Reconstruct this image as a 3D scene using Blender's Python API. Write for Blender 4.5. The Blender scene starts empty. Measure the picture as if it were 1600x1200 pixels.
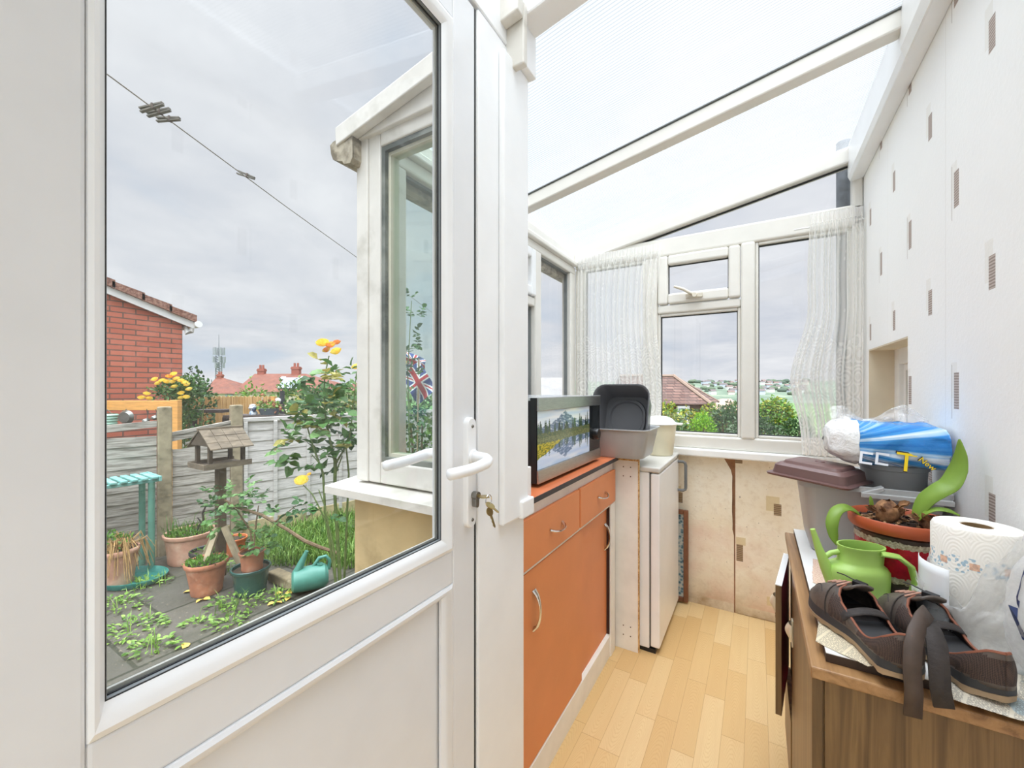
import bpy, bmesh, math, random
from mathutils import Vector, Matrix, noise
PI = math.pi
rnd = random.Random(7)
scene = bpy.context.scene
COL = scene.collection
# ------------------------------------------------------------------ place frame
FPX = 640.0
YAW = math.atan(383 / 640)
SN, CS = math.sin(YAW), math.cos(YAW)
EYE, HOR = 1.28, 607.0
GND = -0.36                      # garden level

def W(lat, d, z):                # garden frame (lateral, distance, height) -> world
    return Vector((-SN * d + CS * lat, CS * d + SN * lat, z))

def LU(u, d):                    # lateral offset seen at column u, distance d
    return (u - 800) * d / FPX

def ZV(v, d):
    return EYE + (HOR - v) * d / FPX

# ------------------------------------------------------------------ mesh helpers
def BM():
    return bmesh.new()

def setmi(faces, mi):
    if mi:
        for f in faces:
            f.material_index = mi

def box(bm, x0, y0, z0, x1, y1, z1, mi=0):
    vs = [bm.verts.new(p) for p in ((x0, y0, z0), (x1, y0, z0), (x1, y1, z0), (x0, y1, z0),
                                    (x0, y0, z1), (x1, y0, z1), (x1, y1, z1), (x0, y1, z1))]
    fs = [bm.faces.new([vs[i] for i in q]) for q in ((3, 2, 1, 0), (4, 5, 6, 7), (0, 1, 5, 4), (1, 2, 6, 5), (2, 3, 7, 6), (3, 0, 4, 7))]
    setmi(fs, mi)
    return vs

def xbox(bm, c, size, rot=None, mi=0):
    sx, sy, sz = [s / 2 for s in size]
    vs = box(bm, -sx, -sy, -sz, sx, sy, sz, mi)
    m = Matrix.Translation(Vector(c))
    if rot is not None:
        m = m @ rot.to_4x4()
    for v in vs:
        v.co = m @ v.co
    return vs

def rotm(ax, ang):
    return Matrix.Rotation(ang, 3, ax)

def prism(bm, pts, vec, mi=0):
    """closed polygon pts extruded by vec"""
    vec = Vector(vec)
    a = [bm.verts.new(Vector(p)) for p in pts]
    b = [bm.verts.new(Vector(p) + vec) for p in pts]
    n = len(a)
    fs = [bm.faces.new(a[::-1]), bm.faces.new(b)]
    for i in range(n):
        fs.append(bm.faces.new((a[i], a[(i + 1) % n], b[(i + 1) % n], b[i])))
    setmi(fs, mi)
    return fs

def tube(bm, pts, rad, seg=8, mi=0, cap=True, flat=1.0):
    pts = [Vector(p) for p in pts]
    n = len(pts)
    rs = rad if isinstance(rad, (list, tuple)) else [rad] * n
    rings = []
    up = None
    for i, p in enumerate(pts):
        d = (pts[min(i + 1, n - 1)] - pts[max(i - 1, 0)])
        if d.length < 1e-9:
            d = Vector((0, 0, 1))
        d.normalize()
        if up is None:
            up = Vector((0, 0, 1)) if abs(d.z) < .9 else Vector((1, 0, 0))
        s = d.cross(up)
        if s.length < 1e-6:
            s = d.orthogonal()
        s.normalize()
        up = s.cross(d).normalized()
        rings.append([bm.verts.new(p + (s * math.cos(2 * PI * k / seg) + up * flat * math.sin(2 * PI * k / seg)) * rs[i]) for k in range(seg)])
    fs = []
    for i in range(n - 1):
        for k in range(seg):
            fs.append(bm.faces.new((rings[i][k], rings[i][(k + 1) % seg], rings[i + 1][(k + 1) % seg], rings[i + 1][k])))
    if cap and seg > 2:
        fs.append(bm.faces.new(rings[0][::-1]))
        fs.append(bm.faces.new(rings[-1]))
    setmi(fs, mi)
    return rings

def lathe(bm, prof, c=(0, 0, 0), seg=32, mi=0, sx=1.0, sy=1.0, wob=0.0, rot=None):
    c = Vector(c)
    rings = []
    for r, z in prof:
        if r < 1e-6:
            p = Vector((0, 0, z))
            rings.append([bm.verts.new(c + (rot @ p if rot else p))])
        else:
            ring = []
            for k in range(seg):
                a = 2 * PI * k / seg
                rr = r * (1 + (wob * (1 if k % 2 else -1)))
                p = Vector((math.cos(a) * rr * sx, math.sin(a) * rr * sy, z))
                ring.append(bm.verts.new(c + (rot @ p if rot else p)))
            rings.append(ring)
    fs = []
    for a, b in zip(rings[:-1], rings[1:]):
        for k in range(seg):
            k2 = (k + 1) % seg
            if len(a) == 1 and len(b) == 1:
                continue
            if len(a) == 1:
                fs.append(bm.faces.new((a[0], b[k2], b[k])))
            elif len(b) == 1:
                fs.append(bm.faces.new((a[k], a[k2], b[0])))
            else:
                fs.append(bm.faces.new((a[k], a[k2], b[k2], b[k])))
    setmi(fs, mi)
    return rings

def grid(bm, fn, nu, nv, mi=0, closed_u=False):
    vs = [[bm.verts.new(Vector(fn(i / nu, j / nv))) for j in range(nv + 1)] for i in range(nu if closed_u else nu + 1)]
    fs = []
    m = len(vs)
    for i in range(nu):
        for j in range(nv):
            fs.append(bm.faces.new((vs[i][j], vs[(i + 1) % m][j], vs[(i + 1) % m][j + 1], vs[i][j + 1])))
    setmi(fs, mi)
    return vs, fs

def rrect(hx, hy, r, seg=5):
    pts = []
    for cx, cy, a0 in ((hx - r, hy - r, 0), (-hx + r, hy - r, PI / 2), (-hx + r, -hy + r, PI), (hx - r, -hy + r, 1.5 * PI)):
        for k in range(seg + 1):
            a = a0 + PI / 2 * k / seg
            pts.append((cx + r * math.cos(a), cy + r * math.sin(a)))
    return pts

def rtub(bm, prof, mat=None, mi=0, seg=5, cap0=True, cap1=True):
    """rounded rectangle rings: prof = [(hx, hy, r, z)]"""
    rings = []
    for hx, hy, r, z in prof:
        ring = []
        for x, y in rrect(hx, hy, r, seg):
            p = Vector((x, y, z))
            ring.append(bm.verts.new(mat @ p if mat else p))
        rings.append(ring)
    n = len(rings[0])
    fs = []
    for a, b in zip(rings[:-1], rings[1:]):
        for k in range(n):
            fs.append(bm.faces.new((a[k], a[(k + 1) % n], b[(k + 1) % n], b[k])))
    if cap0:
        fs.append(bm.faces.new(rings[0][::-1]))
    if cap1:
        fs.append(bm.faces.new(rings[-1]))
    setmi(fs, mi)

def rectframe(bm, axis, c0, c1, a0, z0, a1, z1, w, mi=0, wb=None, wt=None):
    """rectangular frame; axis 'Y' -> lies in XZ between y=c0..c1; axis 'X' -> lies in YZ"""
    wb = w if wb is None else wb
    wt = w if wt is None else wt
    for (p0, q0, p1, q1) in ((a0, z0, a0 + w, z1), (a1 - w, z0, a1, z1), (a0 + w, z0, a1 - w, z0 + wb), (a0 + w, z1 - wt, a1 - w, z1)):
        if axis == 'Y':
            box(bm, p0, c0, q0, p1, c1, q1, mi)
        else:
            box(bm, c0, p0, q0, c1, p1, q1, mi)

def leaf(bm, p, d, n, L, w, mi=0, fold=.25):
    d = d.normalized()
    s = d.cross(n)
    if s.length < 1e-4:
        s = d.orthogonal()
    s.normalize()
    n = s.cross(d)
    a = bm.verts.new(p)
    b = bm.verts.new(p + d * L * .3 + s * w * .45 + n * w * fold * .6)
    b2 = bm.verts.new(p + d * L * .7 + s * w * .38 + n * w * fold * .4)
    c = bm.verts.new(p + d * L - n * L * .12)
    e = bm.verts.new(p + d * L * .3 - s * w * .45 + n * w * fold * .6)
    e2 = bm.verts.new(p + d * L * .7 - s * w * .38 + n * w * fold * .4)
    m1 = bm.verts.new(p + d * L * .5)
    fs = [bm.faces.new((a, b, b2, m1)), bm.faces.new((m1, b2, c)), bm.faces.new((a, m1, e2, e)), bm.faces.new((m1, c, e2))]
    setmi(fs, mi)

def rv(r=None):
    r = r or rnd
    while True:
        v = Vector((r.uniform(-1, 1), r.uniform(-1, 1), r.uniform(-1, 1)))
        if .05 < v.length < 1:
            return v.normalized()

def crown(bm, c, rad, n, L, w, mis=(0,), lump=.35, shell=.55, seed=1, lf=3.0):
    """leaf mass on a lumpy ellipsoid"""
    r = random.Random(seed)
    c = Vector(c)
    rad = Vector(rad)
    for i in range(n):
        d = rv(r)
        k = 1 + lump * noise.noise(d * lf + Vector((seed * 3.1, 0, 0)))
        k *= shell + (1 - shell) * (r.random() ** .5)
        p = c + Vector((d.x * rad.x, d.y * rad.y, d.z * rad.z)) * k
        leaf(bm, p, d * .7 + rv(r) * .8 + Vector((0, 0, .1)), rv(r) + Vector((0, 0, .6)), L * r.uniform(.6, 1.2), w * r.uniform(.7, 1.2), r.choice(mis))

def blade(bm, p, h, lean, w, mi=0):
    p = Vector(p)
    s = Vector((-lean.y, lean.x, 0))
    if s.length < 1e-5:
        s = Vector((1, 0, 0))
    s.normalize()
    a, b = bm.verts.new(p + s * w), bm.verts.new(p - s * w)
    q = p + Vector((lean.x * .4, lean.y * .4, h * .65))
    c, d = bm.verts.new(q + s * w * .7), bm.verts.new(q - s * w * .7)
    e = bm.verts.new(p + Vector((lean.x, lean.y, h * (1 - .25 * lean.length / max(h, .01)))))
    setmi([bm.faces.new((a, b, d, c)), bm.faces.new((c, d, e))], mi)

def bloom(bm, c, r, mis=(0,), seed=1, axis=None):
    q = random.Random(seed)
    c = Vector(c)
    ax = (axis or Vector((q.uniform(-.4, .4), q.uniform(-.6, -.1), 1))).normalized()
    rot = ax.to_track_quat('Z', 'Y').to_matrix()
    for ring, (n, el, rr) in enumerate(((6, .25, 1.0), (6, .6, .85), (5, .95, .66), (4, 1.2, .45))):
        for k in range(n):
            a = 2 * PI * k / n + ring * .6 + q.uniform(-.15, .15)
            mi = q.choice(mis)
            e = el + q.uniform(-.1, .1)
            def f(u, v, a=a, e=e, rr=rr):
                ang = a + (u - .5) * 1.5 * (0.35 + v * .65)
                ee = e * (v ** .6)
                R = r * rr * math.sin(min(PI / 2, .25 + v * 1.35)) * (1 - .12 * (2 * u - 1) ** 2 * v)
                z = r * (-.45 + v * (0.55 + .5 * math.sin(e)))
                return c + rot @ Vector((math.cos(ang) * R * (1 - .25 * math.sin(ee) * v), math.sin(ang) * R * (1 - .25 * math.sin(ee) * v), z))
            grid(bm, f, 4, 3, mi)

# ------------------------------------------------------------------ objects
OFF = {}

def tagp(o, label=None, cat=None, group=None, kind=None):
    if label: o['label'] = label
    if cat: o['category'] = cat
    if group: o['group'] = group
    if kind: o['kind'] = kind
    return o

def thing(name, label, cat, loc=(0, 0, 0), rotz=0.0, group=None, kind=None):
    o = bpy.data.objects.new(name, None)
    COL.objects.link(o)
    o.empty_display_size = .05
    o.location = loc
    o.rotation_euler = (0, 0, rotz)
    OFF[o.name] = Vector(loc)
    return tagp(o, label, cat, group, kind)

def obj(name, bm, mats, parent=None, smooth=False, bev=0.0, seg=2, local=False, label=None, cat=None, group=None, kind=None, weld=False, solid=0.0, loc=None, rotz=0.0):
    """link bm as ONE mesh object. World-space verts unless local; origin is moved to the parent (or loc)."""
    if weld:
        bmesh.ops.remove_doubles(bm, verts=bm.verts, dist=1e-5)
    off = Vector((0, 0, 0))
    if parent is not None and not local:
        off = OFF[parent.name]
    elif parent is None and loc is not None:
        off = Vector(loc)
        if local:
            off = Vector((0, 0, 0))
    if off.length > 0:
        bmesh.ops.translate(bm, verts=bm.verts, vec=-off)
    me = bpy.data.meshes.new(name)
    bm.to_mesh(me)
    bm.free()
    for m in (mats if isinstance(mats, (list, tuple)) else [mats]):
        me.materials.append(m)
    if smooth:
        me.polygons.foreach_set('use_smooth', [True] * len(me.polygons))
        if smooth != 'all':
            try:
                me.set_sharp_from_angle(angle=math.radians(smooth if smooth is not True else 40))
            except Exception:
                pass
    o = bpy.data.objects.new(name, me)
    COL.objects.link(o)
    if parent is not None:
        o.parent = parent
        OFF[o.name] = OFF[parent.name]
    else:
        if loc is not None:
            o.location = loc
        o.rotation_euler = (0, 0, rotz)
        OFF[o.name] = Vector(loc) if loc is not None else Vector((0, 0, 0))
    if solid:
        s = o.modifiers.new('solid', 'SOLIDIFY')
        s.thickness = solid
        s.offset = 0
    if bev:
        b = o.modifiers.new('bevel', 'BEVEL')
        b.width = bev
        b.segments = seg
        b.limit_method = 'ANGLE'
        b.angle_limit = math.radians(40)
    return tagp(o, label, cat, group, kind)

def struct(name, bm, mats, label, cat, parent=None, **k):
    return obj(name, bm, mats, parent, label=label, cat=cat, kind='structure', **k)

def textmesh(name, s, size, mtx, mat, parent, extrude=.0006):
    cu = bpy.data.curves.new(name, 'FONT')
    cu.body = s
    cu.size = size
    cu.extrude = extrude
    cu.align_x = 'CENTER'
    cu.align_y = 'CENTER'
    t = bpy.data.objects.new(name + '_tmp', cu)
    COL.objects.link(t)
    dg = bpy.context.evaluated_depsgraph_get()
    me = bpy.data.meshes.new_from_object(t.evaluated_get(dg))
    bpy.data.objects.remove(t)
    me.transform(Matrix.Translation(-OFF[parent.name]) @ mtx)
    me.materials.clear()
    me.materials.append(mat)
    me.name = name
    o = bpy.data.objects.new(name, me)
    COL.objects.link(o)
    o.parent = parent
    OFF[o.name] = OFF[parent.name]
    return o

def copy_tree(o, parent=None):
    c = o.copy()
    COL.objects.link(c)
    if parent is not None:
        c.parent = parent
    OFF[c.name] = OFF.get(o.name, Vector((0, 0, 0)))
    for ch in [x for x in bpy.data.objects if x.parent == o]:
        copy_tree(ch, c)
    return c

# ------------------------------------------------------------------ materials
def lin(c):
    out = []
    for x in c[:3]:
        x = x / 255
        out.append(x / 12.92 if x <= .04045 else ((x + .055) / 1.055) ** 2.4)
    return (*out, 1)

class NT:
    def __init__(s, mat):
        s.t = mat.node_tree
        s.n = s.t.nodes
        s.l = s.t.links
    def add(s, typ, **kw):
        nd = s.n.new(typ)
        for k, v in kw.items():
            if k.startswith('_'):
                nd.inputs[k[1:]].default_value = v
            else:
                setattr(nd, k, v)
        return nd
    def link(s, a, b):
        s.l.new(a, b)
    def val(s, sock, v):
        if hasattr(v, 'is_linked') or hasattr(v, 'links'):
            s.link(v, sock)
        else:
            sock.default_value = v
    def math(s, op, a, b=None, c=None, clamp=False):
        m = s.add('ShaderNodeMath', operation=op, use_clamp=clamp)
        s.val(m.inputs[0], a)
        if b is not None: s.val(m.inputs[1], b)
        if c is not None: s.val(m.inputs[2], c)
        return m.outputs[0]
    def mix(s, fac, a, b, bt='MIX'):
        m = s.add('ShaderNodeMix', data_type='RGBA', blend_type=bt)
        s.val(m.inputs[0], fac)
        s.val(m.inputs[6], a)
        s.val(m.inputs[7], b)
        return m.outputs[2]
    def obj(s):
        return s.add('ShaderNodeTexCoord').outputs['Object']
    def sep(s, v):
        x = s.add('ShaderNodeSeparateXYZ')
        s.link(v, x.inputs[0])
        return x.outputs
    def comb(s, x, y, z):
        c = s.add('ShaderNodeCombineXYZ')
        for i, v in enumerate((x, y, z)):
            s.val(c.inputs[i], v)
        return c.outputs[0]
    def mapping(s, v, scale=(1, 1, 1), rot=(0, 0, 0), loc=(0, 0, 0)):
        m = s.add('ShaderNodeMapping')
        s.link(v, m.inputs[0])
        m.inputs['Scale'].default_value = scale
        m.inputs['Rotation'].default_value = rot
        m.inputs['Location'].default_value = loc
        return m.outputs[0]
    def noise(s, v, scale=5, detail=3, rough=.55, dist=0):
        t = s.add('ShaderNodeTexNoise')
        if v is not None: s.link(v, t.inputs['Vector'])
        t.inputs['Scale'].default_value = scale
        t.inputs['Detail'].default_value = detail
        t.inputs['Roughness'].default_value = rough
        t.inputs['Distortion'].default_value = dist
        return t.outputs[0]
    def ramp(s, f, stops):
        r = s.add('ShaderNodeValToRGB')
        s.link(f, r.inputs[0])
        e = r.color_ramp.elements
        while len(e) < len(stops):
            e.new(.5)
        for i, (p, c) in enumerate(stops):
            e[i].position = p
            e[i].color = c if len(c) == 4 else (*c, 1)
        return r.outputs[0]
    def bump(s, h, strength=.3, dist=.01):
        b = s.add('ShaderNodeBump')
        s.link(h, b.inputs['Height'])
        b.inputs['Strength'].default_value = strength
        b.inputs['Distance'].default_value = dist
        return b.outputs[0]

def newmat(name):
    m = bpy.data.materials.new(name)
    m.use_nodes = True
    nt = NT(m)
    bs = nt.n['Principled BSDF']
    return m, nt, bs

def M(name, col, rough=.5, metal=0.0, var=.06, vs=12.0, bump=0.0, bs_=60.0, spec=.5, col2=None, c2=(.45, .62), stretch=(1, 1, 1), trl=0.0, coat=0.0, alpha=1.0):
    """noise-varied principled material; col2 blotches in"""
    m, nt, b = newmat(name)
    v = nt.mapping(nt.obj(), scale=stretch)
    nz = nt.noise(v, vs, 4)
    base = lin(col)
    dark = tuple(x * (1 - var * 1.6) for x in base[:3]) + (1,)
    lite = tuple(min(1, x * (1 + var)) for x in base[:3]) + (1,)
    c = nt.ramp(nz, [(.3, dark), (.7, lite)])
    if col2 is not None:
        n2 = nt.noise(v, vs * .6, 5, .6)
        f = nt.ramp(n2, [(c2[0], (0, 0, 0, 1)), (c2[1], (1, 1, 1, 1))])
        c = nt.mix(f, c, lin(col2))
    nt.link(c, b.inputs['Base Color'])
    b.inputs['Roughness'].default_value = rough
    b.inputs['Metallic'].default_value = metal
    b.inputs['Specular IOR Level'].default_value = spec
    b.inputs['Coat Weight'].default_value = coat
    if bump:
        nt.link(nt.bump(nt.noise(v, bs_, 4), bump, .004), b.inputs['Normal'])
    if trl or alpha < 1:
        out = nt.n['Material Output']
        sh = b.outputs[0]
        if trl:
            tr = nt.add('ShaderNodeBsdfTranslucent')
            nt.link(c, tr.inputs[0])
            mx = nt.add('ShaderNodeMixShader')
            mx.inputs[0].default_value = trl
            nt.link(sh, mx.inputs[1])
            nt.link(tr.outputs[0], mx.inputs[2])
            sh = mx.outputs[0]
        if alpha < 1:
            tp = nt.add('ShaderNodeBsdfTransparent')
            mx = nt.add('ShaderNodeMixShader')
            mx.inputs[0].default_value = alpha
            nt.link(tp.outputs[0], mx.inputs[1])
            nt.link(sh, mx.inputs[2])
            sh = mx.outputs[0]
        nt.link(sh, out.inputs[0])
    return m

def glassmat(name, tint=(255, 255, 255), refl=1.0, rough=0.0, dirt=0.0):
    m, nt, b = newmat(name)
    nt.n.remove(b)
    out = nt.n['Material Output']
    lw = nt.add('ShaderNodeLayerWeight')
    lw.inputs[0].default_value = .5
    f = nt.math('POWER', lw.outputs['Facing'], 5.0)
    f = nt.math('MULTIPLY_ADD', f, .9 * refl, .035 * refl)
    tp = nt.add('ShaderNodeBsdfTransparent')
    tp.inputs[0].default_value = lin(tint)
    gl = nt.add('ShaderNodeBsdfGlossy')
    gl.inputs['Roughness'].default_value = rough
    mx = nt.add('ShaderNodeMixShader')
    nt.link(f, mx.inputs[0])
    nt.link(tp.outputs[0], mx.inputs[1])
    nt.link(gl.outputs[0], mx.inputs[2])
    sh = mx.outputs[0]
    if dirt:
        df = nt.add('ShaderNodeBsdfDiffuse')
        df.inputs[0].default_value = lin((225, 228, 225))
        nz = nt.noise(nt.obj(), 9, 5, .65)
        k = nt.math('MULTIPLY', nt.math('POWER', nz, 2.0), dirt)
        m2 = nt.add('ShaderNodeMixShader')
        nt.link(k, m2.inputs[0])
        nt.link(sh, m2.inputs[1])
        nt.link(df.outputs[0], m2.inputs[2])
        sh = m2.outputs[0]
    nt.link(sh, out.inputs[0])
    return m

def rectmask(nt, a, z, a0, a1, z0, z1):
    p = nt.math('MULTIPLY', nt.math('GREATER_THAN', a, a0), nt.math('LESS_THAN', a, a1))
    q = nt.math('MULTIPLY', nt.math('GREATER_THAN', z, z0), nt.math('LESS_THAN', z, z1))
    return nt.math('MULTIPLY', p, q)
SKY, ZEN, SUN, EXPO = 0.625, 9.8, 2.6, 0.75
# ------------------------------------------------------------------ shared materials
upvc = M('white_upvc', (241, 242, 243), .32, var=.025, vs=6, spec=.45)
upvc_old = M('weathered_upvc', (216, 212, 204), .45, var=.06, vs=9, col2=(168, 163, 150), c2=(.56, .8))
upvc_win = M('window_upvc', (226, 223, 216), .35, var=.03, vs=6, spec=.45)
upvc_door = M('door_upvc', (228, 229, 231), .32, var=.025, vs=6, spec=.45)
paint_white = M('white_paint', (243, 243, 241), .5, var=.04, vs=7)
rubber = M('black_gasket', (34, 36, 38), .6)
grey_gasket = M('grey_gasket', (120, 124, 124), .5)
steel = M('brushed_steel', (190, 190, 188), .28, 1.0, var=.08, vs=40, stretch=(1, 1, 8))
chrome = M('chrome', (225, 225, 225), .1, 1.0, var=.02)
brass = M('worn_brass', (178, 160, 112), .3, 1.0, var=.12, vs=60)
black_plastic = M('black_plastic', (26, 27, 31), .35)
glass = glassmat('clear_glass')
glass_door = glassmat('door_glass', (253, 254, 254), 1.0, 0, .014)
glass_green = glassmat('green_tinted_glass', (238, 246, 241), 1.0, 0, .03)

def roofz(x):
    return 2.14 + (x + .94) * .196

XL, XR, YB, YF = -1.06, .45, 2.66, -.95
DX = -.55            # inner face of the door wall

# ------------------------------------------------------------------ floor
m, nt, b = newmat('laminate_floor')
x, y, z = nt.sep(nt.obj())
rw = nt.math('FLOOR', nt.math('DIVIDE', nt.math('ADD', x, 3.02), .0745))
wn = nt.add('ShaderNodeTexWhiteNoise', noise_dimensions='1D')
nt.link(rw, wn.inputs['W'])
yy = nt.math('MULTIPLY_ADD', wn.outputs[0], 3.7, nt.math('DIVIDE', y, .41))
ix = nt.math('FLOOR', yy)
wn2 = nt.add('ShaderNodeTexWhiteNoise', noise_dimensions='2D')
nt.link(nt.comb(rw, ix, 0), wn2.inputs['Vector'])
h = wn2.outputs[0]
gv = nt.comb(nt.math('MULTIPLY_ADD', h, 31.0, nt.math('MULTIPLY', x, 34)), nt.math('MULTIPLY_ADD', h, 17.0, nt.math('MULTIPLY', y, 2.6)), h)
g1 = nt.noise(gv, 1.0, 5, .6, 1.2)
wv = nt.add('ShaderNodeTexWave', wave_type='RINGS', rings_direction='Z')
nt.link(nt.comb(nt.math('MULTIPLY', nt.math('SUBTRACT', nt.math('FRACT', nt.math('DIVIDE', nt.math('ADD', x, 3.02), .0745)), .5), 1.4),
                nt.math('MULTIPLY', nt.math('SUBTRACT', nt.math('FRACT', yy), nt.math('MULTIPLY', h, .8)), 1.1), 0), wv.inputs[0])
for k, v in (('Scale', 5.5), ('Distortion', 3.0), ('Detail', 3.0), ('Detail Scale', 1.6)):
    wv.inputs[k].default_value = v
c = nt.ramp(h, [(.1, lin((214, 180, 124))), (.5, lin((222, 192, 138))), (.9, lin((229, 204, 154)))])
c = nt.mix(nt.math('MULTIPLY', g1, .4), c, lin((198, 154, 104)))
c = nt.mix(nt.math('MULTIPLY', nt.math('POWER', wv.outputs[0], 4.0), .2), c, lin((176, 124, 70)))
fx = nt.math('FRACT', nt.math('DIVIDE', nt.math('ADD', x, 3.02), .0745))
seam = nt.math('MAXIMUM', nt.math('LESS_THAN', fx, .022), nt.math('LESS_THAN', nt.math('FRACT', yy), .006))
c = nt.mix(nt.math('MULTIPLY', seam, .55), c, lin((160, 116, 70)))
nt.link(c, b.inputs['Base Color'])
b.inputs['Roughness'].default_value = .38
bm = BM(); box(bm, -1.14, YF, -.06, XR + .12, YB + .06, 0)
struct('floor', bm, m, 'pale beech laminate floor of narrow planks running towards the far window', 'floor')

# ------------------------------------------------------------------ right wall, wallpaper with little grey blocks
m, nt, b = newmat('blocks_wallpaper')
x, y, z = nt.sep(nt.obj())
a = nt.math('DIVIDE', nt.math('SUBTRACT', y, 1.335), .1905)
cl = nt.math('ROUND', a)
dy = nt.math('MULTIPLY', nt.math('SUBTRACT', a, cl), .1905)
odd = nt.math('ABSOLUTE', nt.math('MODULO', cl, 2.0))
bz = nt.math('DIVIDE', nt.math('ADD', nt.math('SUBTRACT', z, 1.54), nt.math('MULTIPLY', odd, .266)), .5325)
dz = nt.math('MULTIPLY', nt.math('SUBTRACT', bz, nt.math('ROUND', bz)), .5325)
blk = nt.math('MULTIPLY', nt.math('LESS_THAN', nt.math('ABSOLUTE', dy), .0155), nt.math('LESS_THAN', nt.math('ABSOLUTE', dz), nt.math('MULTIPLY_ADD', odd, .01, .038)))
pale = rectmask(nt, dy, dz, -.004, .034, -.02, .075)
lin_ = nt.math('MULTIPLY', rectmask(nt, dy, dz, .028, .0315, -.075, .07), odd)
hat = nt.add('ShaderNodeTexWave', bands_direction='Z')
nt.link(nt.obj(), hat.inputs[0]); hat.inputs['Scale'].default_value = 45; hat.inputs['Distortion'].default_value = 1.5
n1 = nt.noise(nt.obj(), 90, 4)
c = nt.ramp(nt.noise(nt.obj(), 4, 4), [(.3, lin((248, 248, 247))), (.7, lin((252, 252, 251)))])
c = nt.mix(nt.math('MULTIPLY', pale, .3), c, lin((226, 220, 208)))
hc = nt.ramp(hat.outputs[0], [(.35, lin((150, 134, 126))), (.65, lin((196, 182, 174)))])
c = nt.mix(blk, c, hc)
c = nt.mix(nt.math('MULTIPLY', lin_, .8), c, lin((180, 170, 164)))
sm = nt.math('LESS_THAN', nt.math('ABSOLUTE', nt.math('SUBTRACT', nt.math('ABSOLUTE', nt.math('SUBTRACT', nt.math('MODULO', nt.math('ADD', y, 10.0), .59), .387)), 0)), .0012)
c = nt.mix(nt.math('MULTIPLY', sm, .4), c, lin((206, 200, 190)))
nt.link(c, b.inputs['Base Color'])
b.inputs['Roughness'].default_value = .7
nt.link(nt.bump(n1, .25, .003), b.inputs['Normal'])
wallpaper = m
bm = BM()
RY0, RY1, RZ0, RZ1 = 1.93, 2.517, .86, 1.462         # recess of the small window
box(bm, XR, YF, -.05, XR + .16, RY0, 2.62)
box(bm, XR, RY1, -.05, XR + .16, YB + .05, 2.62)
box(bm, XR, RY0, RZ1, XR + .16, RY1, 2.62)
box(bm, XR, RY0, -.05, XR + .16, RY1, RZ0)
struct('wall_right', bm, wallpaper, 'white wallpapered right wall with small grey hatched blocks', 'wall')
cream = M('cream_plaster', (226, 214, 190), .7, var=.05, vs=5)
bm = BM()
t = .006
box(bm, XR + .001, RY1 - t, RZ0, XR + .09, RY1, RZ1); box(bm, XR + .001, RY0, RZ1 - t, XR + .09, RY1 - t, RZ1)
box(bm, XR + .001, RY0, RZ0, XR + .09, RY1 - t, RZ0 + t); box(bm, XR + .001, RY0, RZ0 + t, XR + .09, RY0 + t, RZ1 - t)
struct('trim_8', bm, cream, 'cream plastered reveal around the small recessed window in the right wall', 'window reveal')
w4 = thing('window_4', 'small white framed window set back in the right wall', 'window', (XR + .09, 2.2, RZ0), kind='structure')
bm = BM(); rectframe(bm, 'X', XR + .09, XR + .14, RY0, RZ0, RY1, RZ1, .075); obj('frame', bm, paint_white, w4, bev=.004)
bm = BM(); rectframe(bm, 'X', XR + .105, XR + .135, RY0 + .075, RZ0 + .075, RY1 - .075, RZ1 - .075, .03); obj('sash', bm, paint_white, w4, bev=.003)
bm = BM(); box(bm, XR + .118, RY0 + .1, RZ0 + .1, XR + .124, RY1 - .1, RZ1 - .1); obj('pane', bm, M('dim_obscured_glass', (140, 146, 132), .15, var=.1, vs=5), w4)

# ------------------------------------------------------------------ low back wall under the far window
m, nt, b = newmat('stained_wallpaper')
x, y, z = nt.sep(nt.obj())
v = nt.obj()
c = nt.ramp(nt.noise(v, 3.2, 5, .6), [(.3, lin((238, 224, 198))), (.7, lin((250, 244, 230)))])
c = nt.mix(nt.math('MULTIPLY', nt.ramp(nt.noise(v, 26, 5, .7), [(.5, (0, 0, 0, 1)), (.72, (1, 1, 1, 1))]), .28), c, lin((190, 160, 116)))
# damp stains low down and a pinkish bloom
n5 = nt.noise(v, 7, 5, .65)
low = nt.math('MULTIPLY', nt.math('SUBTRACT', 1.0, nt.math('DIVIDE', z, .30), clamp=True), n5)
c = nt.mix(nt.math('MULTIPLY', nt.math('POWER', low, 1.5), 1.6, clamp=True), c, lin((150, 118, 72)))
pk = nt.math('MULTIPLY', rectmask(nt, x, z, -.12, .4, .05, .5), nt.math('MULTIPLY', nt.ramp(nt.noise(v, 3.0, 3), [(.45, (0, 0, 0, 1)), (.65, (1, 1, 1, 1))]), .4))
c = nt.mix(pk, c, lin((214, 150, 120)))
spk = nt.math('GREATER_THAN', nt.noise(v, 55, 2), .73)
c = nt.mix(nt.math('MULTIPLY', spk, .5), c, lin((96, 80, 60)))
k = 2.655
def bx(u0, u1, v0, v1):
    def X(u):
        w = u - 800
        return (-SN * FPX + CS * w) / (CS * FPX + SN * w) * k
    def Z(u, v):
        w = u - 800
        return EYE + (HOR - v) * k / (CS * FPX + SN * w)
    um = (u0 + u1) / 2
    return X(u0), X(u1), Z(um, v1), Z(um, v0)
def patch(q, col, f):
    global c
    mk = rectmask(nt, x, z, *q)
    c = nt.mix(nt.math('MULTIPLY', mk, f), c, col)
wv = nt.add('ShaderNodeTexWave', bands_direction='Z'); nt.link(v, wv.inputs[0]); wv.inputs['Scale'].default_value = 30; wv.inputs['Distortion'].default_value = 2
dk = nt.ramp(wv.outputs[0], [(.3, lin((116, 92, 66))), (.7, lin((164, 138, 106)))])
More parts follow.
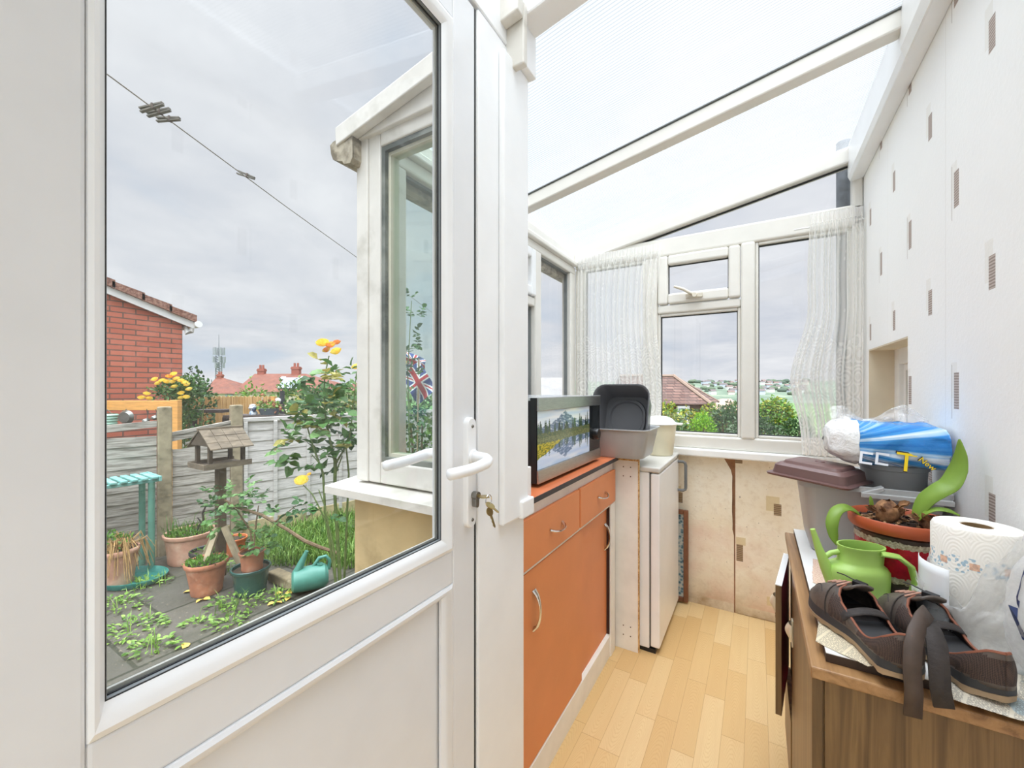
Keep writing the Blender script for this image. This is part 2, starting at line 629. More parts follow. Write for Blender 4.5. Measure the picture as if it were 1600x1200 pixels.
for q in ((1086, 1099, 770, 800), (1197, 1218, 776, 799), (1198, 1216, 934, 948), (1150, 1165, 840, 852)):
    patch(bx(*q), lin((214, 194, 146)), .75)
for q in ((1095, 1103, 781, 803), (1209, 1221, 788, 806), (1150.5, 1161, 851, 877), (1149, 1160, 717, 724), (1096, 1103, 930, 941), (1141.5, 1143.5, 841, 880), (1211, 1221, 950, 966)):
    patch(bx(*q), dk, .95)
nt.link(c, b.inputs['Base Color'])
b.inputs['Roughness'].default_value = .75
nt.link(nt.bump(nt.noise(v, 70, 4), .25, .003), b.inputs['Normal'])
stained = m
xs = bx(1148, 1149, 700, 720)[0]                       # seam between the two sheets
brownboard = M('bare_brown_board', (150, 108, 78), .8, var=.15, vs=20)
bm = BM(); box(bm, -1.14, YB, -.36, XR, YB + .06, .95)
struct('wall_back', bm, brownboard, 'low board wall under the far window', 'wall')
lp = thing('wallpaper_sheet', 'stained cream wallpaper sheet with torn curling edge, between fridge and seam', 'wallpaper', (-.5, YB, 0), kind='structure')
bm = BM()
n = 26
def edge(zz):
    if zz > .80:
        return xs - .012 - (zz - .80) * .55
    return xs - .012 + .006 * noise.noise(Vector((0, 0, zz * 9))) if zz > .45 else xs - .004
vs, fs = grid(bm, lambda i, j: (-1.1 + i * (edge(j * .882) + 1.1), YB - .002 - (max(0, i - .93) / .07) ** 2 * .014 * max(0, math.sin((j - .45) * 6.5)) * (1 if j > .45 else 0), j * .882), 40, n)
obj('sheet', bm, stained, lp, smooth=True)
bm = BM(); box(bm, xs + .003, YB - .003, .003, XR, YB - .0005, .882)
struct('wallpaper_sheet', bm, stained, 'stained cream wallpaper sheet under the right pane of the far window', 'wallpaper', loc=(0, 0, 0))

# ------------------------------------------------------------------ dwarf wall left of the extension and return wall
render_beige = M('beige_render', (204, 182, 138), .85, var=.10, vs=7, bump=.5, bs_=40, col2=(158, 138, 100), c2=(.55, .72))
bm = BM(); box(bm, -1.16, .91, -.5, -1.07, YB + .06, .93)
struct('wall_left', bm, render_beige, 'beige rendered low wall on the garden side of the extension', 'wall')
bm = BM(); box(bm, -1.0695, .91, -.5, -.64, 1.0, .93)
struct('wall_front', bm, render_beige, 'beige rendered return wall below the white garden sill', 'wall')
bm = BM()
prism(bm, [(-1.215, .835, .938), (-1.215, .835, .962), (-1.215, 1.0, .976), (-1.215, 1.0, .938)], (.60, 0, 0))
prism(bm, [(-1.215, .835, .938), (-1.215, .835, .962), (-1.215, 1.0, .976), (-1.215, 1.0, .938)], (.001, 0, 0))
struct('trim_1', bm, upvc_old, 'dirty white plastic window sill outside on the beige return wall', 'window sill', bev=.006)
bm = BM(); box(bm, -1.06, 2.585, .885, XR - .001, YB, .93)
struct('trim_2', bm, paint_white, 'white window board under the far window', 'window sill', bev=.008)

# ------------------------------------------------------------------ far window (end wall)
w1 = thing('window_1', 'wide white end window with small top opener and sloping triangular light above', 'window', (-.3, 2.65, .93), kind='structure')
y0, y1 = 2.615, 2.675
bm = BM()
box(bm, -1.065, y0, .93, XR - .001, y1, 1.005)          # bottom rail
box(bm, -1.065, y0, 2.085, XR - .001, y1, 2.195)        # head rail
box(bm, -1.065, y0, 1.005, -1.01, y1, 2.085)
box(bm, -.60, y0, 1.005, -.525, y1, 2.085)
box(bm, -.078, y0 - .008, 1.0, -.009, y1, 2.09)
box(bm, .405, y0, 1.005, XR - .001, y1, 2.42)
box(bm, -.525, y0, 1.735, -.078, y1, 1.785)
obj('frame', bm, upvc_win, w1, bev=.012, seg=3)
bm = BM()                                              # glazing beads and seals
for (a0, z0, a1, z1) in ((-1.01, 1.005, -.60, 2.085), (-.525, 1.005, -.078, 1.735), (-.009, 1.005, .405, 2.085)):
    rectframe(bm, 'Y', y0 + .012, y0 + .045, a0, z0, a1, z1, .016)
obj('glazing_bead', bm, upvc_win, w1, bev=.005)
bm = BM()
for (a0, z0, a1, z1) in ((-1.01, 1.005, -.60, 2.085), (-.525, 1.005, -.078, 1.735), (-.009, 1.005, .405, 2.085)):
    rectframe(bm, 'Y', y0 + .03, y0 + .05, a0 + .014, z0 + .014, a1 - .014, z1 - .014, .006)
obj('seal', bm, rubber, w1)
for (a0, z0, a1, z1) in ((-1.0, 1.015, -.61, 2.075), (-.515, 1.015, -.088, 1.725), (.0, 1.015, .395, 2.075)):
    bm = BM(); box(bm, a0, y0 + .038, z0, a1, y0 + .044, z1); obj('pane', bm, glass, w1)
bm = BM(); rectframe(bm, 'Y', y0 - .012, y0 + .045, -.522, 1.79, -.081, 2.083, .058, wb=.062)
sash = obj('top_sash', bm, upvc_win, w1, bev=.012, seg=3)
bm = BM(); rectframe(bm, 'Y', y0 + .02, y0 + .035, -.466, 1.85, -.137, 2.027, .006); obj('seal', bm, rubber, sash)
bm = BM(); box(bm, -.466, y0 + .025, 1.85, -.137, y0 + .03, 2.027); obj('pane', bm, glass, sash)
bm = BM()
xbox(bm, (-.315, y0 - .022, 1.822), (.09, .02, .022))
tube(bm, [(-.30, y0 - .03, 1.825), (-.335, y0 - .045, 1.835), (-.37, y0 - .05, 1.86), (-.42, y0 - .05, 1.882)], [.009, .01, .009, .007], 10)
lathe(bm, [(0, 0), (.013, 0), (.013, .02), (0, .02)], (-.31, y0 - .03, 1.822), 14, rot=rotm('X', PI / 2))
obj('handle', bm, M('aged_cream_plastic', (214, 206, 190), .4), sash, smooth=True)
# rake head and triangular light
bm = BM()
zr = lambda x: roofz(x)
prism(bm, [(-1.065, y0 - .02, zr(-1.065)), (-1.065, y0 - .02, zr(-1.065) + .08), (XR - .001, y0 - .02, zr(XR) + .08), (XR - .001, y0 - .02, zr(XR))], (0, .09, 0))
obj('rake_rail', bm, upvc_win, w1, bev=.008)
tri = [(-.585, y0 + .03, 2.195), (.405, y0 + .03, 2.195), (.405, y0 + .03, zr(.405)), (-.585, y0 + .03, zr(-.585))]
bm = BM(); prism(bm, [(-.65, y0 + .03, 2.195), (.405, y0 + .03, 2.195), (.405, y0 + .03, zr(.405))], (0, .006, 0)); obj('pane', bm, glass, w1)
bm = BM()
tube(bm, [(-.62, y0 + .025, zr(-.62) - .004), (.40, y0 + .025, zr(.40) - .004)], .006, 4)
obj('seal', bm, rubber, w1)
bm = BM(); lathe(bm, [(0, -.36), (.034, -.36), (.034, 2.6), (0, 2.6)], (.40, 2.80, 0), 16)
obj('downpipe', bm, M('grey_downpipe', (112, 118, 126), .5, col2=(78, 82, 88)), None, smooth=True, label='grey rainwater pipe outside the triangular light by the right wall', cat='pipe', loc=(.40, 2.80, -.36))

# ------------------------------------------------------------------ left side window of the extension
w3 = thing('window_3', 'white framed side window of the extension beside the microwave', 'window', (-1.09, 1.8, .93), kind='structure')
x0, x1 = -1.125, -1.06
bm = BM()
box(bm, x0, 1.0, .93, x1, 2.615, 1.0)
box(bm, x0, 1.0, 2.05, x1, 2.615, 2.1)
box(bm, x0, 2.53, 1.0, x1, 2.615, 2.05)
box(bm, x0, 2.02, 1.0, x1 + .006, 2.09, 2.05)
box(bm, x0, 1.0, 1.0, x1, 1.05, 2.05)
box(bm, x0, 1.50, 1.0, x1, 1.56, 2.05)
box(bm, x0, 1.56, 1.735, x1, 2.02, 1.785)
obj('frame', bm, upvc_win, w3, bev=.008)
bm = BM()
for q in ((2.09, 1.0, 2.53, 2.05), (1.56, 1.0, 2.02, 1.735), (1.05, 1.0, 1.5, 2.05)):
    rectframe(bm, 'X', x0 + .02, x0 + .04, *q, .012)
obj('seal', bm, grey_gasket, w3)
for q in ((2.09, 1.0, 2.53, 2.05), (1.56, 1.0, 2.02, 1.735), (1.05, 1.0, 1.5, 2.05)):
    bm = BM(); box(bm, x0 + .028, q[0], q[1], x0 + .034, q[2], q[3]); obj('pane', bm, glass, w3)
bm = BM(); rectframe(bm, 'X', x0 + .02, x1 + .012, 1.563, 1.79, 2.017, 2.047, .05)
sash = obj('top_sash', bm, upvc, w3, bev=.008)
bm = BM(); box(bm, x0 + .03, 1.613, 1.84, x0 + .036, 1.967, 1.997); obj('pane', bm, glass, sash)

# ------------------------------------------------------------------ window in the return wall
w2 = thing('window_2', 'narrow weathered white window in the return wall beyond the door glass', 'window', (-.85, .94, .976), kind='structure')
y0, y1 = .908, .975
bm = BM()
box(bm, -1.145, y0 - .004, .976, -1.09, y1 + .02, 2.16)
box(bm, -1.09, y0, .976, -1.035, y1, 2.16)
box(bm, -1.035, y0, .976, -.625, y1, 1.045)
prism(bm, [(-1.035, y0, 2.055), (-.625, y0, 2.055), (-.625, y0, roofz(-.625)), (-1.035, y0, roofz(-1.035))], (0, y1 - y0, 0))
box(bm, -.70, y0, 1.045, -.625, y1, 2.055)
obj('frame', bm, upvc_old, w2, bev=.005)
bm = BM(); rectframe(bm, 'Y', y0 + .006, y0 + .04, -1.037, 1.043, -.698, 2.057, .018); obj('seal', bm, M('dirty_grey_seal', (126, 130, 122), .6, col2=(70, 76, 70)), w2)
bm = BM(); rectframe(bm, 'Y', y0 + .02, y0 + .055, -1.02, 1.06, -.715, 2.04, .012); obj('glazing_bead', bm, M('cream_bead', (206, 204, 184), .5), w2)
bm = BM(); box(bm, -1.02, y0 + .03, 1.06, -.715, y0 + .036, 2.04); obj('pane', bm, glass_green, w2)

# ------------------------------------------------------------------ jambs beside the door
bm = BM()
box(bm, -.635, .768, -.05, DX, .985, 2.155)
struct('trim_3', bm, upvc, 'white upright post between the garden door and the extension', 'door post', bev=.005)
bm = BM()
box(bm, DX, .852, .94, DX + .017, .98, 2.12)
struct('trim_4', bm, upvc, 'flat white cover board on the post beside the garden door', 'cover board', bev=.006)
bm = BM(); box(bm, DX + .0005, .93, .938, DX + .026, .9955, .985)
struct('trim_5', bm, upvc, 'short white block at the foot of the cover board beside the worktop', 'trim block', bev=.004)
bm = BM(); box(bm, -.69, 1.04, .9455, -.603, 1.125, 1.038)
struct('trim_6', bm, paint_white, 'small white upright block on the worktop end beside the microwave', 'trim block', bev=.003)
bm = BM()
box(bm, -.635, -.10, 2.16, DX, .985, 2.30)
box(bm, -.635, -.95, -.36, DX, -.03, 2.30)
struct('wall_left.001', bm, upvc, 'white panel wall around the garden door', 'wall', bev=.003)
bm = BM(); box(bm, DX + .0002, .90, 2.12, DX + .034, .992, 2.235)
struct('trim_10', bm, upvc, 'white rafter foot block on top of the post beside the door', 'trim block', bev=.004)

# ------------------------------------------------------------------ garden door
d = thing('door_1', 'white half glazed garden door with lever handle, closed', 'door', (DX - .03, .37, -.02), kind='structure')
xi, xo = DX - .004, DX - .064
GY0, GY1, GZ0, GZ1 = .142, .648, .968, 2.03
PZ1 = .866
bm = BM()
box(bm, xo, -.02, -.02, xi, GY0 - .014, 2.15)
box(bm, xo, GY1 + .034, -.02, xi, .760, 2.15)
box(bm, xo, GY0 - .014, GZ1 + .034, xi, GY1 + .034, 2.15)
box(bm, xo, GY0 - .014, PZ1, xi, GY1 + .034, GZ0 - .032)
box(bm, xo, GY0 - .014, -.02, xi, GY1 + .034, .10)
obj('door_frame', bm, upvc_door, d, bev=.004)
def bead(bm, y0, z0, y1, z1, wl, wr, wt, wb, p):
    """raised rounded bead around an opening: outer rect y0..; slopes towards the glass"""
    o = [(y0 - wl, z0 - wb), (y1 + wr, z0 - wb), (y1 + wr, z1 + wt), (y0 - wl, z1 + wt)]
    i = [(y0, z0), (y1, z0), (y1, z1), (y0, z1)]
    lv = []
    for t_, dx in ((0, -.004), (.05, .002), (.3, .006), (.6, .004), (.85, -.001), (1, -.004), (1, -.012)):
        lv.append([bm.verts.new((xi + dx * p, o[k][0] + (i[k][0] - o[k][0]) * t_, o[k][1] + (i[k][1] - o[k][1]) * t_)) for k in range(4)])
    for A, B in zip(lv[:-1], lv[1:]):
        for k in range(4):
            bm.faces.new((A[k], A[(k + 1) % 4], B[(k + 1) % 4], B[k]))
bm = BM(); bead(bm, GY0, GZ0, GY1, GZ1, .014, .034, .034, .032, 1.0)
obj('glazing_bead', bm, upvc, d, smooth=25)
bm = BM(); rectframe(bm, 'X', xi - .0117, xi - .0045, GY0 - .006, GZ0 - .006, GY1 + .006, GZ1 + .006, .0075)
obj('seal', bm, M('pale_gasket', (140, 145, 148), .4), d)
bm = BM(); rectframe(bm, 'X', xi - .0119, xi - .0095, GY0 - .004, GZ0 - .004, GY1 + .004, GZ1 + .004, .0068); rectframe(bm, 'X', xi - .006, xi - .0038, GY0 - .006, GZ0 - .006, GY1 + .006, GZ1 + .006, .0068)
obj('seal', bm, rubber, d)
bm = BM(); rectframe(bm, 'X', xi - .020, xi - .0165, GY0 - .004, GZ0 - .004, GY1 + .004, GZ1 + .004, .0085)
obj('spacer_bar', bm, M('pale_spacer', (200, 200, 192), .5), d)
bm = BM(); box(bm, xi - .0162, GY0 - .006, GZ0 - .006, xi - .012, GY1 + .006, GZ1 + .006)
obj('pane', bm, glass_door, d)
bm = BM()
box(bm, xo + .02, GY0 - .014, .10, xi - .014, GY1 + .034, PZ1)
obj('lower_panel', bm, upvc_door, d)
bm = BM(); bead(bm, GY0, .13, GY1, PZ1 - .02, .014, .034, .02, .03, .8)
obj('panel_bead', bm, upvc_door, d, smooth=25)
def handle(sgn, x):
    bm = BM()
    rtub(bm, [(.0165, .122, .0164, 0), (.0165, .122, .0164, .009), (.0135, .119, .0134, .0125)],
         Matrix.Translation((x, .7335, 1.094)) @ Matrix.Rotation(PI / 2 * sgn, 4, 'Y') @ Matrix.Rotation(PI / 2, 4, 'Z') @ Matrix.Rotation(0, 4, 'X'), seg=7)
    return bm
def plate(x, sgn, lev):
    bm = BM()
    pts = rrect(.0165, .122, .0163, 8)
    rings = []
    for k, (s, dx) in enumerate(((1, 0), (1, .009), (.86, .0125))):
        rings.append([bm.verts.new((x + sgn * dx, .7335 + p[0] * s, 1.094 + p[1] * (1 - (1 - s) * .12))) for p in pts])
    n = len(pts)
    for A, B in zip(rings[:-1], rings[1:]):
        for k in range(n):
            bm.faces.new((A[k], A[(k + 1) % n], B[(k + 1) % n], B[k]))
    bm.faces.new(rings[-1])
    h = obj('handle', bm, upvc, d, smooth=30, label='white lever handle and backplate' if sgn > 0 else 'outside lever handle seen through the glass')
    bm = BM()
    s = sgn
    tube(bm, [(x + s * .010, .737, 1.128), (x + s * .03, .737, 1.128), (x + s * .048, .7355, 1.127), (x + s * .058, .728, 1.125), (x + s * .062, .715, 1.122), (x + s * .062, .69, 1.119), (x + s * .061, .655, 1.117), (x + s * .058, .622, 1.117), (x + s * .056, .604, 1.117), (x + s * .055, .6, 1.117)],
         [.013, .0125, .012, .012, .012, .0115, .0115, .0115, .011, .006], 14)
    lathe(bm, [(.0165, 0), (.0165, .004), (.0135, .006)], (x + s * .0115, .737, 1.128), 20, rot=rotm('Y', PI / 2 * s))
    obj('lever', bm, upvc, h, smooth=50)
    if sgn > 0:
        bm = BM()
        for zz in (1.196, .989):
            lathe(bm, [(0, .003), (.0028, .003), (.0042, .001), (.0042, 0)], (x + .0115, .7345, zz), 12, rot=rotm('Y', PI / 2))
        obj('screw', bm, M('dull_screw', (120, 116, 108), .4, 1.0), h, smooth=True)
        bm = BM()
        rtub(bm, [(.0055, .016, .0054, 0), (.0055, .016, .0054, .012)], Matrix.Translation((x + .0125, .7375, 1.033)) @ Matrix(((0, 0, 1, 0), (1, 0, 0, 0), (0, 1, 0, 0), (0, 0, 0, 1))))
        lathe(bm, [(.0088, 0), (.0088, .014), (0, .014)], (x + .0125, .7375, 1.043), 18, rot=rotm('Y', PI / 2))
        obj('lock_cylinder', bm, M('satin_nickel', (150, 148, 142), .3, 1.0), h, smooth=40)
plate(xi, 1, True)
plate(xo, -1, True)
bm = BM(); box(bm, xo + .01, .7605, -.02, xi - .003, .7675, 2.152)
obj('seal', bm, rubber, d)

# ------------------------------------------------------------------ roof: rafters, eaves, wall plate, polycarbonate
bm = BM()
def rafter(bm, yc, wd, hgt, x0, x1, dz=0):
    prism(bm, [(x0, yc - wd / 2, roofz(x0) + dz), (x1, yc - wd / 2, roofz(x1) + dz), (x1, yc - wd / 2, roofz(x1) + dz + hgt), (x0, yc - wd / 2, roofz(x0) + dz + hgt)], (0, wd, 0))
rafter(bm, 1.74, .06, .06, -1.06, XR - .06)
struct('trim_7', bm, upvc_win, 'white roof bar between the two plastic roof panels', 'roof bar', bev=.006)
bm = BM(); rafter(bm, 1.74, .072, .004, -1.06, XR - .06, .0602)
struct('trim_7.001', bm, grey_gasket, 'dark seal strip above the middle roof bar', 'roof seal')
bm = BM(); rafter(bm, .95, .075, .075, -1.19, XR - .06, .005)
struct('trim_9', bm, upvc, 'white roof bar over the post beside the door', 'roof bar', bev=.006)
bm = BM()
box(bm, -1.15, 1.03, 2.1, -1.035, 2.60, 2.128)
box(bm, -1.15, 1.03, 2.128, -1.06, 2.60, 2.19)
struct('trim_11', bm, upvc_win, 'white eaves beam above the side window', 'eaves beam', bev=.006)
bm = BM()
prism(bm, [(.388, YF, 2.335), (.398, YF, 2.31), (XR, YF, 2.318), (XR, YF, 2.56), (.388, YF, 2.49)], (0, 2.62 - YF, 0))
struct('trim_12', bm, upvc, 'white boxed beam along the top of the right wall', 'wall plate', bev=.004)
bm = BM()
prism(bm, [(.3835, YF, 2.34), (.394, YF, 2.306), (.3965, YF, 2.306), (.387, YF, 2.34), (.387, YF, 2.487), (.3835, YF, 2.487)], (0, 1.72 - YF, 0))
struct('trim_12.001', bm, paint_white, 'near cover strip on the boxed beam of the right wall', 'cover strip')
# polycarbonate
m, nt, b = newmat('polycarbonate_sheet')
nt.n.remove(b)
x, y, z = nt.sep(nt.obj())
fl = nt.math('ABSOLUTE', nt.math('SINE', nt.math('MULTIPLY', y, PI / .0115)))
web = nt.math('POWER', nt.math('SUBTRACT', 1.0, fl), 2.0)
dirt = nt.ramp(nt.noise(nt.mapping(nt.obj(), scale=(1, 6, 1)), 2.5, 5, .6), [(.4, (0, 0, 0, 1)), (.8, (1, 1, 1, 1))])
c = nt.mix(nt.math('MULTIPLY', web, .7), lin((254, 254, 253)), lin((186, 186, 184)))
c = nt.mix(nt.math('MULTIPLY', dirt, .12), c, lin((190, 188, 176)))
tr = nt.add('ShaderNodeBsdfTranslucent'); nt.link(c, tr.inputs[0])
df = nt.add('ShaderNodeBsdfDiffuse'); nt.link(c, df.inputs[0])
tp = nt.add('ShaderNodeBsdfTransparent'); nt.link(c, tp.inputs[0])
gl = nt.add('ShaderNodeBsdfGlossy'); gl.inputs['Roughness'].default_value = .2
m1 = nt.add('ShaderNodeMixShader'); m1.inputs[0].default_value = .10; nt.link(tr.outputs[0], m1.inputs[1]); nt.link(df.outputs[0], m1.inputs[2])
m2 = nt.add('ShaderNodeMixShader'); m2.inputs[0].default_value = .80; nt.link(m1.outputs[0], m2.inputs[1]); nt.link(tp.outputs[0], m2.inputs[2])
m3 = nt.add('ShaderNodeMixShader'); m3.inputs[0].default_value = .04; nt.link(m2.outputs[0], m3.inputs[1]); nt.link(gl.outputs[0], m3.inputs[2])
nt.link(m3.outputs[0], nt.n['Material Output'].inputs[0])
polyc = m
clearpc = glassmat('polycarbonate_skin', (250, 252, 252), .5)
def pcsheet(y0, y1, x0, lab, nm):
    bm = BM()
    A, B = (x0, roofz(x0) + .0665), (.41, roofz(.41) + .0665)
    v = [bm.verts.new(p) for p in ((A[0], y0, A[1]), (B[0], y0, B[1]), (B[0], y1, B[1]), (A[0], y1, A[1]),
                                  (A[0], y0, A[1] + .016), (B[0], y0, B[1] + .016), (B[0], y1, B[1] + .016), (A[0], y1, A[1] + .016))]
    bm.faces.new((v[3], v[2], v[1], v[0]))
    fs = [bm.faces.new([v[i] for i in q]) for q in ((4, 5, 6, 7), (0, 1, 5, 4), (1, 2, 6, 5), (2, 3, 7, 6), (3, 0, 4, 7))]
    setmi(fs, 1)
    struct(nm, bm, [polyc, clearpc], lab, 'roof panel')
pcsheet(1.745, 2.70, -1.2, 'translucent fluted plastic roof panel over the far end by the window', 'ceiling')
pcsheet(.95, 1.735, -1.2, 'translucent fluted plastic roof panel over the cabinet', 'ceiling.001')
pcsheet(.25, .94, -.62, 'translucent fluted plastic roof panel over the garden door', 'ceiling.002')
bm = BM()  # unseen solid board over the camera, added to cut light on the garden door
prism(bm, [(-.62, YF, roofz(-.62) + .066), (.41, YF, roofz(.41) + .066), (.41, YF, roofz(.41) + .1), (-.62, YF, roofz(-.62) + .1)], (0, .245 - YF, 0))
struct('ceiling_light_block', bm, paint_white, 'unseen solid white sloping board added overhead to keep light off the garden door', 'ceiling')
# bargeboard and gutter outside
bm = BM()
prism(bm, [(-1.196, .862, 2.082), (-1.20, .862, 2.143), (-.50, .862, 2.143 + .70 * .175), (-.50, .862, 2.082 + .70 * .175)], (0, .03, 0))
prism(bm, [(-1.14, .893, 2.095), (-1.14, .893, 2.115), (-.50, .893, 2.25), (-.50, .893, 2.095)], (0, .02, 0))
struct('trim_13', bm, upvc_old, 'grubby white bargeboard on the sloping roof edge outside', 'bargeboard', bev=.004)
bm = BM()
prof = [(-1.262, 2.15), (-1.278, 2.142), (-1.272, 2.11), (-1.262, 2.09), (-1.235, 2.078), (-1.215, 2.072), (-1.205, 2.06), (-1.175, 2.055), (-1.165, 2.07), (-1.165, 2.15), (-1.172, 2.15), (-1.172, 2.075), (-1.198, 2.068), (-1.21, 2.08), (-1.235, 2.088), (-1.256, 2.098), (-1.266, 2.14)]
prism(bm, [(p[0] + .045, .872, p[1] - .045) for p in prof], (0, 1.85, 0))
prism(bm, [(p[0] + .045, .868, p[1] - .045) for p in prof[:10]], (0, .006, 0))
struct('trim_14', bm, M('lichen_gutter', (176, 166, 146), .7, var=.15, vs=25, col2=(110, 100, 82)), 'lichen stained ogee gutter end under the roof edge outside', 'gutter')
# ------------------------------------------------------------------ orange cabinet
orange = M('orange_laminate', (222, 138, 84), .42, var=.035, vs=5)
orange_top = M('orange_worktop', (222, 126, 82), .28, var=.03, vs=8)
edge_black = M('dark_edging', (44, 44, 50), .45)
cab_white = M('cream_cabinet_paint', (240, 237, 230), .5, var=.05, vs=9)
CX = -.602
cb = thing('cabinet', 'orange fronted low cabinet with two drawers and sliding doors along the garden side', 'cabinet', (-.83, 1.5, 0))
bm = BM()
box(bm, -1.05, 1.005, .10, CX - .03, 1.985, .915)
box(bm, CX - .03, 1.03, .725, CX - .008, 1.985, .93)
box(bm, CX - .03, 1.918, .0, CX + .004, 1.985, .725)
box(bm, CX - .03, 1.005, .715, CX - .003, 1.985, .727)
obj('body', bm, cab_white, cb, bev=.002)
bm = BM()
prism(bm, [(CX - .03, 1.005, 0), (CX - .002, 1.005, 0), (CX - .002, 1.005, .098), (CX - .012, 1.005, .108), (CX - .03, 1.005, .108)], (0, .955, 0))
obj('plinth', bm, cab_white, cb)
bm = BM(); box(bm, -1.055, 1.005, .93, CX + .016, 1.99, .945)
wt = obj('worktop', bm, orange_top, cb)
bm = BM(); box(bm, CX + .016, 1.005, .929, CX + .0185, 1.99, .9455)
obj('edging', bm, edge_black, wt)
def bowhandle(p0, p1, out, r=.0055, n=9):
    bm = BM()
    p0, p1, out = Vector(p0), Vector(p1), Vector(out)
    pts = [p0 + (p1 - p0) * (i / n) + out * math.sin(PI * i / n) ** .6 for i in range(n + 1)]
    tube(bm, pts, [r * (1.5 - .75 * math.sin(PI * i / n)) for i in range(n + 1)], 8, flat=.6)
    return bm
for (ya, yb, yh) in ((1.035, 1.512, 1.295), (1.524, 1.985, 1.777)):
    bm = BM(); box(bm, CX - .008, ya, .729, CX + .006, yb, .884)
    dr = obj('drawer', bm, orange, cb, bev=.003)
    obj('handle', bowhandle((CX + .006, yh - .05, .805), (CX + .006, yh + .05, .805), (.026, 0, -.008)), chrome, dr, smooth=True)
bm = BM(); box(bm, CX - .012, 1.02, .1085, CX - .002, 1.555, .714)
dr = obj('door', bm, orange, cb)
obj('handle', bowhandle((CX - .002, 1.143, .52), (CX - .002, 1.143, .645), (.024, 0, 0), .007), chrome, dr, smooth=True)
bm = BM(); box(bm, CX - .026, 1.53, .1085, CX - .016, 1.912, .714)
dr = obj('door', bm, orange, cb)
obj('handle', bowhandle((CX - .016, 1.888, .52), (CX - .016, 1.888, .64), (.024, 0, 0), .007), chrome, dr, smooth=True)
bm = BM(); box(bm, CX - .0158, 1.9125, .1085, CX - .0025, 1.9175, .714); obj('gap_shade_strip', bm, M('gap_shade_brown', (58, 30, 24), .7), cb)  # solid strip coloured dark for the shade in the gap beside the door

# ------------------------------------------------------------------ chipboard panel
m_chip = M('raw_chipboard', (196, 148, 88), .85, var=.25, vs=120, col2=(226, 190, 132), c2=(.45, .55))
pn = thing('chipboard_panel', 'white faced chipboard panel standing between the orange cabinet and the fridge', 'panel', (-.75, 2.02, 0))
bm = BM()
box(bm, -1.04, 2.012, 0, -.494, 2.03, .936)
obj('board', bm, cab_white, pn)
bm = BM(); box(bm, -.494, 2.0105, 0, -.4905, 2.031, .938); box(bm, -.59, 2.0105, .927, -.494, 2.012, .938)
box(bm, -1.04, 2.0105, .936, -.494, 2.031, .9385)
obj('chipped_edge', bm, m_chip, pn)
hole = M('dark_screw_hole', (92, 66, 40), .8)
for zz in (.895, .85, .115, .07):
    for xx in (-.565, -.53):
        bm = BM(); lathe(bm, [(0, .0008), (.003, .0008), (.003, 0)], (xx, 2.012, zz), 8, rot=rotm('X', PI / 2))
        obj('screw_hole', bm, hole, pn)

# ------------------------------------------------------------------ fridge
enam = M('white_enamel', (246, 246, 246), .3, var=.03, vs=5, col2=(230, 226, 218), c2=(.62, .9))
fr = thing('fridge', 'white under counter fridge with grey handle in the back corner', 'fridge', (-.7, 2.33, 0))
bm = BM(); box(bm, -1.0, 2.045, .02, -.449, 2.595, .872); obj('body', bm, enam, fr, bev=.004)
bm = BM(); box(bm, -.449, 2.05, .03, -.4425, 2.59, .868); obj('door_seal', bm, M('grey_door_seal', (92, 90, 86), .6), fr)
bm = BM(); box(bm, -.4425, 2.045, .03, -.40, 2.595, .868); fd = obj('door', bm, enam, fr, bev=.006)
bm = BM(); box(bm, -1.0, 2.04, .873, -.398, 2.598, .90); obj('top', bm, M('grey_white_top', (214, 212, 206), .35, var=.03), fr, bev=.008, seg=3)
bm = BM(); box(bm, -.98, 2.05, 0, -.42, 2.59, .02); obj('base', bm, black_plastic, fr)
bm = BM()
tube(bm, [(-.40, 2.565, .852), (-.372, 2.568, .852), (-.36, 2.57, .844), (-.357, 2.57, .83), (-.357, 2.57, .70), (-.36, 2.57, .69), (-.372, 2.568, .684), (-.40, 2.565, .684)], .0085, 8)
obj('handle', bm, M('grey_handle', (112, 114, 116), .4), fd, smooth=True)
bm = BM(); box(bm, -.4, 2.52, .876, -.3965, 2.585, .892); obj('badge', bm, M('silver_badge', (170, 170, 160), .3, .8), fr)
# picture frame by the fridge
pf = thing('picture_frame', 'brown wooden picture frame standing on the floor behind the fridge edge', 'frame', (-.5, 2.63, 0))
bm = BM(); rectframe(bm, 'Y', 2.608, 2.632, -.66, 0.012, -.35, .556, .026)
obj('frame', bm, M('brown_frame_wood', (122, 78, 54), .4, var=.12, vs=30), pf, bev=.004)
m, nt, b = newmat('blue_patterned_print')
vo = nt.add('ShaderNodeTexVoronoi'); nt.link(nt.obj(), vo.inputs[0]); vo.inputs['Scale'].default_value = 60
nt.link(nt.ramp(vo.outputs[0], [(.15, lin((52, 84, 100))), (.4, lin((116, 146, 158))), (.7, lin((196, 196, 188)))]), b.inputs['Base Color'])
bm = BM(); box(bm, -.634, 2.618, .038, -.376, 2.624, .53); obj('picture', bm, m, pf)

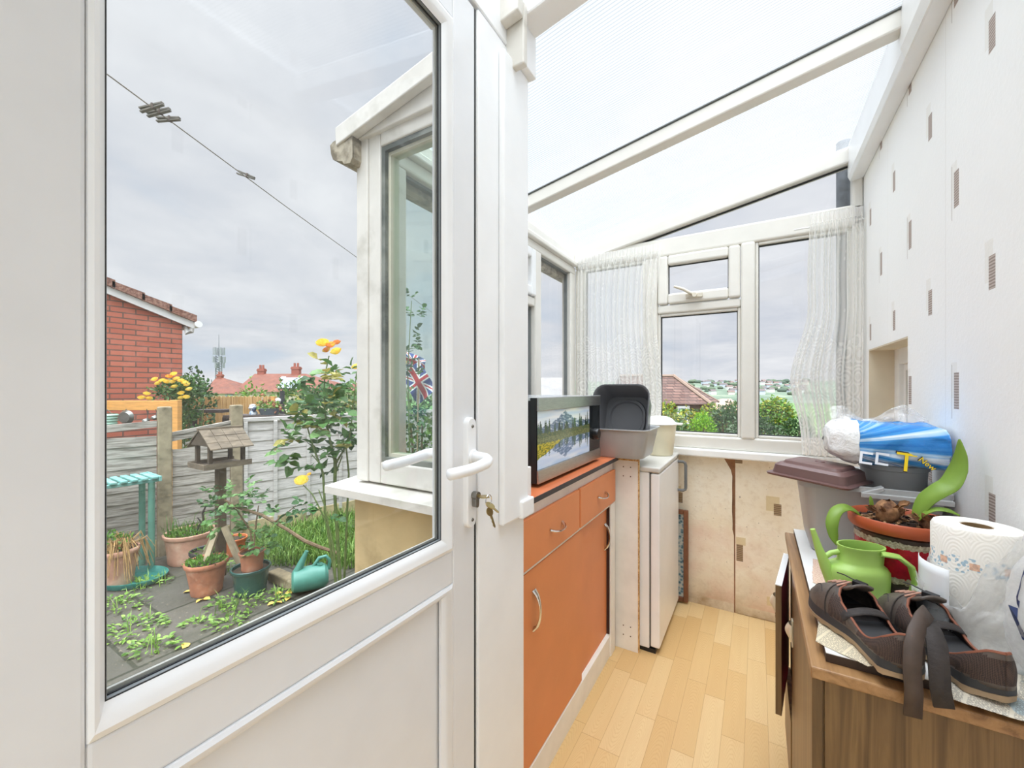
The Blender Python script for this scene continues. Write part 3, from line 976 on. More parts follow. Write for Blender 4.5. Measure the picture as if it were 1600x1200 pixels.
# ------------------------------------------------------------------ microwave
def landscape(u, v):
    """printed film: lake, firs and mountains; returns srgb"""
    def nz(a, b, s=0): return noise.noise(Vector((a, b, s)))
    hz = .53
    def above(u, h):                                     # h: height above shore 0..1
        top = (222, 234, 246) if h < .75 else (206, 224, 244)
        k = nz(u * 4, h * 6, 2)
        col = tuple(c + (255 - c) * max(0, .3 + k) for c in top)
        pk = .42 + .42 * max(0, 1 - abs(u - .47) / .17) + .2 * max(0, 1 - abs(u - .33) / .2) + .18 * max(0, 1 - abs(u - .62) / .2) + .07 * nz(u * 16, 0, 5) + .04 * nz(u * 50, 1, 5)
        if h < pk - .02:
            s = nz(u * 22 + h * 9, h * 12, 8)
            col = (150, 168, 190) if s > .05 else (104, 124, 148)
            if s > .3: col = (216, 224, 232)
        best = 0
        for i in range(34):
            r = random.Random(i * 13 + 5)
            cx = r.random()
            side = abs(cx - .47)
            ht = r.uniform(.28, .5) + side * .75 * r.uniform(.6, 1.1)
            w = .018 + .012 * r.random()
            if h < ht and abs(u - cx) < w * (1 - h / ht) * (1 + .5 * math.sin(h * 90 + i)) + .003:
                best = 1 + (i % 3)
        if best:
            col = ((34, 58, 44), (46, 72, 50), (62, 88, 58))[best - 1]
        if h < .16 + .06 * nz(u * 30, 3, 1):
            g = nz(u * 40, h * 60, 4)
            col = (74, 96, 58) if g > 0 else (110, 116, 70)
        return col
    if v >= hz:
        return above(u, (v - hz) / (1 - hz))
    d = hz - v
    if d < .10 + .02 * nz(u * 12, 1, 1):
        g = nz(u * 50, v * 40, 9)
        return (128, 134, 84) if g > .05 else (96, 108, 66)
    # yellow bank at left
    if v > .16 + u * .62 + .03 * nz(u * 14, v * 10, 3) and u < .46:
        g = nz(u * 36, v * 50, 6)
        return (206, 190, 60) if g > .1 else ((160, 158, 54) if g > -.2 else (104, 116, 48))
    hh = (d - .10) / .43
    c = above(min(.999, max(0, u + .006 * math.sin(v * 200))), min(1, .16 + hh * .9))
    return tuple(x * .82 + a for x, a in zip(c, (30, 38, 52)))
MX = -.632
mw = thing('microwave', 'black and silver microwave with forest lake picture on its door, on the orange worktop', 'microwave', (-.84, 1.53, .945))
bm = BM(); box(bm, -1.02, 1.226, .962, MX - .028, 1.85, 1.238); obj('casing', bm, black_plastic, mw, bev=.006)
bm = BM(); box(bm, -.98, 1.26, .9455, MX - .06, 1.82, .962); obj('base', bm, M('dark_base', (62, 48, 46), .5), mw)
bm = BM()
box(bm, MX - .004, 1.224, 1.203, MX + .004, 1.858, 1.248); box(bm, MX - .004, 1.224, .958, MX + .004, 1.858, 1.004)
obj('trim_strip', bm, steel, mw, bev=.002)
bm = BM(); box(bm, MX - .027, 1.224, .958, MX - .0041, 1.858, 1.2475); obj('door', bm, black_plastic, mw)
bm = BM()
box(bm, -1.0, 1.2255, 1.238, MX - .03, 1.852, 1.2475); obj('top_cover', bm, M('silver_top', (206, 208, 210), .25, .6), mw)
NU, NV = 150, 96
bm = BM(); cl = bm.loops.layers.color.new('Col') if False else None
me = bpy.data.meshes.new('picture_film')
vs_, fs_, cols = [], [], []
for j in range(NV + 1):
    for i in range(NU + 1):
        vs_.append((MX - .0015 - (-.84), 1.2245 + (1.722 - 1.2245) * i / NU - 1.53, 1.0045 + .198 * j / NV - .945))
        cols += [*lin(landscape(i / NU, j / NV))]
for j in range(NV):
    for i in range(NU):
        a = j * (NU + 1) + i
        fs_.append((a, a + 1, a + NU + 2, a + NU + 1))
bm.free()
me.from_pydata(vs_, [], fs_)
at = me.color_attributes.new('print', 'FLOAT_COLOR', 'POINT')
at.data.foreach_set('color', cols)
m, nt, b = newmat('printed_landscape_film')
at_ = nt.add('ShaderNodeVertexColor', layer_name='print')
nt.link(at_.outputs[0], b.inputs['Base Color'])
b.inputs['Roughness'].default_value = .12
me.materials.append(m)
o = bpy.data.objects.new('picture_film', me); COL.objects.link(o); o.parent = mw; tagp(o, 'forest lake and mountain print on the door glass')
bm = BM(); box(bm, MX - .004, 1.7225, 1.0042, MX - .0005, 1.857, 1.2028); obj('control_panel', bm, M('black_glass', (30, 34, 36), .06), mw)
bm = BM(); lathe(bm, [(.026, 0), (.026, .012), (.023, .02), (0, .02)], (MX - .0005, 1.79, 1.075), 24, rot=rotm('Y', PI / 2)); obj('knob', bm, M('black_knob', (14, 14, 16), .3), mw, smooth=40)

# ------------------------------------------------------------------ washing up bowls and tub
greyp = M('grey_bowl_plastic', (178, 179, 180), .35, var=.03)
darkp = M('dark_grey_bowl_plastic', (96, 96, 99), .38, var=.03)
def bowl(name, label, cat, mtx, hx, hy, h, mat, group=None):
    bm = BM()
    rtub(bm, [(hx * .80, hy * .78, .05, 0), (hx * .83, hy * .81, .055, .008), (hx * .955, hy * .945, .06, h * .93), (hx, hy, .065, h * .965), (hx, hy, .065, h), (hx * .97, hy * .965, .06, h), (hx * .935, hy * .925, .058, h * .94),
              (hx * .80, hy * .78, .05, .018), (hx * .77, hy * .74, .05, .008), (hx * .68, hy * .66, .08, .007), (hx * .66, hy * .64, .08, .017), (hx * .60, hy * .58, .08, .018), (hx * .56, hy * .54, .075, .009), (hx * .5, hy * .48, .07, .009)], mtx, seg=6)
    o = thing(name, label, cat, mtx.to_translation())
    obj('basin', bm, mat, o, smooth=50)
    return o
bowl('washing_up_bowl', 'mid grey rectangular washing up bowl sitting flat across the worktop end', 'bowl', Matrix.Translation((-.625, 2.085, .944)), .198, .165, .142, greyp)
tm = Matrix.Translation((-.597, 2.20, 1.115)) @ Matrix.Rotation(math.radians(-4), 4, 'Z') @ Matrix.Rotation(math.radians(76), 4, 'X') @ Matrix.Translation((0, 0, 0))
bowl('washing_up_bowl', 'dark grey washing up bowl propped on its side inside the mid grey bowl', 'bowl', tm, .150, .160, .135, darkp)
tb = thing('lidded_tub', 'cream round tub with white lid on the fridge top beside the grey bowls', 'tub', (-.485, 2.465, .90))
bm = BM(); lathe(bm, [(0, .901), (.07, .901), (.074, .905), (.088, 1.03), (.092, 1.065), (.094, 1.068), (.094, 1.078), (.086, 1.078)], (-.485, 2.465, 0), 36); obj('tub', bm, M('cream_plastic', (236, 228, 200), .35, var=.02), tb, smooth=40)
bm = BM(); lathe(bm, [(.1, 1.074), (.103, 1.079), (.1, 1.084), (.086, 1.09), (.07, 1.108), (.04, 1.12), (0, 1.122)], (-.485, 2.465, 0), 36)
xbox(bm, (-.385, 2.47, 1.0795), (.05, .05, .009)); obj('lid', bm, M('white_lid', (244, 243, 236), .35, var=.02), tb, smooth=40)

# ------------------------------------------------------------------ net curtains
m, nt, b = newmat('net_curtain')
nt.n.remove(b)
v = nt.obj()
x, y, z = nt.sep(v)
uvx = nt.add('ShaderNodeAttribute', attribute_name='cloth')
s_, t_, _ = nt.sep(uvx.outputs['Vector'])
cv = nt.comb(nt.math('MULTIPLY', s_, 14), nt.math('MULTIPLY', t_, 14), 0)
vo = nt.add('ShaderNodeTexVoronoi'); nt.link(nt.comb(nt.math('MULTIPLY', s_, 9), nt.math('MULTIPLY', t_, 9), 0), vo.inputs[0]); vo.inputs['Scale'].default_value = 1.7
rings = nt.math('ABSOLUTE', nt.math('SINE', nt.math('MULTIPLY', vo.outputs[0], 15.0)))
lace = nt.math('MULTIPLY', nt.math('GREATER_THAN', rings, .72), nt.math('LESS_THAN', t_, nt.math('MULTIPLY_ADD', nt.math('SINE', nt.math('MULTIPLY', s_, 14.0)), .04, .52)))
spr = nt.math('MULTIPLY', nt.math('LESS_THAN', vo.outputs[0], .13), nt.math('GREATER_THAN', t_, .5))
pat = nt.math('MAXIMUM', lace, nt.math('MULTIPLY', spr, .7))
lw = nt.add('ShaderNodeLayerWeight'); lw.inputs[0].default_value = .5
den = nt.math('MULTIPLY_ADD', nt.math('POWER', lw.outputs['Facing'], 1.2), .75, .42)
head = nt.math('GREATER_THAN', t_, 1.0)
al = nt.math('MAXIMUM', nt.math('MULTIPLY_ADD', pat, .15, den), nt.math('MULTIPLY', head, .85), clamp=True)
df = nt.add('ShaderNodeBsdfDiffuse'); df.inputs[0].default_value = lin((254, 253, 251))
tl = nt.add('ShaderNodeBsdfTranslucent'); tl.inputs[0].default_value = lin((254, 253, 251))
m1 = nt.add('ShaderNodeMixShader'); m1.inputs[0].default_value = .5; nt.link(df.outputs[0], m1.inputs[1]); nt.link(tl.outputs[0], m1.inputs[2])
tp = nt.add('ShaderNodeBsdfTransparent')
m2 = nt.add('ShaderNodeMixShader'); nt.link(al, m2.inputs[0]); nt.link(tp.outputs[0], m2.inputs[1]); nt.link(m1.outputs[0], m2.inputs[2])
nt.link(m2.outputs[0], nt.n['Material Output'].inputs[0])
net = m
def curtain(label, x0, x1, ztop, zbot, yc, waist, seed):
    cu = thing('net_curtain', label, 'curtain', ((x0 + x1) / 2, yc, zbot))
    bm = BM()
    lay = bm.verts.layers.float_vector.new('cloth')
    NX, NZ = 150, 46
    Wd = x1 - x0
    npl = int(Wd / .036)
    rows = []
    for i in range(NX + 1):
        col = []
        s = i / NX
        for j in range(NZ + 1):
            t = j / NZ * 1.04
            zz = zbot + (ztop - zbot) * t
            l, r_ = waist(min(t, 1))
            ph = s * npl * 2 * PI + 1.6 * noise.noise(Vector((s * 5, t * .8, seed)))
            amp = .010 + .010 * (1 - t) + .006 * noise.noise(Vector((s * 9, t * 2, seed + 4)))
            if t > .955: ph = s * npl * 3.3 * 2 * PI; amp = .0055
            xx = x0 + Wd * (l + (r_ - l) * (s + .010 * math.sin(ph * .5 + 1)))
            col.append(bm.verts.new((xx, yc + amp * math.sin(ph) - .012 * math.sin(PI * t) * (1 if t < 1 else 0), zz)))
            col[-1][lay] = Vector((s * Wd * 1.8, t, 0))
        rows.append(col)
    ce = []
    for i in range(NX):
        for j in range(NZ):
            bm.faces.new((rows[i][j], rows[i + 1][j], rows[i + 1][j + 1], rows[i][j + 1]))
    obj('cloth', bm, net, cu, smooth='all')
    bm = BM(); tube(bm, [(x0 - .003, yc + .012, ztop - .012), (x1, yc + .012, ztop - .012)], .004, 8); obj('wire', bm, paint_white, cu, smooth=True)
    return cu
curtain('gathered white net curtain at the corner of the end window above the grey bowls', -1.035, -.512, 2.115, 1.0, 2.585, lambda t: (0, 1 + .03 * math.sin(t * 7)), 1.0)
curtain('gathered white net curtain against the right wall', .168, .442, 2.115, .94, 2.565, lambda t: (.10 + .12 * t ** 2 - .20 * math.exp(-((t - .33) / .16) ** 2) + .04 * math.exp(-((t - .62) / .1) ** 2), 1.0), 6.0)

# ------------------------------------------------------------------ brown cupboard on the right
m, nt, b = newmat('brown_woodgrain')
v = nt.obj(); x, y, z = nt.sep(v)
hv = nt.math('ADD', x, y)
gn = nt.noise(nt.comb(nt.math('MULTIPLY', x, 46), nt.math('MULTIPLY', y, 46), nt.math('MULTIPLY', z, 1.6)), 1.0, 6, .6, .6)
c = nt.ramp(gn, [(.3, lin((78, 58, 36))), (.48, lin((110, 84, 54))), (.6, lin((130, 102, 66))), (.75, lin((92, 70, 44)))])
nt.link(c, b.inputs['Base Color']); b.inputs['Roughness'].default_value = .38
wood_v = m
m, nt, b = newmat('brown_woodgrain_top')
v = nt.obj(); x, y, z = nt.sep(v)
gn = nt.noise(nt.comb(nt.math('MULTIPLY', x, 46), nt.math('MULTIPLY', y, 2.4), nt.math('MULTIPLY', z, 46)), 1.0, 6, .6, .6)
c = nt.ramp(gn, [(.3, lin((122, 88, 56))), (.5, lin((162, 122, 80))), (.75, lin((184, 144, 100)))])
nt.link(c, b.inputs['Base Color']); b.inputs['Roughness'].default_value = .35
wood_t = m
darkedge = M('dark_board_edge', (58, 42, 32), .5, var=.1)
TZ = .762
cu = thing('cupboard', 'brown woodgrain cupboard against the right wall with one door ajar', 'cupboard', (.27, 1.36, 0))
bm = BM(); box(bm, .086, .942, TZ - .022, XR - .001, 1.775, TZ); obj('top', bm, wood_t, cu, bev=.003)
bm = BM()
box(bm, .102, .962, .07, XR - .003, .978, TZ - .022)         # near end
box(bm, .102, 1.75, .07, XR - .003, 1.766, TZ - .022)
box(bm, .43, .978, .07, XR - .003, 1.75, TZ - .022)
box(bm, .13, .99, .0, XR - .02, 1.74, .07)
box(bm, .104, .978, .07, .43, 1.75, .09)
box(bm, .104, 1.46, .09, .43, 1.476, TZ - .022)
obj('carcass', bm, wood_v, cu)
bm = BM(); box(bm, .108, .955, .075, XR - .004, .9615, TZ - .026); obj('end_panel', bm, wood_v, cu, bev=.0015)
bm = BM(); box(bm, .089, .955, .075, .1055, .973, TZ - .0225); box(bm, .089, .973, .075, .1015, 1.475, TZ - .0225); nd = obj('door', bm, wood_v, cu, bev=.0015)
bm = BM()
tube(bm, [(.107, .953, .455), (.107, .953, .515)], .0042, 10); obj('hinge', bm, M('dull_brown_hinge', (112, 88, 62), .35, .8), cu, smooth=True)
creamh = M('cream_metal_pull', (226, 216, 190), .3, .3)
def cup(bm, c, rot):
    def f(u, v):
        a = PI * (u - .5)
        return Vector(c) + rot @ Vector((.016 * math.cos(a) * (.25 + .75 * math.sin(PI * min(v + .08, 1))), .024 * (2 * v - 1), .017 * math.sin(a)))
    grid(bm, f, 8, 8)
bm = BM(); xbox(bm, (.0868, 1.43, .575), (.0035, .02, .075)); cup(bm, (.085, 1.43, .578), rotm('X', PI / 2) @ rotm('Z', PI)); obj('handle', bm, creamh, nd, smooth=50)
# far door ajar, hinged at the far end
ang = math.radians(6.8)
def dj(p):
    q = Vector((.098, 1.762, 0)) + Matrix.Rotation(-ang, 3, 'Z') @ (Vector(p) - Vector((.098, 1.762, 0)))
    return q
bm = BM(); vs = box(bm, .082, 1.468, .296, .098, 1.762, .686)
for q in vs: q.co = dj(q.co)
fd = obj('door', bm, wood_v, cu, bev=.001)
bm = BM(); vs = box(bm, .0815, 1.4675, .686, .0985, 1.762, .6885)
for q in vs: q.co = dj(q.co)
obj('top_edging', bm, paint_white, fd)
for hz_ in (.615, ):
    bm = BM(); xbox(bm, dj((.0805, 1.51, hz_)), (.003, .02, .07)); cup(bm, dj((.079, 1.51, hz_)), rotm('X', PI / 2) @ rotm('Z', PI)); obj('handle', bm, creamh, fd, smooth=50)
bm = BM(); box(bm, .086, 1.478, .075, .1015, 1.764, .285); obj('drawer', bm, wood_v, cu, bev=.0015)
for i, (cc, lab) in enumerate((((206, 40, 110), 'magenta folder standing inside the cupboard door that is ajar'),)):
    bm = BM(); box(bm, .108, 1.53, .0905, .118, 1.735, .66); obj('folder', bm, M('magenta_card', cc, .5), None, label=lab, cat='folder', loc=(.115, 1.64, .091))

# white board lying on the cupboard
wb = thing('white_board', 'white laminated board with dark edges lying on the brown cupboard', 'board', (.27, 1.36, TZ))
bm = BM(); box(bm, .112, .972, TZ + .0165, XR - .006, 1.768, TZ + .018); obj('face', bm, M('white_melamine', (240, 240, 238), .3, var=.02), wb)
bm = BM(); box(bm, .112, .972, TZ + .0005, XR - .006, 1.768, TZ + .0165); obj('edge', bm, darkedge, wb)
BZ = TZ + .0185
# ------------------------------------------------------------------ papers
def papermat(name, base, ink, sc, amt, col=None, rot=0.0):
    m, nt, b = newmat(name)
    v = nt.mapping(nt.obj(), rot=(0, 0, rot))
    x, y, z = nt.sep(v)
    ln = nt.math('GREATER_THAN', nt.math('FRACT', nt.math('MULTIPLY', y, 1 / sc)), .5)
    nz = nt.noise(nt.comb(nt.math('MULTIPLY', x, 330), nt.math('FLOOR', nt.math('MULTIPLY', y, 1 / sc)), 0), 1, 2)
    wds = nt.math('GREATER_THAN', nz, .46)
    colm = nt.math('GREATER_THAN', nt.math('FRACT', nt.math('MULTIPLY', x, 1 / .047)), .1)
    k = nt.math('MULTIPLY', nt.math('MULTIPLY', ln, wds), nt.math('MULTIPLY', colm, amt))
    c = nt.ramp(nt.noise(v, 7, 4), [(.3, lin(tuple(q * .95 for q in base))), (.7, lin(base))])
    if col:
        pat_ = nt.ramp(nt.noise(v, 16, 1, .4), [(.56, (0, 0, 0, 1)), (.58, (1, 1, 1, 1))])
        c = nt.mix(nt.math('MULTIPLY', pat_, .7), c, lin(col))
    nt.link(nt.mix(k, c, lin(ink)), b.inputs['Base Color'])
    b.inputs['Roughness'].default_value = .8
    return m
def sheet(name, label, pts, z, mat, seed, cat='newspaper', lift=.002, drop=None):
    c = sum((Vector((p[0], p[1], 0)) for p in pts), Vector()) / 4
    bm = BM()
    P = [Vector((p[0], p[1], 0)) for p in pts]
    def f(u, v):
        q = (P[0] * (1 - u) + P[1] * u) * (1 - v) + (P[3] * (1 - u) + P[2] * u) * v
        rag = .004 * noise.noise(Vector((u * 9, v * 9, seed)))
        q = q + Vector((rag if u in (0, 1) else 0, rag if v in (0, 1) else 0, 0))
        q.z = z + lift * (noise.noise(Vector((q.x * 22, q.y * 22, seed))) + .6)
        if drop: q.z += drop(q)
        return q
    grid(bm, f, 16, 16)
    return obj(name, bm, mat, None, smooth='all', label=label, cat=cat, loc=(c.x, c.y, z), solid=.0006)
news1 = papermat('yellowed_newsprint', (226, 212, 182), (120, 110, 100), .0034, .75, None, .5)
news2 = papermat('grey_newsprint', (222, 214, 196), (110, 106, 104), .0034, .8, (160, 190, 205), .4)
leafl = papermat('pinkish_leaflet', (228, 206, 184), (190, 120, 110), .007, .6, None, .1)
leafl2 = papermat('blue_printed_leaflet', (222, 206, 186), (110, 110, 140), .006, .5, (70, 80, 150), .9)
sheet('newspaper', 'yellowed newspaper page under the toe and arch of the brown shoe at the board corner', [(.120, 1.13), (.099, 1.0), (.170, .957), (.27, 1.04)], BZ + .0006, news1, 1)
sheet('newspaper', 'crumpled newspaper hanging over the cupboard edge below the heel by the kitchen roll', [(.26, .925), (.442, .91), (.442, 1.09), (.29, 1.05)], BZ + .0006, news2, 5, lift=.003)
sheet('leaflet', 'pinkish printed leaflet lying beside the green watering can', [(.122, 1.30), (.18, 1.27), (.20, 1.46), (.14, 1.48)], BZ + .0006, leafl, 3, 'paper')
sheet('leaflet', 'small blue printed leaflet between the watering can and the shoe toe', [(.118, 1.22), (.17, 1.19), (.19, 1.255), (.13, 1.285)], BZ + .0006, leafl2, 4, 'paper')
# ------------------------------------------------------------------ grey recycling box and what is on it
gb = thing('recycling_box', 'large grey plastic recycling box standing on the board by the wall', 'box', (.275, 1.68, BZ))
bm = BM()
mt = Matrix.Translation((.277, 1.685, 0))
greyb = M('grey_box_plastic', (176, 176, 175), .42, var=.03)
rtub(bm, [(.130, .130, .03, BZ + .001), (.134, .134, .03, BZ + .006), (.156, .178, .03, .985), (.168, .190, .03, .987), (.168, .190, .03, 1.002), (.160, .182, .03, 1.003), (.152, .173, .028, .995), (.128, .128, .026, BZ + .012)], mt)
obj('body', bm, greyb, gb, smooth=40)
bm = BM()
prism(bm, [(.255, 1.487, .99), (.30, 1.4925, 1.008), (.30, 1.4925, .996), (.262, 1.487, .978)], (0, .03, 0))
box(bm, .25, 1.484, .975, .436, 1.4955, .989)
obj('rim_clip', bm, M('pale_grey_rim', (186, 186, 185), .4), gb, bev=.002)
# brown caddy lid
browncad = M('brown_caddy_plastic', (112, 84, 80), .35, var=.04)
cl = thing('caddy_lid', 'brown plastic caddy lid resting tilted on the grey recycling box corner', 'lid', (.165, 1.56, 1.02))
mt = Matrix.Translation((.160, 1.565, 1.0045)) @ Matrix.Diagonal((.92, .92, .95, 1)) @ Matrix.Rotation(math.radians(-28), 4, 'Z') @ Matrix.Rotation(math.radians(3), 4, 'Y')
bm = BM()
rtub(bm, [(.118, .10, .02, 0), (.12, .102, .02, .006), (.106, .088, .018, .0085), (.102, .084, .02, .034), (.092, .074, .02, .042)], mt, cap1=False)
rtub(bm, [(.092, .074, .02, .042), (.084, .066, .018, .0425), (.08, .062, .018, .05), (.074, .056, .016, .052)], mt, cap0=False)
obj('shell', bm, browncad, cl, smooth=35)
bm = BM(); vs = lathe(bm, [(0, .0545), (.012, .0545), (.014, .052)], (0, 0, 0), 16)
for r_ in vs:
    for q in r_: q.co = mt @ (q.co + Vector((.0, .01, 0)))
obj('dimple', bm, M('darker_brown', (100, 72, 70), .4), cl, smooth=True)
tub = thing('plastic_tub', 'dark grey round tub standing inside the grey recycling box', 'tub', (.325, 1.66, .79))
bm = BM(); lathe(bm, [(0, .791), (.062, .791), (.076, 1.04), (.08, 1.042), (.08, 1.055), (.073, 1.055), (.06, .80), (0, .80)], (.350, 1.645, 0), 32); obj('bucket', bm, M('dark_grey_tub', (166, 166, 165), .45), tub, smooth=40)
bm = BM(); tube(bm, [(.40, 1.497, 1.0085), (.420, 1.52, 1.018), (.430, 1.55, 1.016), (.432, 1.60, 1.0085)], .005, 8); obj('cable', bm, black_plastic, None, smooth=True, label='short black cable on the rim of the grey recycling box', cat='cable', loc=(.41, 1.62, 1.01))

# ------------------------------------------------------------------ kitchen towel pack (blue wrapper)
m, nt, b = newmat('blue_ray_wrapper')
v = nt.obj(); x, y, z = nt.sep(v)
ax = nt.math('SUBTRACT', x, -.16); az = nt.math('SUBTRACT', z, .075)
an = nt.math('ARCTAN2', az, ax)
nz = nt.noise(nt.comb(nt.math('MULTIPLY', an, 6), nt.math('MULTIPLY', ax, .8), 0), 1.4, 3)
c = nt.ramp(nz, [(.36, lin((24, 112, 196))), (.48, lin((60, 150, 220))), (.56, lin((170, 208, 240))), (.62, lin((232, 240, 250))), (.70, lin((50, 140, 214)))])
nt.link(c, b.inputs['Base Color']); b.inputs['Roughness'].default_value = .18
nt.link(nt.bump(nt.noise(v, 34, 4, .6), .5, .006), b.inputs['Normal'])
blue_wrap = m
def filmmat(name, white, gl):
    m, nt, b = newmat(name)
    nt.n.remove(b)
    v = nt.obj()
    nz = nt.noise(v, 26, 5, .65, .8)
    bp_ = nt.bump(nt.noise(v, 45, 4, .6, .8), .9, .008)
    df = nt.add('ShaderNodeBsdfDiffuse'); df.inputs[0].default_value = lin((252, 252, 252))
    tl = nt.add('ShaderNodeBsdfTranslucent'); tl.inputs[0].default_value = lin((252, 252, 252))
    m1 = nt.add('ShaderNodeMixShader'); m1.inputs[0].default_value = .5; nt.link(df.outputs[0], m1.inputs[1]); nt.link(tl.outputs[0], m1.inputs[2])
    tp = nt.add('ShaderNodeBsdfTransparent')
    m2 = nt.add('ShaderNodeMixShader'); nt.link(nt.math('MULTIPLY_ADD', nt.math('POWER', nz, 1.5), white * .5, white * .35, clamp=True), m2.inputs[0]); nt.link(tp.outputs[0], m2.inputs[1]); nt.link(m1.outputs[0], m2.inputs[2])
    g_ = nt.add('ShaderNodeBsdfGlossy'); g_.inputs['Roughness'].default_value = .12; nt.link(bp_, g_.inputs['Normal'])
    m3 = nt.add('ShaderNodeMixShader'); m3.inputs[0].default_value = gl; nt.link(m2.outputs[0], m3.inputs[1]); nt.link(g_.outputs[0], m3.inputs[2])
    nt.link(m3.outputs[0], nt.n['Material Output'].inputs[0])
    return m
film = filmmat('clear_film', .5, .12)
m, nt, b = newmat('crumpled_white_film')
b.inputs['Base Color'].default_value = lin((246, 246, 246)); b.inputs['Roughness'].default_value = .22
nt.link(nt.bump(nt.noise(nt.obj(), 40, 5, .65, .6), .9, .008), b.inputs['Normal'])
white_wrap = m
kp = thing('kitchen_towel_pack', 'blue and white wrapped pack of kitchen towel lying on the grey recycling box', 'packet', (.32, 1.56, 1.04))
PX0, PX1 = .185, .437
PY, PZ, RY, RZ = 1.60, 1.121, .10, .063
def packp(s, a):
    e = 1 - .38 * max(0, (.16 - s) / .16) ** 1.5 - .10 * max(0, (s - .9) / .1) ** 2
    cx = math.cos(a); sz = math.sin(a)
    ex = 2 / 2.8
    yy = RY * e * (abs(cx) ** ex) * (1 if cx > 0 else -1)
    zz = RZ * e * (abs(sz) ** ex) * (1 if sz > 0 else -1)
    zz *= 1 - .10 * math.exp(-(yy / .03) ** 2) * (1 if sz > 0 else .3)
    w = noise.noise(Vector((s * 6, a * 2.5, 3))) * .008 + noise.noise(Vector((s * 18, a * 5, 9))) * .003
    zt = PZ + zz + w + .010 * (s - .5) * -1
    return Vector((PX0 + (PX1 - PX0) * s + .006 * noise.noise(Vector((a * 3, s * 3, 0))), PY + yy + w, max(zt, 1.058)))
def partpack(s0, s1, grow, n):
    bm = BM()
    def f(u, v):
        s = s0 + (s1 - s0) * u
        a = v * 2 * PI
        p = packp(s, a)
        c = Vector((p.x, PY, PZ))
        return c + (p - c) * (1 + grow)
    vs, fs = grid(bm, lambda u, v: f(u, v), n, 48)
    for ring in (vs[0], vs[-1]):
        bm.faces.new(ring[:-1])
    return bm
obj('wrapper', partpack(.24, 1.0, .0, 30), blue_wrap, kp, smooth='all', weld=True, label='blue printed wrapper')
obj('white_end', partpack(0, .26, .02, 14), white_wrap, kp, smooth='all', weld=True, label='white film end of the pack')
bm = BM()
def ff(u, v):
    s = .06 + .9 * u
    zz = PZ + .058 + .050 * v * (.55 + .45 * math.sin(u * 9 + 1)) + .01 * noise.noise(Vector((u * 8, v * 4, 1)))
    return Vector((PX0 + (PX1 - PX0) * s, PY + .03 + .035 * v + .015 * noise.noise(Vector((u * 7, v * 3, 6))), zz))
grid(bm, ff, 40, 8)
obj('loose_film', bm, film, kp, smooth='all')
# wrapper printing
yellow = M('yellow_print', (250, 214, 30), .3); black_ink = M('black_print', (20, 24, 40), .4)
white_ink = M('white_print', (238, 242, 250), .3)
def face(px, pz, tilt=.0, dy=0.0):
    return Matrix.Translation((px, PY - RY - .0035 + dy, pz)) @ Matrix.Rotation(math.radians(78), 4, 'X') @ Matrix.Rotation(tilt, 4, 'Z')
textmesh('lettering', 'T', .080, face(.345, 1.078, -.12, -.0008), black_ink, kp)
textmesh('lettering', 'T', .072, face(.345, 1.078, -.12, -.0018), yellow, kp)
textmesh('lettering', 'New', .021, face(.386, 1.080, -.75, -.0022), black_ink, kp, .0014)
textmesh('lettering', 'New', .0195, face(.386, 1.080, -.75, -.0034), yellow, kp)
for i, xx in enumerate((.262, .296)):
    bm = BM()
    mt = face(xx, 1.084, -.12, -.001)
    for q in ((-.014, -.016, .014, -.010), (-.014, .012, .014, .018), (-.014, -.010, -.008, .012)):
        vs = box(bm, q[0], q[1], 0, q[2], q[3], .001)
        for k_ in vs: k_.co = mt @ k_.co
    obj('lettering', bm, white_ink, kp, label='white and blue block lettering')

# ------------------------------------------------------------------ red planter, pot and bulb plant
RX, RYY = .305, 1.372
pl = thing('planter', 'red banded brown planter holding the bulb plant pot on the board', 'planter', (RX, RYY, BZ))
m, nt, b = newmat('red_glitter_band')
x, y, z = nt.sep(nt.obj())
jag = nt.math('MULTIPLY', nt.noise(nt.obj(), 120, 2), .012)
zz = nt.math('ADD', z, jag)
red = nt.ramp(nt.noise(nt.obj(), 60, 5, .7), [(.3, lin((130, 12, 30))), (.7, lin((190, 22, 44)))])
crm = nt.ramp(nt.noise(nt.obj(), 140, 3, .7), [(.3, lin((120, 104, 84))), (.7, lin((206, 196, 172)))])
brn = nt.ramp(nt.noise(nt.obj(), 20, 4), [(.3, lin((52, 40, 36))), (.7, lin((88, 70, 62)))])
c = nt.mix(rectmask(nt, x, zz, -1, 1, .056, .134), brn, red)
c = nt.mix(rectmask(nt, x, zz, -1, 1, .047, .060), c, crm)
c = nt.mix(rectmask(nt, x, zz, -1, 1, .130, .144), c, crm)
nt.link(c, b.inputs['Base Color']); b.inputs['Roughness'].default_value = .22
bm = BM(); lathe(bm, [(0, BZ + .001), (.078, BZ + .001), (.083, BZ + .006), (.086, BZ + .05), (.088, BZ + .12), (.0885, BZ + .146), (.084, BZ + .149), (.082, BZ + .14), (.079, BZ + .02), (0, BZ + .015)], (RX, RYY, 0), 40); obj('pot', bm, m, pl, smooth=50)
terra_pl = M('terracotta_plastic', (178, 84, 48), .4, var=.04)
pp = thing('plant_pot', 'terracotta plastic pot of bulbs set inside the red planter', 'pot', (RX, RYY, BZ + .02))
bm = BM(); lathe(bm, [(0, BZ + .02), (.062, BZ + .021), (.078, BZ + .15), (.096, BZ + .152), (.1005, BZ + .16), (.1015, BZ + .178), (.098, BZ + .182), (.094, BZ + .178), (.09, BZ + .158)], (RX, RYY, 0), 44); obj('rim', bm, terra_pl, pp, smooth=45)
bm = BM()
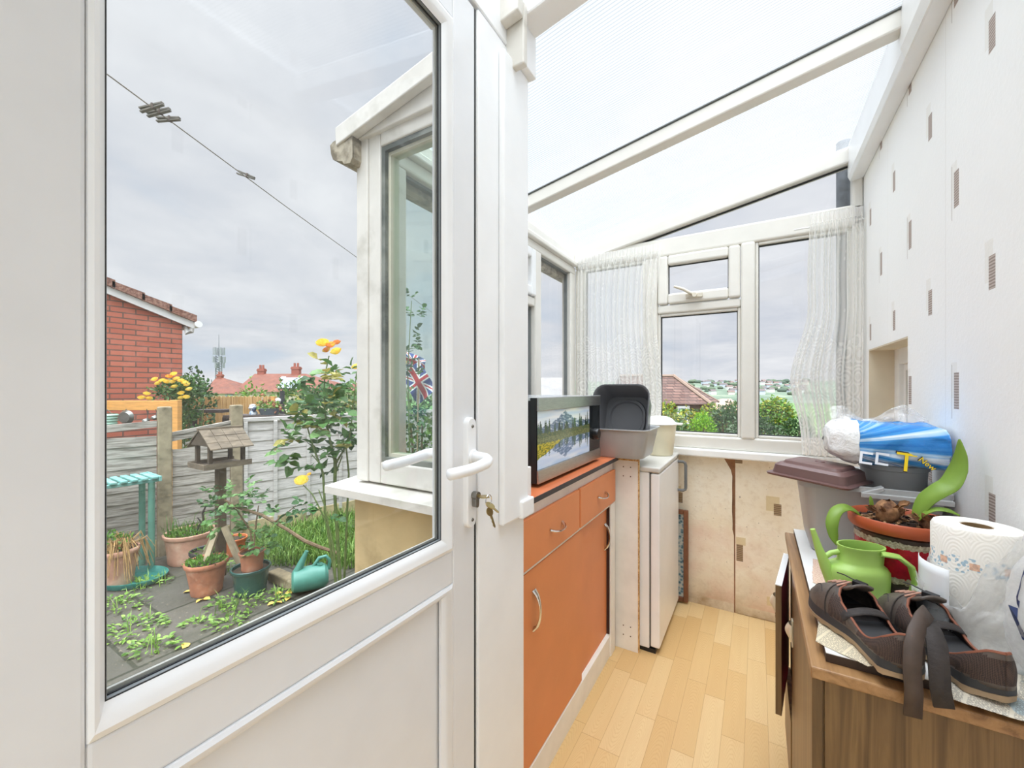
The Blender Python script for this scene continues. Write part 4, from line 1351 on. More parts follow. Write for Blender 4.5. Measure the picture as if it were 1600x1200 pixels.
def soil(u, v):
    a = u * 2 * PI; r_ = v * .0935
    return Vector((RX + r_ * math.cos(a), RYY + r_ * math.sin(a), BZ + .163 + .007 * noise.noise(Vector((r_ * math.cos(a) * 60, r_ * math.sin(a) * 60, 2)))))
grid(bm, soil, 36, 14)
for i in range(150):
    a = rnd.random() * 2 * PI; r_ = .088 * rnd.random() ** .5
    xbox(bm, (RX + r_ * math.cos(a), RYY + r_ * math.sin(a), BZ + .168), (rnd.uniform(.004, .014), rnd.uniform(.003, .007), .004), Matrix.Rotation(rnd.random() * 6, 3, 'Z') @ Matrix.Rotation(rnd.uniform(-.5, .5), 3, 'X'), 0 if rnd.random() < .45 else 1)
obj('compost', bm, [M('dark_compost', (58, 42, 32), .9, var=.25, vs=80), M('bark_chips', (150, 112, 76), .85, var=.3, vs=60)], pp, weld=False)
bp = thing('bulb_plant', 'bulb plant with long green strap leaves growing from the terracotta pot', 'plant', (RX, RYY, BZ + .165))
def bulb(bm, c, r_, h, seed):
    rr = random.Random(seed)
    def f(u, v):
        a = u * 2 * PI
        k = math.sin(PI * (.12 + .8 * v)) ** .8
        q = 1 + .22 * noise.noise(Vector((math.cos(a) * 2, math.sin(a) * 2, v * 4 + seed)))
        return Vector(c) + Vector((math.cos(a) * r_ * k * q, math.sin(a) * r_ * k * q, h * v + .005 * noise.noise(Vector((a * 3, v * 6, seed)))))
    grid(bm, f, 16, 9)
    for i in range(16):
        a = rr.random() * 2 * PI; k = rr.random()
        p = Vector(c) + Vector((math.cos(a) * r_ * .8, math.sin(a) * r_ * .8, h * (.4 + .5 * k)))
        leaf(bm, p, Vector((math.cos(a), math.sin(a), rr.uniform(.3, 1.4))), rv(rr), rr.uniform(.015, .03), .014, 0)
bm = BM(); bulb(bm, (RX - .022, RYY + .01, BZ + .158), .026, .058, 2); bulb(bm, (RX + .05, RYY - .03, BZ + .158), .020, .04, 5); bulb(bm, (RX + .065, RYY - .012, BZ + .158), .016, .03, 8)
obj('bulb', bm, M('papery_bulb', (166, 122, 84), .85, var=.3, vs=60, col2=(92, 60, 40)), bp, smooth=60)
leafg = M('strap_leaf_green', (138, 172, 66), .35, var=.12, vs=14, stretch=(1, 1, .3), trl=.25)
def strap(pts, ws, twist=None, up=(0, -1, .3), th=.0016):
    bm = BM()
    pts = [Vector(p) for p in pts]
    # catmull-rom resample
    out, wo = [], []
    n = len(pts)
    for i in range(n - 1):
        p0, p1, p2, p3 = pts[max(i - 1, 0)], pts[i], pts[i + 1], pts[min(i + 2, n - 1)]
        for k in range(6):
            t = k / 6
            out.append(.5 * ((2 * p1) + (p2 - p0) * t + (2 * p0 - 5 * p1 + 4 * p2 - p3) * t * t + (3 * p1 - p0 - 3 * p2 + p3) * t ** 3))
            wo.append(ws[i] + (ws[i + 1] - ws[i]) * t)
    out.append(pts[-1]); wo.append(ws[-1])
    up = Vector(up).normalized()
    L, Mv, R = [], [], []
    for i, p in enumerate(out):
        d = (out[min(i + 1, len(out) - 1)] - out[max(i - 1, 0)]).normalized()
        u_ = up if twist is None else (up * (1 - i / len(out)) + Vector(twist) * (i / len(out))).normalized()
        s = d.cross(u_)
        if s.length < 1e-4: s = d.orthogonal()
        s.normalize()
        nn = s.cross(d)
        L.append(bm.verts.new(p + s * wo[i] + nn * wo[i] * .25)); Mv.append(bm.verts.new(p)); R.append(bm.verts.new(p - s * wo[i] + nn * wo[i] * .25))
    for i in range(len(out) - 1):
        bm.faces.new((L[i], L[i + 1], Mv[i + 1], Mv[i])); bm.faces.new((Mv[i], Mv[i + 1], R[i + 1], R[i]))
    return bm
z0 = BZ + .165
def wp(u, v, y): 
    w = u - 800; t = y / (CS * FPX + SN * w)
    return Vector(((-SN * FPX + CS * w) * t, y, EYE + (HOR - v) * t))
def leafobj(bm, lab): obj('leaf', bm, leafg, bp, smooth='all', solid=.0018, label=lab)
leafobj(strap([wp(1345, 812, 1.355), wp(1337, 801, 1.345), wp(1322, 794, 1.33), wp(1307, 800, 1.315), wp(1300, 818, 1.30), wp(1302, 838, 1.295), wp(1308, 852, 1.29)], [.008, .011, .013, .0135, .013, .010, .002], None, (0, -.5, 1)), 'drooping curled leaf')
leafobj(strap([wp(1433, 810, 1.345), wp(1437, 798, 1.345), wp(1449, 781, 1.345), wp(1468, 768, 1.345), wp(1486, 757, 1.35), wp(1498, 735, 1.36), wp(1502, 712, 1.365), wp(1499, 686, 1.37)], [.008, .013, .018, .020, .021, .019, .013, .001], (-.7, -.5, .2), (-.35, -.7, .7)), 'tall upright leaf')
leafobj(strap([wp(1436, 812, 1.335), wp(1446, 803, 1.33), wp(1463, 797, 1.325), wp(1482, 799, 1.32), wp(1500, 806, 1.315)], [.006, .008, .009, .008, .001], None, (0, -.3, 1)), 'low sideways leaf')
leafobj(strap([wp(1362, 790, 1.385), wp(1361, 782, 1.385), wp(1360, 775, 1.386)], [.004, .004, .001], None, (0, -1, 0)), 'short new shoot')

# ------------------------------------------------------------------ green watering can
lime = M('lime_plastic', (168, 204, 104), .38, var=.03)
GX, GY = .205, 1.262
wc = thing('watering_can', 'small lime green watering can beside the red planter on the board', 'watering can', (GX, GY, BZ))
bm = BM()
RZ35 = Matrix.Rotation(math.radians(25), 3, 'Z')
def wcell(prof):
    rings = []
    for hx, hy, z_, ox in prof:
        rings.append([bm.verts.new(Vector((GX, GY, BZ + z_)) + RZ35 @ Vector((ox + hx * math.cos(2 * PI * k / 32), hy * math.sin(2 * PI * k / 32), 0))) for k in range(32)])
    for A, B in zip(rings[:-1], rings[1:]):
        for k in range(32):
            bm.faces.new((A[k], A[(k + 1) % 32], B[(k + 1) % 32], B[k]))
    return rings
r_ = wcell([(.060, .042, .0015, 0), (.063, .045, .004, 0), (.066, .047, .05, 0), (.066, .047, .068, 0), (.060, .043, .078, 0), (.048, .036, .084, .004), (.047, .034, .09, .006), (.048, .034, .12, .008), (.0495, .0355, .122, .008), (.0495, .0355, .126, .008), (.046, .032, .126, .008), (.044, .03, .09, .006), (.058, .04, .07, 0), (.058, .04, .01, 0)])
bm.faces.new(r_[0][::-1]); bm.faces.new(r_[-1])
obj('body', bm, lime, wc, smooth=45)
bm = BM()
P = lambda a, b_, c_: Vector((GX, GY, BZ)) + RZ35 @ Vector((a, b_, c_))
tube(bm, [P(-.052, 0, .035), P(-.068, .003, .07), P(-.083, .006, .115), P(-.095, .008, .158)], [.017, .0125, .0085, .0055], 14)
tube(bm, [P(-.074, .004, .09), P(-.056, .003, .104), P(-.04, .002, .108)], .006, 10)
obj('spout', bm, lime, wc, smooth=True)
bm = BM()
tube(bm, [P(.030, -.028, .118), P(.062, -.036, .115), P(.086, -.04, .095), P(.094, -.042, .06), P(.086, -.04, .025), P(.06, -.034, .016)], .0125, 12, flat=.45)
obj('handle', bm, lime, wc, smooth=True)

# ------------------------------------------------------------------ kitchen roll in a torn bag
KX, KY = .372, 1.165
m, nt, b = newmat('quilted_kitchen_paper')
v = nt.obj(); x, y, z = nt.sep(v)
an = nt.math('ARCTAN2', y, x)
wv = nt.add('ShaderNodeTexWave', wave_type='RINGS', rings_direction='SPHERICAL')
cell = nt.comb(nt.math('SUBTRACT', nt.math('FRACT', nt.math('MULTIPLY', an, 1.5)), .5), nt.math('SUBTRACT', nt.math('FRACT', nt.math('MULTIPLY', z, 14)), .5), 0)
nt.link(cell, wv.inputs[0]); wv.inputs['Scale'].default_value = 3.2; wv.inputs['Distortion'].default_value = 1.2
vo = nt.add('ShaderNodeTexVoronoi'); nt.link(nt.comb(nt.math('MULTIPLY', an, 4.5), nt.math('MULTIPLY', z, 62), 0), vo.inputs[0]); vo.inputs['Scale'].default_value = 2.0
bandd = nt.math('MULTIPLY', rectmask(nt, an, z, -4, 4, .148, .178), nt.math('LESS_THAN', vo.outputs[0], .42))
band2 = nt.math('MULTIPLY', rectmask(nt, an, z, -4, 4, .157, .170), nt.math('GREATER_THAN', nt.math('SINE', nt.math('MULTIPLY', an, 9)), .6))
c = nt.mix(nt.math('MULTIPLY', bandd, .7), lin((247, 243, 235)), lin((120, 172, 200)))
c = nt.mix(nt.math('MULTIPLY', band2, .7), c, lin((226, 160, 110)))
nt.link(c, b.inputs['Base Color']); b.inputs['Roughness'].default_value = .9
nt.link(nt.bump(wv.outputs[0], .16, .004), b.inputs['Normal'])
kr = thing('kitchen_roll', 'standing white kitchen roll with a printed blue border in torn clear film', 'kitchen roll', (KX, KY, BZ))
bm = BM(); lathe(bm, [(.021, BZ + .001), (.06, BZ + .001), (.0645, BZ + .006), (.0645, BZ + .222), (.061, BZ + .229), (.045, BZ + .231), (.024, BZ + .230), (.022, BZ + .226)], (KX, KY, 0), 48); obj('roll', bm, m, kr, smooth=50)
bm = BM(); lathe(bm, [(.022, BZ + .0015), (.022, BZ + .2285), (.0205, BZ + .2285), (.0205, BZ + .0015)], (KX, KY, 0), 24); obj('core', bm, M('brown_card_core', (150, 122, 84), .8), kr, smooth=50)
bagfilm = filmmat('crumpled_bag_film', .8, .07)
bg_ = thing('plastic_bag', 'crumpled clear plastic bag with navy print around the kitchen roll', 'bag', (KX, KY, BZ))
def bagf(u, v):
    a = math.radians(-200) + u * math.radians(318)
    n_ = noise.noise(Vector((math.cos(a) * 3, math.sin(a) * 3, v * 4)))
    n2 = noise.noise(Vector((math.cos(a) * 9, math.sin(a) * 9, v * 12 + 7)))
    top = .095 + .19 * max(0, math.cos(a + .55)) ** 1.2 + .05 * n_
    r_ = .072 + .016 * n_ + .008 * n2 + .030 * (1 - v) ** 2 + .012 * v
    return Vector((min(KX + r_ * math.cos(a), XR - .004), KY + r_ * math.sin(a), BZ + .002 + v * top))
bm = BM(); grid(bm, bagf, 72, 26); obj('film', bm, bagfilm, bg_, smooth='all')
bm = BM()
def flap(u, v):
    return Vector((KX - .078 + .05 * v * u - .004 * math.sin(u * 5), KY - .02 + .075 * u + .02 * noise.noise(Vector((u * 4, v * 4, 2))), BZ + .04 + v * (.10 + .03 * math.sin(u * 3)) + .012 * noise.noise(Vector((u * 6, v * 6, 5)))))
grid(bm, flap, 16, 14)
obj('film_flap', bm, bagfilm, bg_, smooth='all')
bm = BM()
def wsh(u, v):
    a = math.radians(160) + u * math.radians(66)
    return Vector((KX + .083 * math.cos(a), KY + .083 * math.sin(a) - .006, BZ + .004 + v * .148))
grid(bm, wsh, 8, 8)
obj('white_sheet', bm, M('white_film_sheet', (240, 243, 246), .3, var=.02), bg_, smooth='all', solid=.001)
navy = M('navy_print', (42, 56, 98), .35)
def onbag(u0, v0, pts, mt=navy):
    bm = BM()
    vs = []
    for du, dv in pts:
        p = bagf(u0 + du, v0 + dv)
        d = (p - Vector((KX, KY, p.z))).normalized()
        vs.append(bm.verts.new(p + d * .0016))
    n = len(vs) // 2
    for i in range(n - 1):
        bm.faces.new((vs[i], vs[i + 1], vs[2 * n - 2 - i], vs[2 * n - 1 - i]))
    obj('print', bm, mt, bg_, label='navy printed logo stroke')
arc_o = [(-.035 * math.cos(t), .16 * math.sin(t)) for t in [PI * (-.55 + 1.0 * k / 8) for k in range(9)]]
arc_i = [(-.018 * math.cos(t), .10 * math.sin(t)) for t in [PI * (-.55 + 1.0 * k / 8) for k in range(9)]]
# second bag end by the wall
bm = BM()
def b2(u, v):
    a = u * 2 * PI
    k = math.sin(PI * (.06 + .9 * v)) ** .6
    n_ = 1 + .22 * noise.noise(Vector((math.cos(a) * 2.2, math.sin(a) * 2.2, v * 4 + 3))) + .1 * noise.noise(Vector((math.cos(a) * 7, math.sin(a) * 7, v * 12)))
    return Vector((min(.407 + .045 * k * n_ * math.cos(a), XR - .003), 1.022 + .045 * k * n_ * math.sin(a), BZ + .001 + v * .235))
grid(bm, b2, 40, 26)
b2o = obj('plastic_bag', bm, bagfilm, None, smooth='all', label='upright crumpled clear plastic bag nearest the wall in front of the kitchen roll', cat='bag', loc=(.407, 1.022, BZ))

def onbag2(u0, v0, pts):
    bm = BM(); vs = []
    for du, dv in pts:
        p = b2(u0 + du, v0 + dv); d = Vector((p.x - .407, p.y - 1.022, 0)).normalized()
        vs.append(bm.verts.new(p + d * .0016))
    n = len(vs) // 2
    for i in range(n - 1): bm.faces.new((vs[i], vs[i + 1], vs[2 * n - 2 - i], vs[2 * n - 1 - i]))
    obj('print', bm, navy, b2o, label='navy printed logo stroke')
onbag2(.575, .74, arc_o + arc_i[::-1])
onbag2(.57, .48, [(-.05, .10), (-.03, .03), (.0, -.03), (.03, -.09), (.06, -.09), (.04, -.02), (.01, .04), (-.01, .10)])
# ------------------------------------------------------------------ shoes
m, nt, b = newmat('brown_shoe_leather')
v = nt.obj()
c = nt.ramp(nt.noise(v, 30, 5, .6), [(.3, lin((68, 59, 53))), (.7, lin((102, 91, 83)))])
nt.link(c, b.inputs['Base Color']); b.inputs['Roughness'].default_value = .5
nt.link(nt.bump(nt.noise(v, 160, 3), .3, .002), b.inputs['Normal'])
leather = m
m, nt, b = newmat('brown_mesh_fabric')
v = nt.obj()
ch = nt.add('ShaderNodeTexChecker'); nt.link(nt.mapping(v, rot=(.6, .6, .78)), ch.inputs[0]); ch.inputs['Scale'].default_value = 560
ch.inputs[1].default_value = lin((48, 38, 36)); ch.inputs[2].default_value = lin((84, 66, 58))
nt.link(ch.outputs[0], b.inputs['Base Color']); b.inputs['Roughness'].default_value = .8
meshfab = m
shoe_foam = M('black_foxing', (52, 52, 54), .55, var=.1); shoe_tan = M('tan_outsole', (168, 142, 112), .7, var=.1, vs=30)
lining = M('dark_lining', (34, 28, 28), .85); orange_trim = M('rust_trim', (140, 84, 62), .7)
strapm = M('black_strap', (58, 52, 50), .75, var=.15, vs=50, bump=.3, bs_=200)
strap_br = M('brown_strap', (80, 66, 58), .6, var=.12, vs=40)
pinkbutton = M('pinkish_eyelet_cord', (196, 150, 130), .5)
SL = .268
def sw(t):      # half width along the shoe, t 0 heel .. 1 toe
    k = min(1, (t / .10)) ** .5 if t < .10 else (1 if t < .8 else max(0, 1 - ((t - .8) / .2) ** 2.2) ** .5)
    base = .033 + .017 * math.exp(-((t - .72) / .22) ** 2) - .003 * math.exp(-((t - .38) / .12) ** 2)
    return base * k
def sh(t):
    if t < .55: return .092 - .016 * (math.sin(PI * min(t / .5, 1)) ** 2) - .012 * (t / .55) ** 4
    q = (t - .55) / .45
    return .083 * (1 - q) ** .9 * .9 + .008 + .036 * (1 - q ** 5) * q ** .4
def opn(t):     # half angle of the opening
    if t < .03: return .42
    if t < .58: return .42 + .42 * math.sin(PI * (t - .03) / .55)
    if t < .64: return .42 * (1 - (t - .58) / .06)
    return 0
def curvez(t):  # sole rocker
    return .010 * max(0, (t - .72) / .28) ** 2 + .004 * max(0, (.08 - t) / .08)
def shoe(name, label, pos, rz, mirror, extra):
    th = thing(name, label, 'shoe', pos, rz)
    mx = -1 if mirror else 1
    # sole layers (local coords: y heel->toe, x width)
    def soleb(z0, z1, g0, g1, mat, nm, bumps=0):
        bm = BM()
        N = 40
        L, R, L2, R2 = [], [], [], []
        for i in range(N + 1):
            t = i / N
            y = t * SL
            w0 = max(sw(t), .0015) * g0 + .002; w1 = max(sw(t), .0015) * g1 + .002
            cx = .006 * math.sin(PI * t) * mx
            zz = curvez(t)
            b0 = z0 + zz + (bumps * (.5 + .5 * math.sin(t * 55)))
            z1_ = z1(t) if callable(z1) else z1
            L.append(bm.verts.new((cx - w0, y, b0))); R.append(bm.verts.new((cx + w0, y, b0)))
            L2.append(bm.verts.new((cx - w1, y, z1_ + zz))); R2.append(bm.verts.new((cx + w1, y, z1_ + zz)))
        for i in range(N):
            bm.faces.new((L[i], R[i], R[i + 1], L[i + 1])); bm.faces.new((L2[i], L2[i + 1], R2[i + 1], R2[i]))
            bm.faces.new((L[i], L[i + 1], L2[i + 1], L2[i])); bm.faces.new((R[i], R2[i], R2[i + 1], R[i + 1]))
        bm.faces.new((L[0], L2[0], R2[0], R[0])); bm.faces.new((L[-1], R[-1], R2[-1], L2[-1]))
        return obj(nm, bm, mat, th, smooth=40, local=True)
    soleb(.0005, .012, 1.02, 1.06, shoe_tan, 'outsole', .003)
    ztop = lambda t: .030 + .010 * math.exp(-((t) / .25) ** 2) + .006 * math.exp(-((t - .42) / .13) ** 2)
    soleb(.0125, ztop, 1.05, 1.0, shoe_foam, 'midsole')
    def upper(side, t, s, inset=0.0):
        a0 = opn(t) * PI / 2
        a1 = PI / 2
        a = a1 + (a0 - a1) * s
        w = max(sw(t), .0003) - inset * min(1, t * 12)
        h = sh(t) - .022 - inset
        x = w * math.sin(a) ** .75 * (1 + .10 * math.sin(PI * s) * (1 if t < .6 else .3))
        z = .022 + curvez(t) + h * math.cos(a) ** .9 if math.cos(a) > 0 else .022 + curvez(t)
        return Vector(((.006 * math.sin(PI * t) * mx) + side * x, t * SL * (1 - .012 * (1 if inset else 0)) + (.003 if inset and t < .1 else 0), z))
    bm = BM()
    for side in (-1, 1):
        vs, fs = grid(bm, lambda u, v, side=side: upper(side, u ** 1.25 * .999, v), 48, 12)
        for f in fs:
            c_ = f.calc_center_median()
            t = c_.y / SL
            f.material_index = 1 if (t < .60 and c_.z < .072 and c_.z > .03 and not (.34 < t < .44)) else 0
    bmesh.ops.recalc_face_normals(bm, faces=bm.faces)
    obj('upper', bm, [leather, meshfab], th, smooth='all', local=True, weld=True, solid=.003)
    bm = BM()
    for side in (-1, 1):
        grid(bm, lambda u, v, side=side: upper(side, .004 + .66 * u, v, .004), 30, 8)
    def ins(u, v):
        t = .01 + .75 * u
        return Vector((.006 * math.sin(PI * t) * mx + (2 * v - 1) * max(sw(t) - .004, .001), t * SL, .034 + curvez(t)))
    grid(bm, ins, 20, 6)
    obj('lining', bm, lining, th, smooth='all', local=True)
    bm = BM()
    for side in (-1, 1):
        tube(bm, [upper(side, .63 * (i / 26) ** 1.3, 1.0) for i in range(27)], .0024, 6)
    obj('trim', bm, orange_trim, th, smooth=True, local=True)
    # tongue
    bm = BM()
    def tg(u, v):
        t = .50 + .18 * v
        return Vector((.006 * math.sin(PI * t) * mx + (2 * u - 1) * .020, t * SL, .002 + sh(.66) - .004 + .020 * (1 - v) ** 1.2 - .012 * v * (1 - v) - .006 * (2 * u - 1) ** 2))
    grid(bm, tg, 8, 8)
    obj('tongue', bm, leather, th, smooth='all', local=True, solid=.005)
    # instep strap across the ankle
    bm = BM()
    def isp(u, v):
        a = (u - .5) * 2
        t = .40 + .05 * v
        p = upper(1 if a > 0 else -1, t, min(1, 1.5 * (1 - abs(a)) + .25))
        q = upper(1, t, 1.0)
        k = max(0, 1 - abs(a) / .62)
        return Vector((.006 * math.sin(PI * t) * mx + a * .058 if abs(a) < .62 else p.x + math.copysign(.003, a), t * SL + .02 * a * a, (q.z + .012 * (1 - (a / .62) ** 2) + .002) if abs(a) < .62 else p.z + .003))
    grid(bm, isp, 26, 3)
    obj('instep_strap', bm, strapm, th, smooth='all', local=True, solid=.003)
    # bungee laces and toggle
    bm = BM()
    for k in range(4):
        t = .62 + .055 * k
        pts = [upper(-1, t, .86) + Vector((-.004, 0, .003)), upper(-1, t + .02, 1) + Vector((0, 0, .006)), upper(1, t + .035, 1) + Vector((0, 0, .006)), upper(1, t + .05, .86) + Vector((.004, 0, .003))]
        tube(bm, pts, .0017, 6)
    obj('bungee_lace', bm, pinkbutton, th, smooth=True, local=True)
    bm = BM(); p = upper(1, .60, .95) + Vector((-.012, .004, .010)); xbox(bm, p, (.014, .022, .011), rotm('Z', .5)); tube(bm, [p + Vector((0, .012, .002)), p + Vector((-.012, .03, .006)), p + Vector((-.015, .05, .002))], .0014, 6)
    obj('toggle', bm, black_plastic, th, local=True, bev=.002)
    # seams on the toe
    bm = BM()
    for s_ in (-1, 1):
        tube(bm, [upper(s_, .70 + .28 * i / 12, .42 + .25 * math.sin(PI * i / 12)) + Vector((0, 0, .0022)) for i in range(13)], .0012, 5)
        tube(bm, [upper(s_, .62 + .05 * math.sin(i / 8), i / 8 * .95) + Vector((s_ * .002, 0, .0018)) for i in range(9)], .0012, 5)
    obj('stitching', bm, strapm, th, smooth=True, local=True)
    for kind, pts, w, mt in extra:
        bm = BM()
        p_ = [Vector(p) for p in pts]
        n = len(p_)
        A, B = [], []
        for i, p in enumerate(p_):
            d = (p_[min(i + 1, n - 1)] - p_[max(i - 1, 0)]).normalized()
            sd = d.cross(Vector((-.25, -1, .25)) if kind != 'ankle' else Vector((0, 0, 1)))
            if kind == 'ankle': sd = Vector((0, 0, 1))
            sd.normalize()
            A.append(bm.verts.new(p + sd * w)); B.append(bm.verts.new(p - sd * w))
        for i in range(n - 1):
            bm.faces.new((A[i], A[i + 1], B[i + 1], B[i]))
        obj('strap', bm, mt, th, smooth='all', solid=.0032)
    return th
dirz = math.atan2(.109, .221)      # toes point away and a little left
# straps given in world coordinates
s1 = [('hang', [wp(1450, 956, .985), wp(1441, 966, .965), wp(1431, 988, .936), wp(1426, 1012, .920), wp(1425, 1045, .914), wp(1428, 1082, .918), wp(1426, 1120, .924)], .0118, strap_br)]
s2 = [('hang', [wp(1447, 966, .985), wp(1456, 984, .955), wp(1464, 1006, .934), wp(1467, 1040, .920), wp(1469, 1075, .918), wp(1475, 1106, .922)], .0130, strapm)]
def tolocal(ex, pos, rz):
    R_ = Matrix.Rotation(-rz, 3, 'Z')
    return [(k_, [R_ @ (Vector(p) - Vector(pos)) for p in pts], w, mt) for k_, pts, w, mt in ex]
_obj = obj
def shoe_at(label, pos, rz, mirror, ex):
    global obj
    loc_ex = tolocal(ex, pos, rz)
    def lobj(*a, **k):
        k['local'] = True
        return _obj(*a, **k)
    obj = lobj
    r_ = shoe('walking_shoe', label, pos, rz, mirror, loc_ex)
    obj = _obj
    return r_
shoe_at('brown walking shoe whose toe points at the watering can, nearest the cupboard front', (.222, .93, BZ + .003), .364, False, s1)
shoe_at('brown walking shoe with wide open ankle beside the kitchen roll', (.332, .943, BZ + .003), .31, True, s2)

# ------------------------------------------------------------------ keys in the door lock
ks = thing('key_bunch', 'small bunch of brass keys hanging from the garden door lock', 'keys', (DX + .02, .745, 1.04))
ky0 = DX - .004
def keyblade(p, d, bow_w, L, name):
    d = Vector(d).normalized()
    bm = BM()
    s = Vector((0, 1, 0)) if abs(d.y) < .6 else Vector((1, 0, 0))
    pts = []
    for k in range(14):
        a = 2 * PI * k / 14
        pts.append(Vector(p) + d * (.011 * (1 - math.cos(a))) + s * bow_w * math.sin(a))
    n_ = d.cross(s).normalized() * .0022
    prism(bm, [q - n_ / 2 for q in pts], n_)
    e = Vector(p) + d * .021
    q = [e + s * .0036, e + d * L + s * .0032, e + d * (L + .003), e + d * L - s * .002]
    for k in range(5):
        q.append(e + d * (L * (1 - .18 * (k + .5))) - s * (.0018 if k % 2 else .0036))
    q.append(e - s * .0036)
    prism(bm, [x_ - n_ / 2 for x_ in q], n_)
    return obj(name, bm, brass, ks, bev=.0004)
keyblade((ky0 + .030, .7385, 1.043), (1, 0, 0), .012, .001, 'key')
keyblade((ky0 + .046, .7475, 1.018), (.12, .35, -1), .0115, .028, 'key')
keyblade((ky0 + .043, .744, 1.030), (.5, .3, -.5), .0105, .012, 'key')
bm = BM()
tube(bm, [(ky0 + .013, .7385, 1.043), (ky0 + .03, .7385, 1.043)], .0035, 8)
obj('key', bm, brass, ks, smooth=True, label='key stem in the lock')
bm = BM()
tube(bm, [Vector((ky0 + .049, .744 + .011 * math.cos(a), 1.034 + .013 * math.sin(a))) for a in [2 * PI * k / 20 for k in range(21)]], .0011, 6)
obj('ring', bm, chrome, ks, smooth=True)
# ================================================================== the garden outside
def gth(name, label, cat, lat, d, z, rz=0.0, group=None, kind=None):
    return thing(name, label, cat, W(lat, d, z), YAW + rz, group, kind)
def lo(name, bm, mats, parent, **k):
    return obj(name, bm, mats, parent, local=True, **k)
def gp(u, v, d):
    return W(LU(u, d), d, ZV(v, d))
def dground(v):
    return (EYE - GND) * FPX / (v - HOR)

# terrain and paving
def terr(lat, d):
    if d < 10: return GND - .05
    k = min(1, (d - 10) / 45)
    h = GND - .05 - 8 * k * k * (3 - 2 * k)
    if d > 300 and lat > -50:
        q = min(1, (d - 300) / 420)
        h += (21.5 + 4.0 * noise.noise(Vector((lat / 190, 1.3, 0))) + 3.0 * noise.noise(Vector((lat / 60, 5, 0)))) * q * q * (3 - 2 * q)
    return h
m, nt, b = newmat('fields')
v = nt.obj()
c = nt.ramp(nt.noise(v, .012, 4), [(.4, lin((84, 122, 64))), (.6, lin((108, 140, 80)))])
c = nt.mix(nt.math('GREATER_THAN', nt.sep(v)[2], -3.5), c, nt.ramp(nt.noise(v, 1.5, 5), [(.4, lin((92, 94, 80))), (.6, lin((118, 116, 100)))]))
hl = nt.ramp(nt.sep(v)[2], [(0, (0, 0, 0, 1)), (1, (1, 1, 1, 1))])
far = nt.math('GREATER_THAN', nt.sep(v)[2], -6.5)
far = nt.math('MULTIPLY', far, nt.math('LESS_THAN', nt.sep(v)[2], 60))
wood = nt.ramp(nt.noise(v, .03, 6, .7), [(.4, lin((84, 104, 84))), (.55, lin((112, 128, 108))), (.7, lin((146, 152, 128)))])
dd = nt.math('GREATER_THAN', nt.add('ShaderNodeVectorMath', operation='LENGTH').outputs['Value'], 1e9)
ln_ = nt.add('ShaderNodeVectorMath', operation='LENGTH'); nt.link(v, ln_.inputs[0])
c = nt.mix(nt.math('GREATER_THAN', ln_.outputs['Value'], 330.0), c, wood)
nt.link(c, b.inputs['Base Color']); b.inputs['Roughness'].default_value = .95
bm = BM()
DS = [-6, 0, 4, 8, 10, 13, 17, 21, 26, 32, 40, 50, 60, 90, 140, 200, 260, 300, 340, 380, 430, 480, 540, 600, 660, 720, 780]
rows = []
NL = 150
for d_ in DS:
    w_ = max(30, abs(d_) * 1.7)
    rows.append([bm.verts.new(W(-w_ + 2 * w_ * i / NL, d_, terr(-w_ + 2 * w_ * i / NL, d_))) for i in range(NL + 1)])
for A, B in zip(rows[:-1], rows[1:]):
    for i in range(NL): bm.faces.new((A[i], A[i + 1], B[i + 1], B[i]))
struct('ground', bm, m, 'open ground and green fields falling away to distant wooded hills', 'ground', smooth='all')
m, nt, b = newmat('old_paving')
v = nt.obj(); x, y, z = nt.sep(v)
br = nt.add('ShaderNodeTexBrick'); nt.link(nt.mapping(v, rot=(0, 0, PI / 2), loc=(0, .12, 0)), br.inputs['Vector'])
br.inputs['Scale'].default_value = 1.0; br.inputs['Brick Width'].default_value = .62; br.inputs['Row Height'].default_value = .6; br.inputs['Mortar Size'].default_value = .012
br.inputs['Color1'].default_value = lin((78, 75, 67)); br.inputs['Color2'].default_value = lin((94, 89, 79)); br.inputs['Mortar'].default_value = lin((44, 46, 32))
ms = nt.ramp(nt.noise(v, 2.2, 6, .65), [(.42, (0, 0, 0, 1)), (.62, (1, 1, 1, 1))])
c = nt.mix(nt.math('MULTIPLY', ms, .5), br.outputs[0], lin((58, 60, 44)))
c = nt.mix(nt.math('MULTIPLY', nt.math('GREATER_THAN', nt.noise(v, 42, 3, .6), .66), .4), c, lin((164, 152, 128)))
nt.link(c, b.inputs['Base Color']); b.inputs['Roughness'].default_value = .8
nt.link(nt.bump(nt.noise(v, 40, 5), .3, .01), b.inputs['Normal'])
bm = BM(); box(bm, -7.5, -3.5, GND - .04, -.64, 6.5, GND)
struct('floor.001', bm, m, 'dark weathered garden paving slabs with weeds in the joints', 'paving')

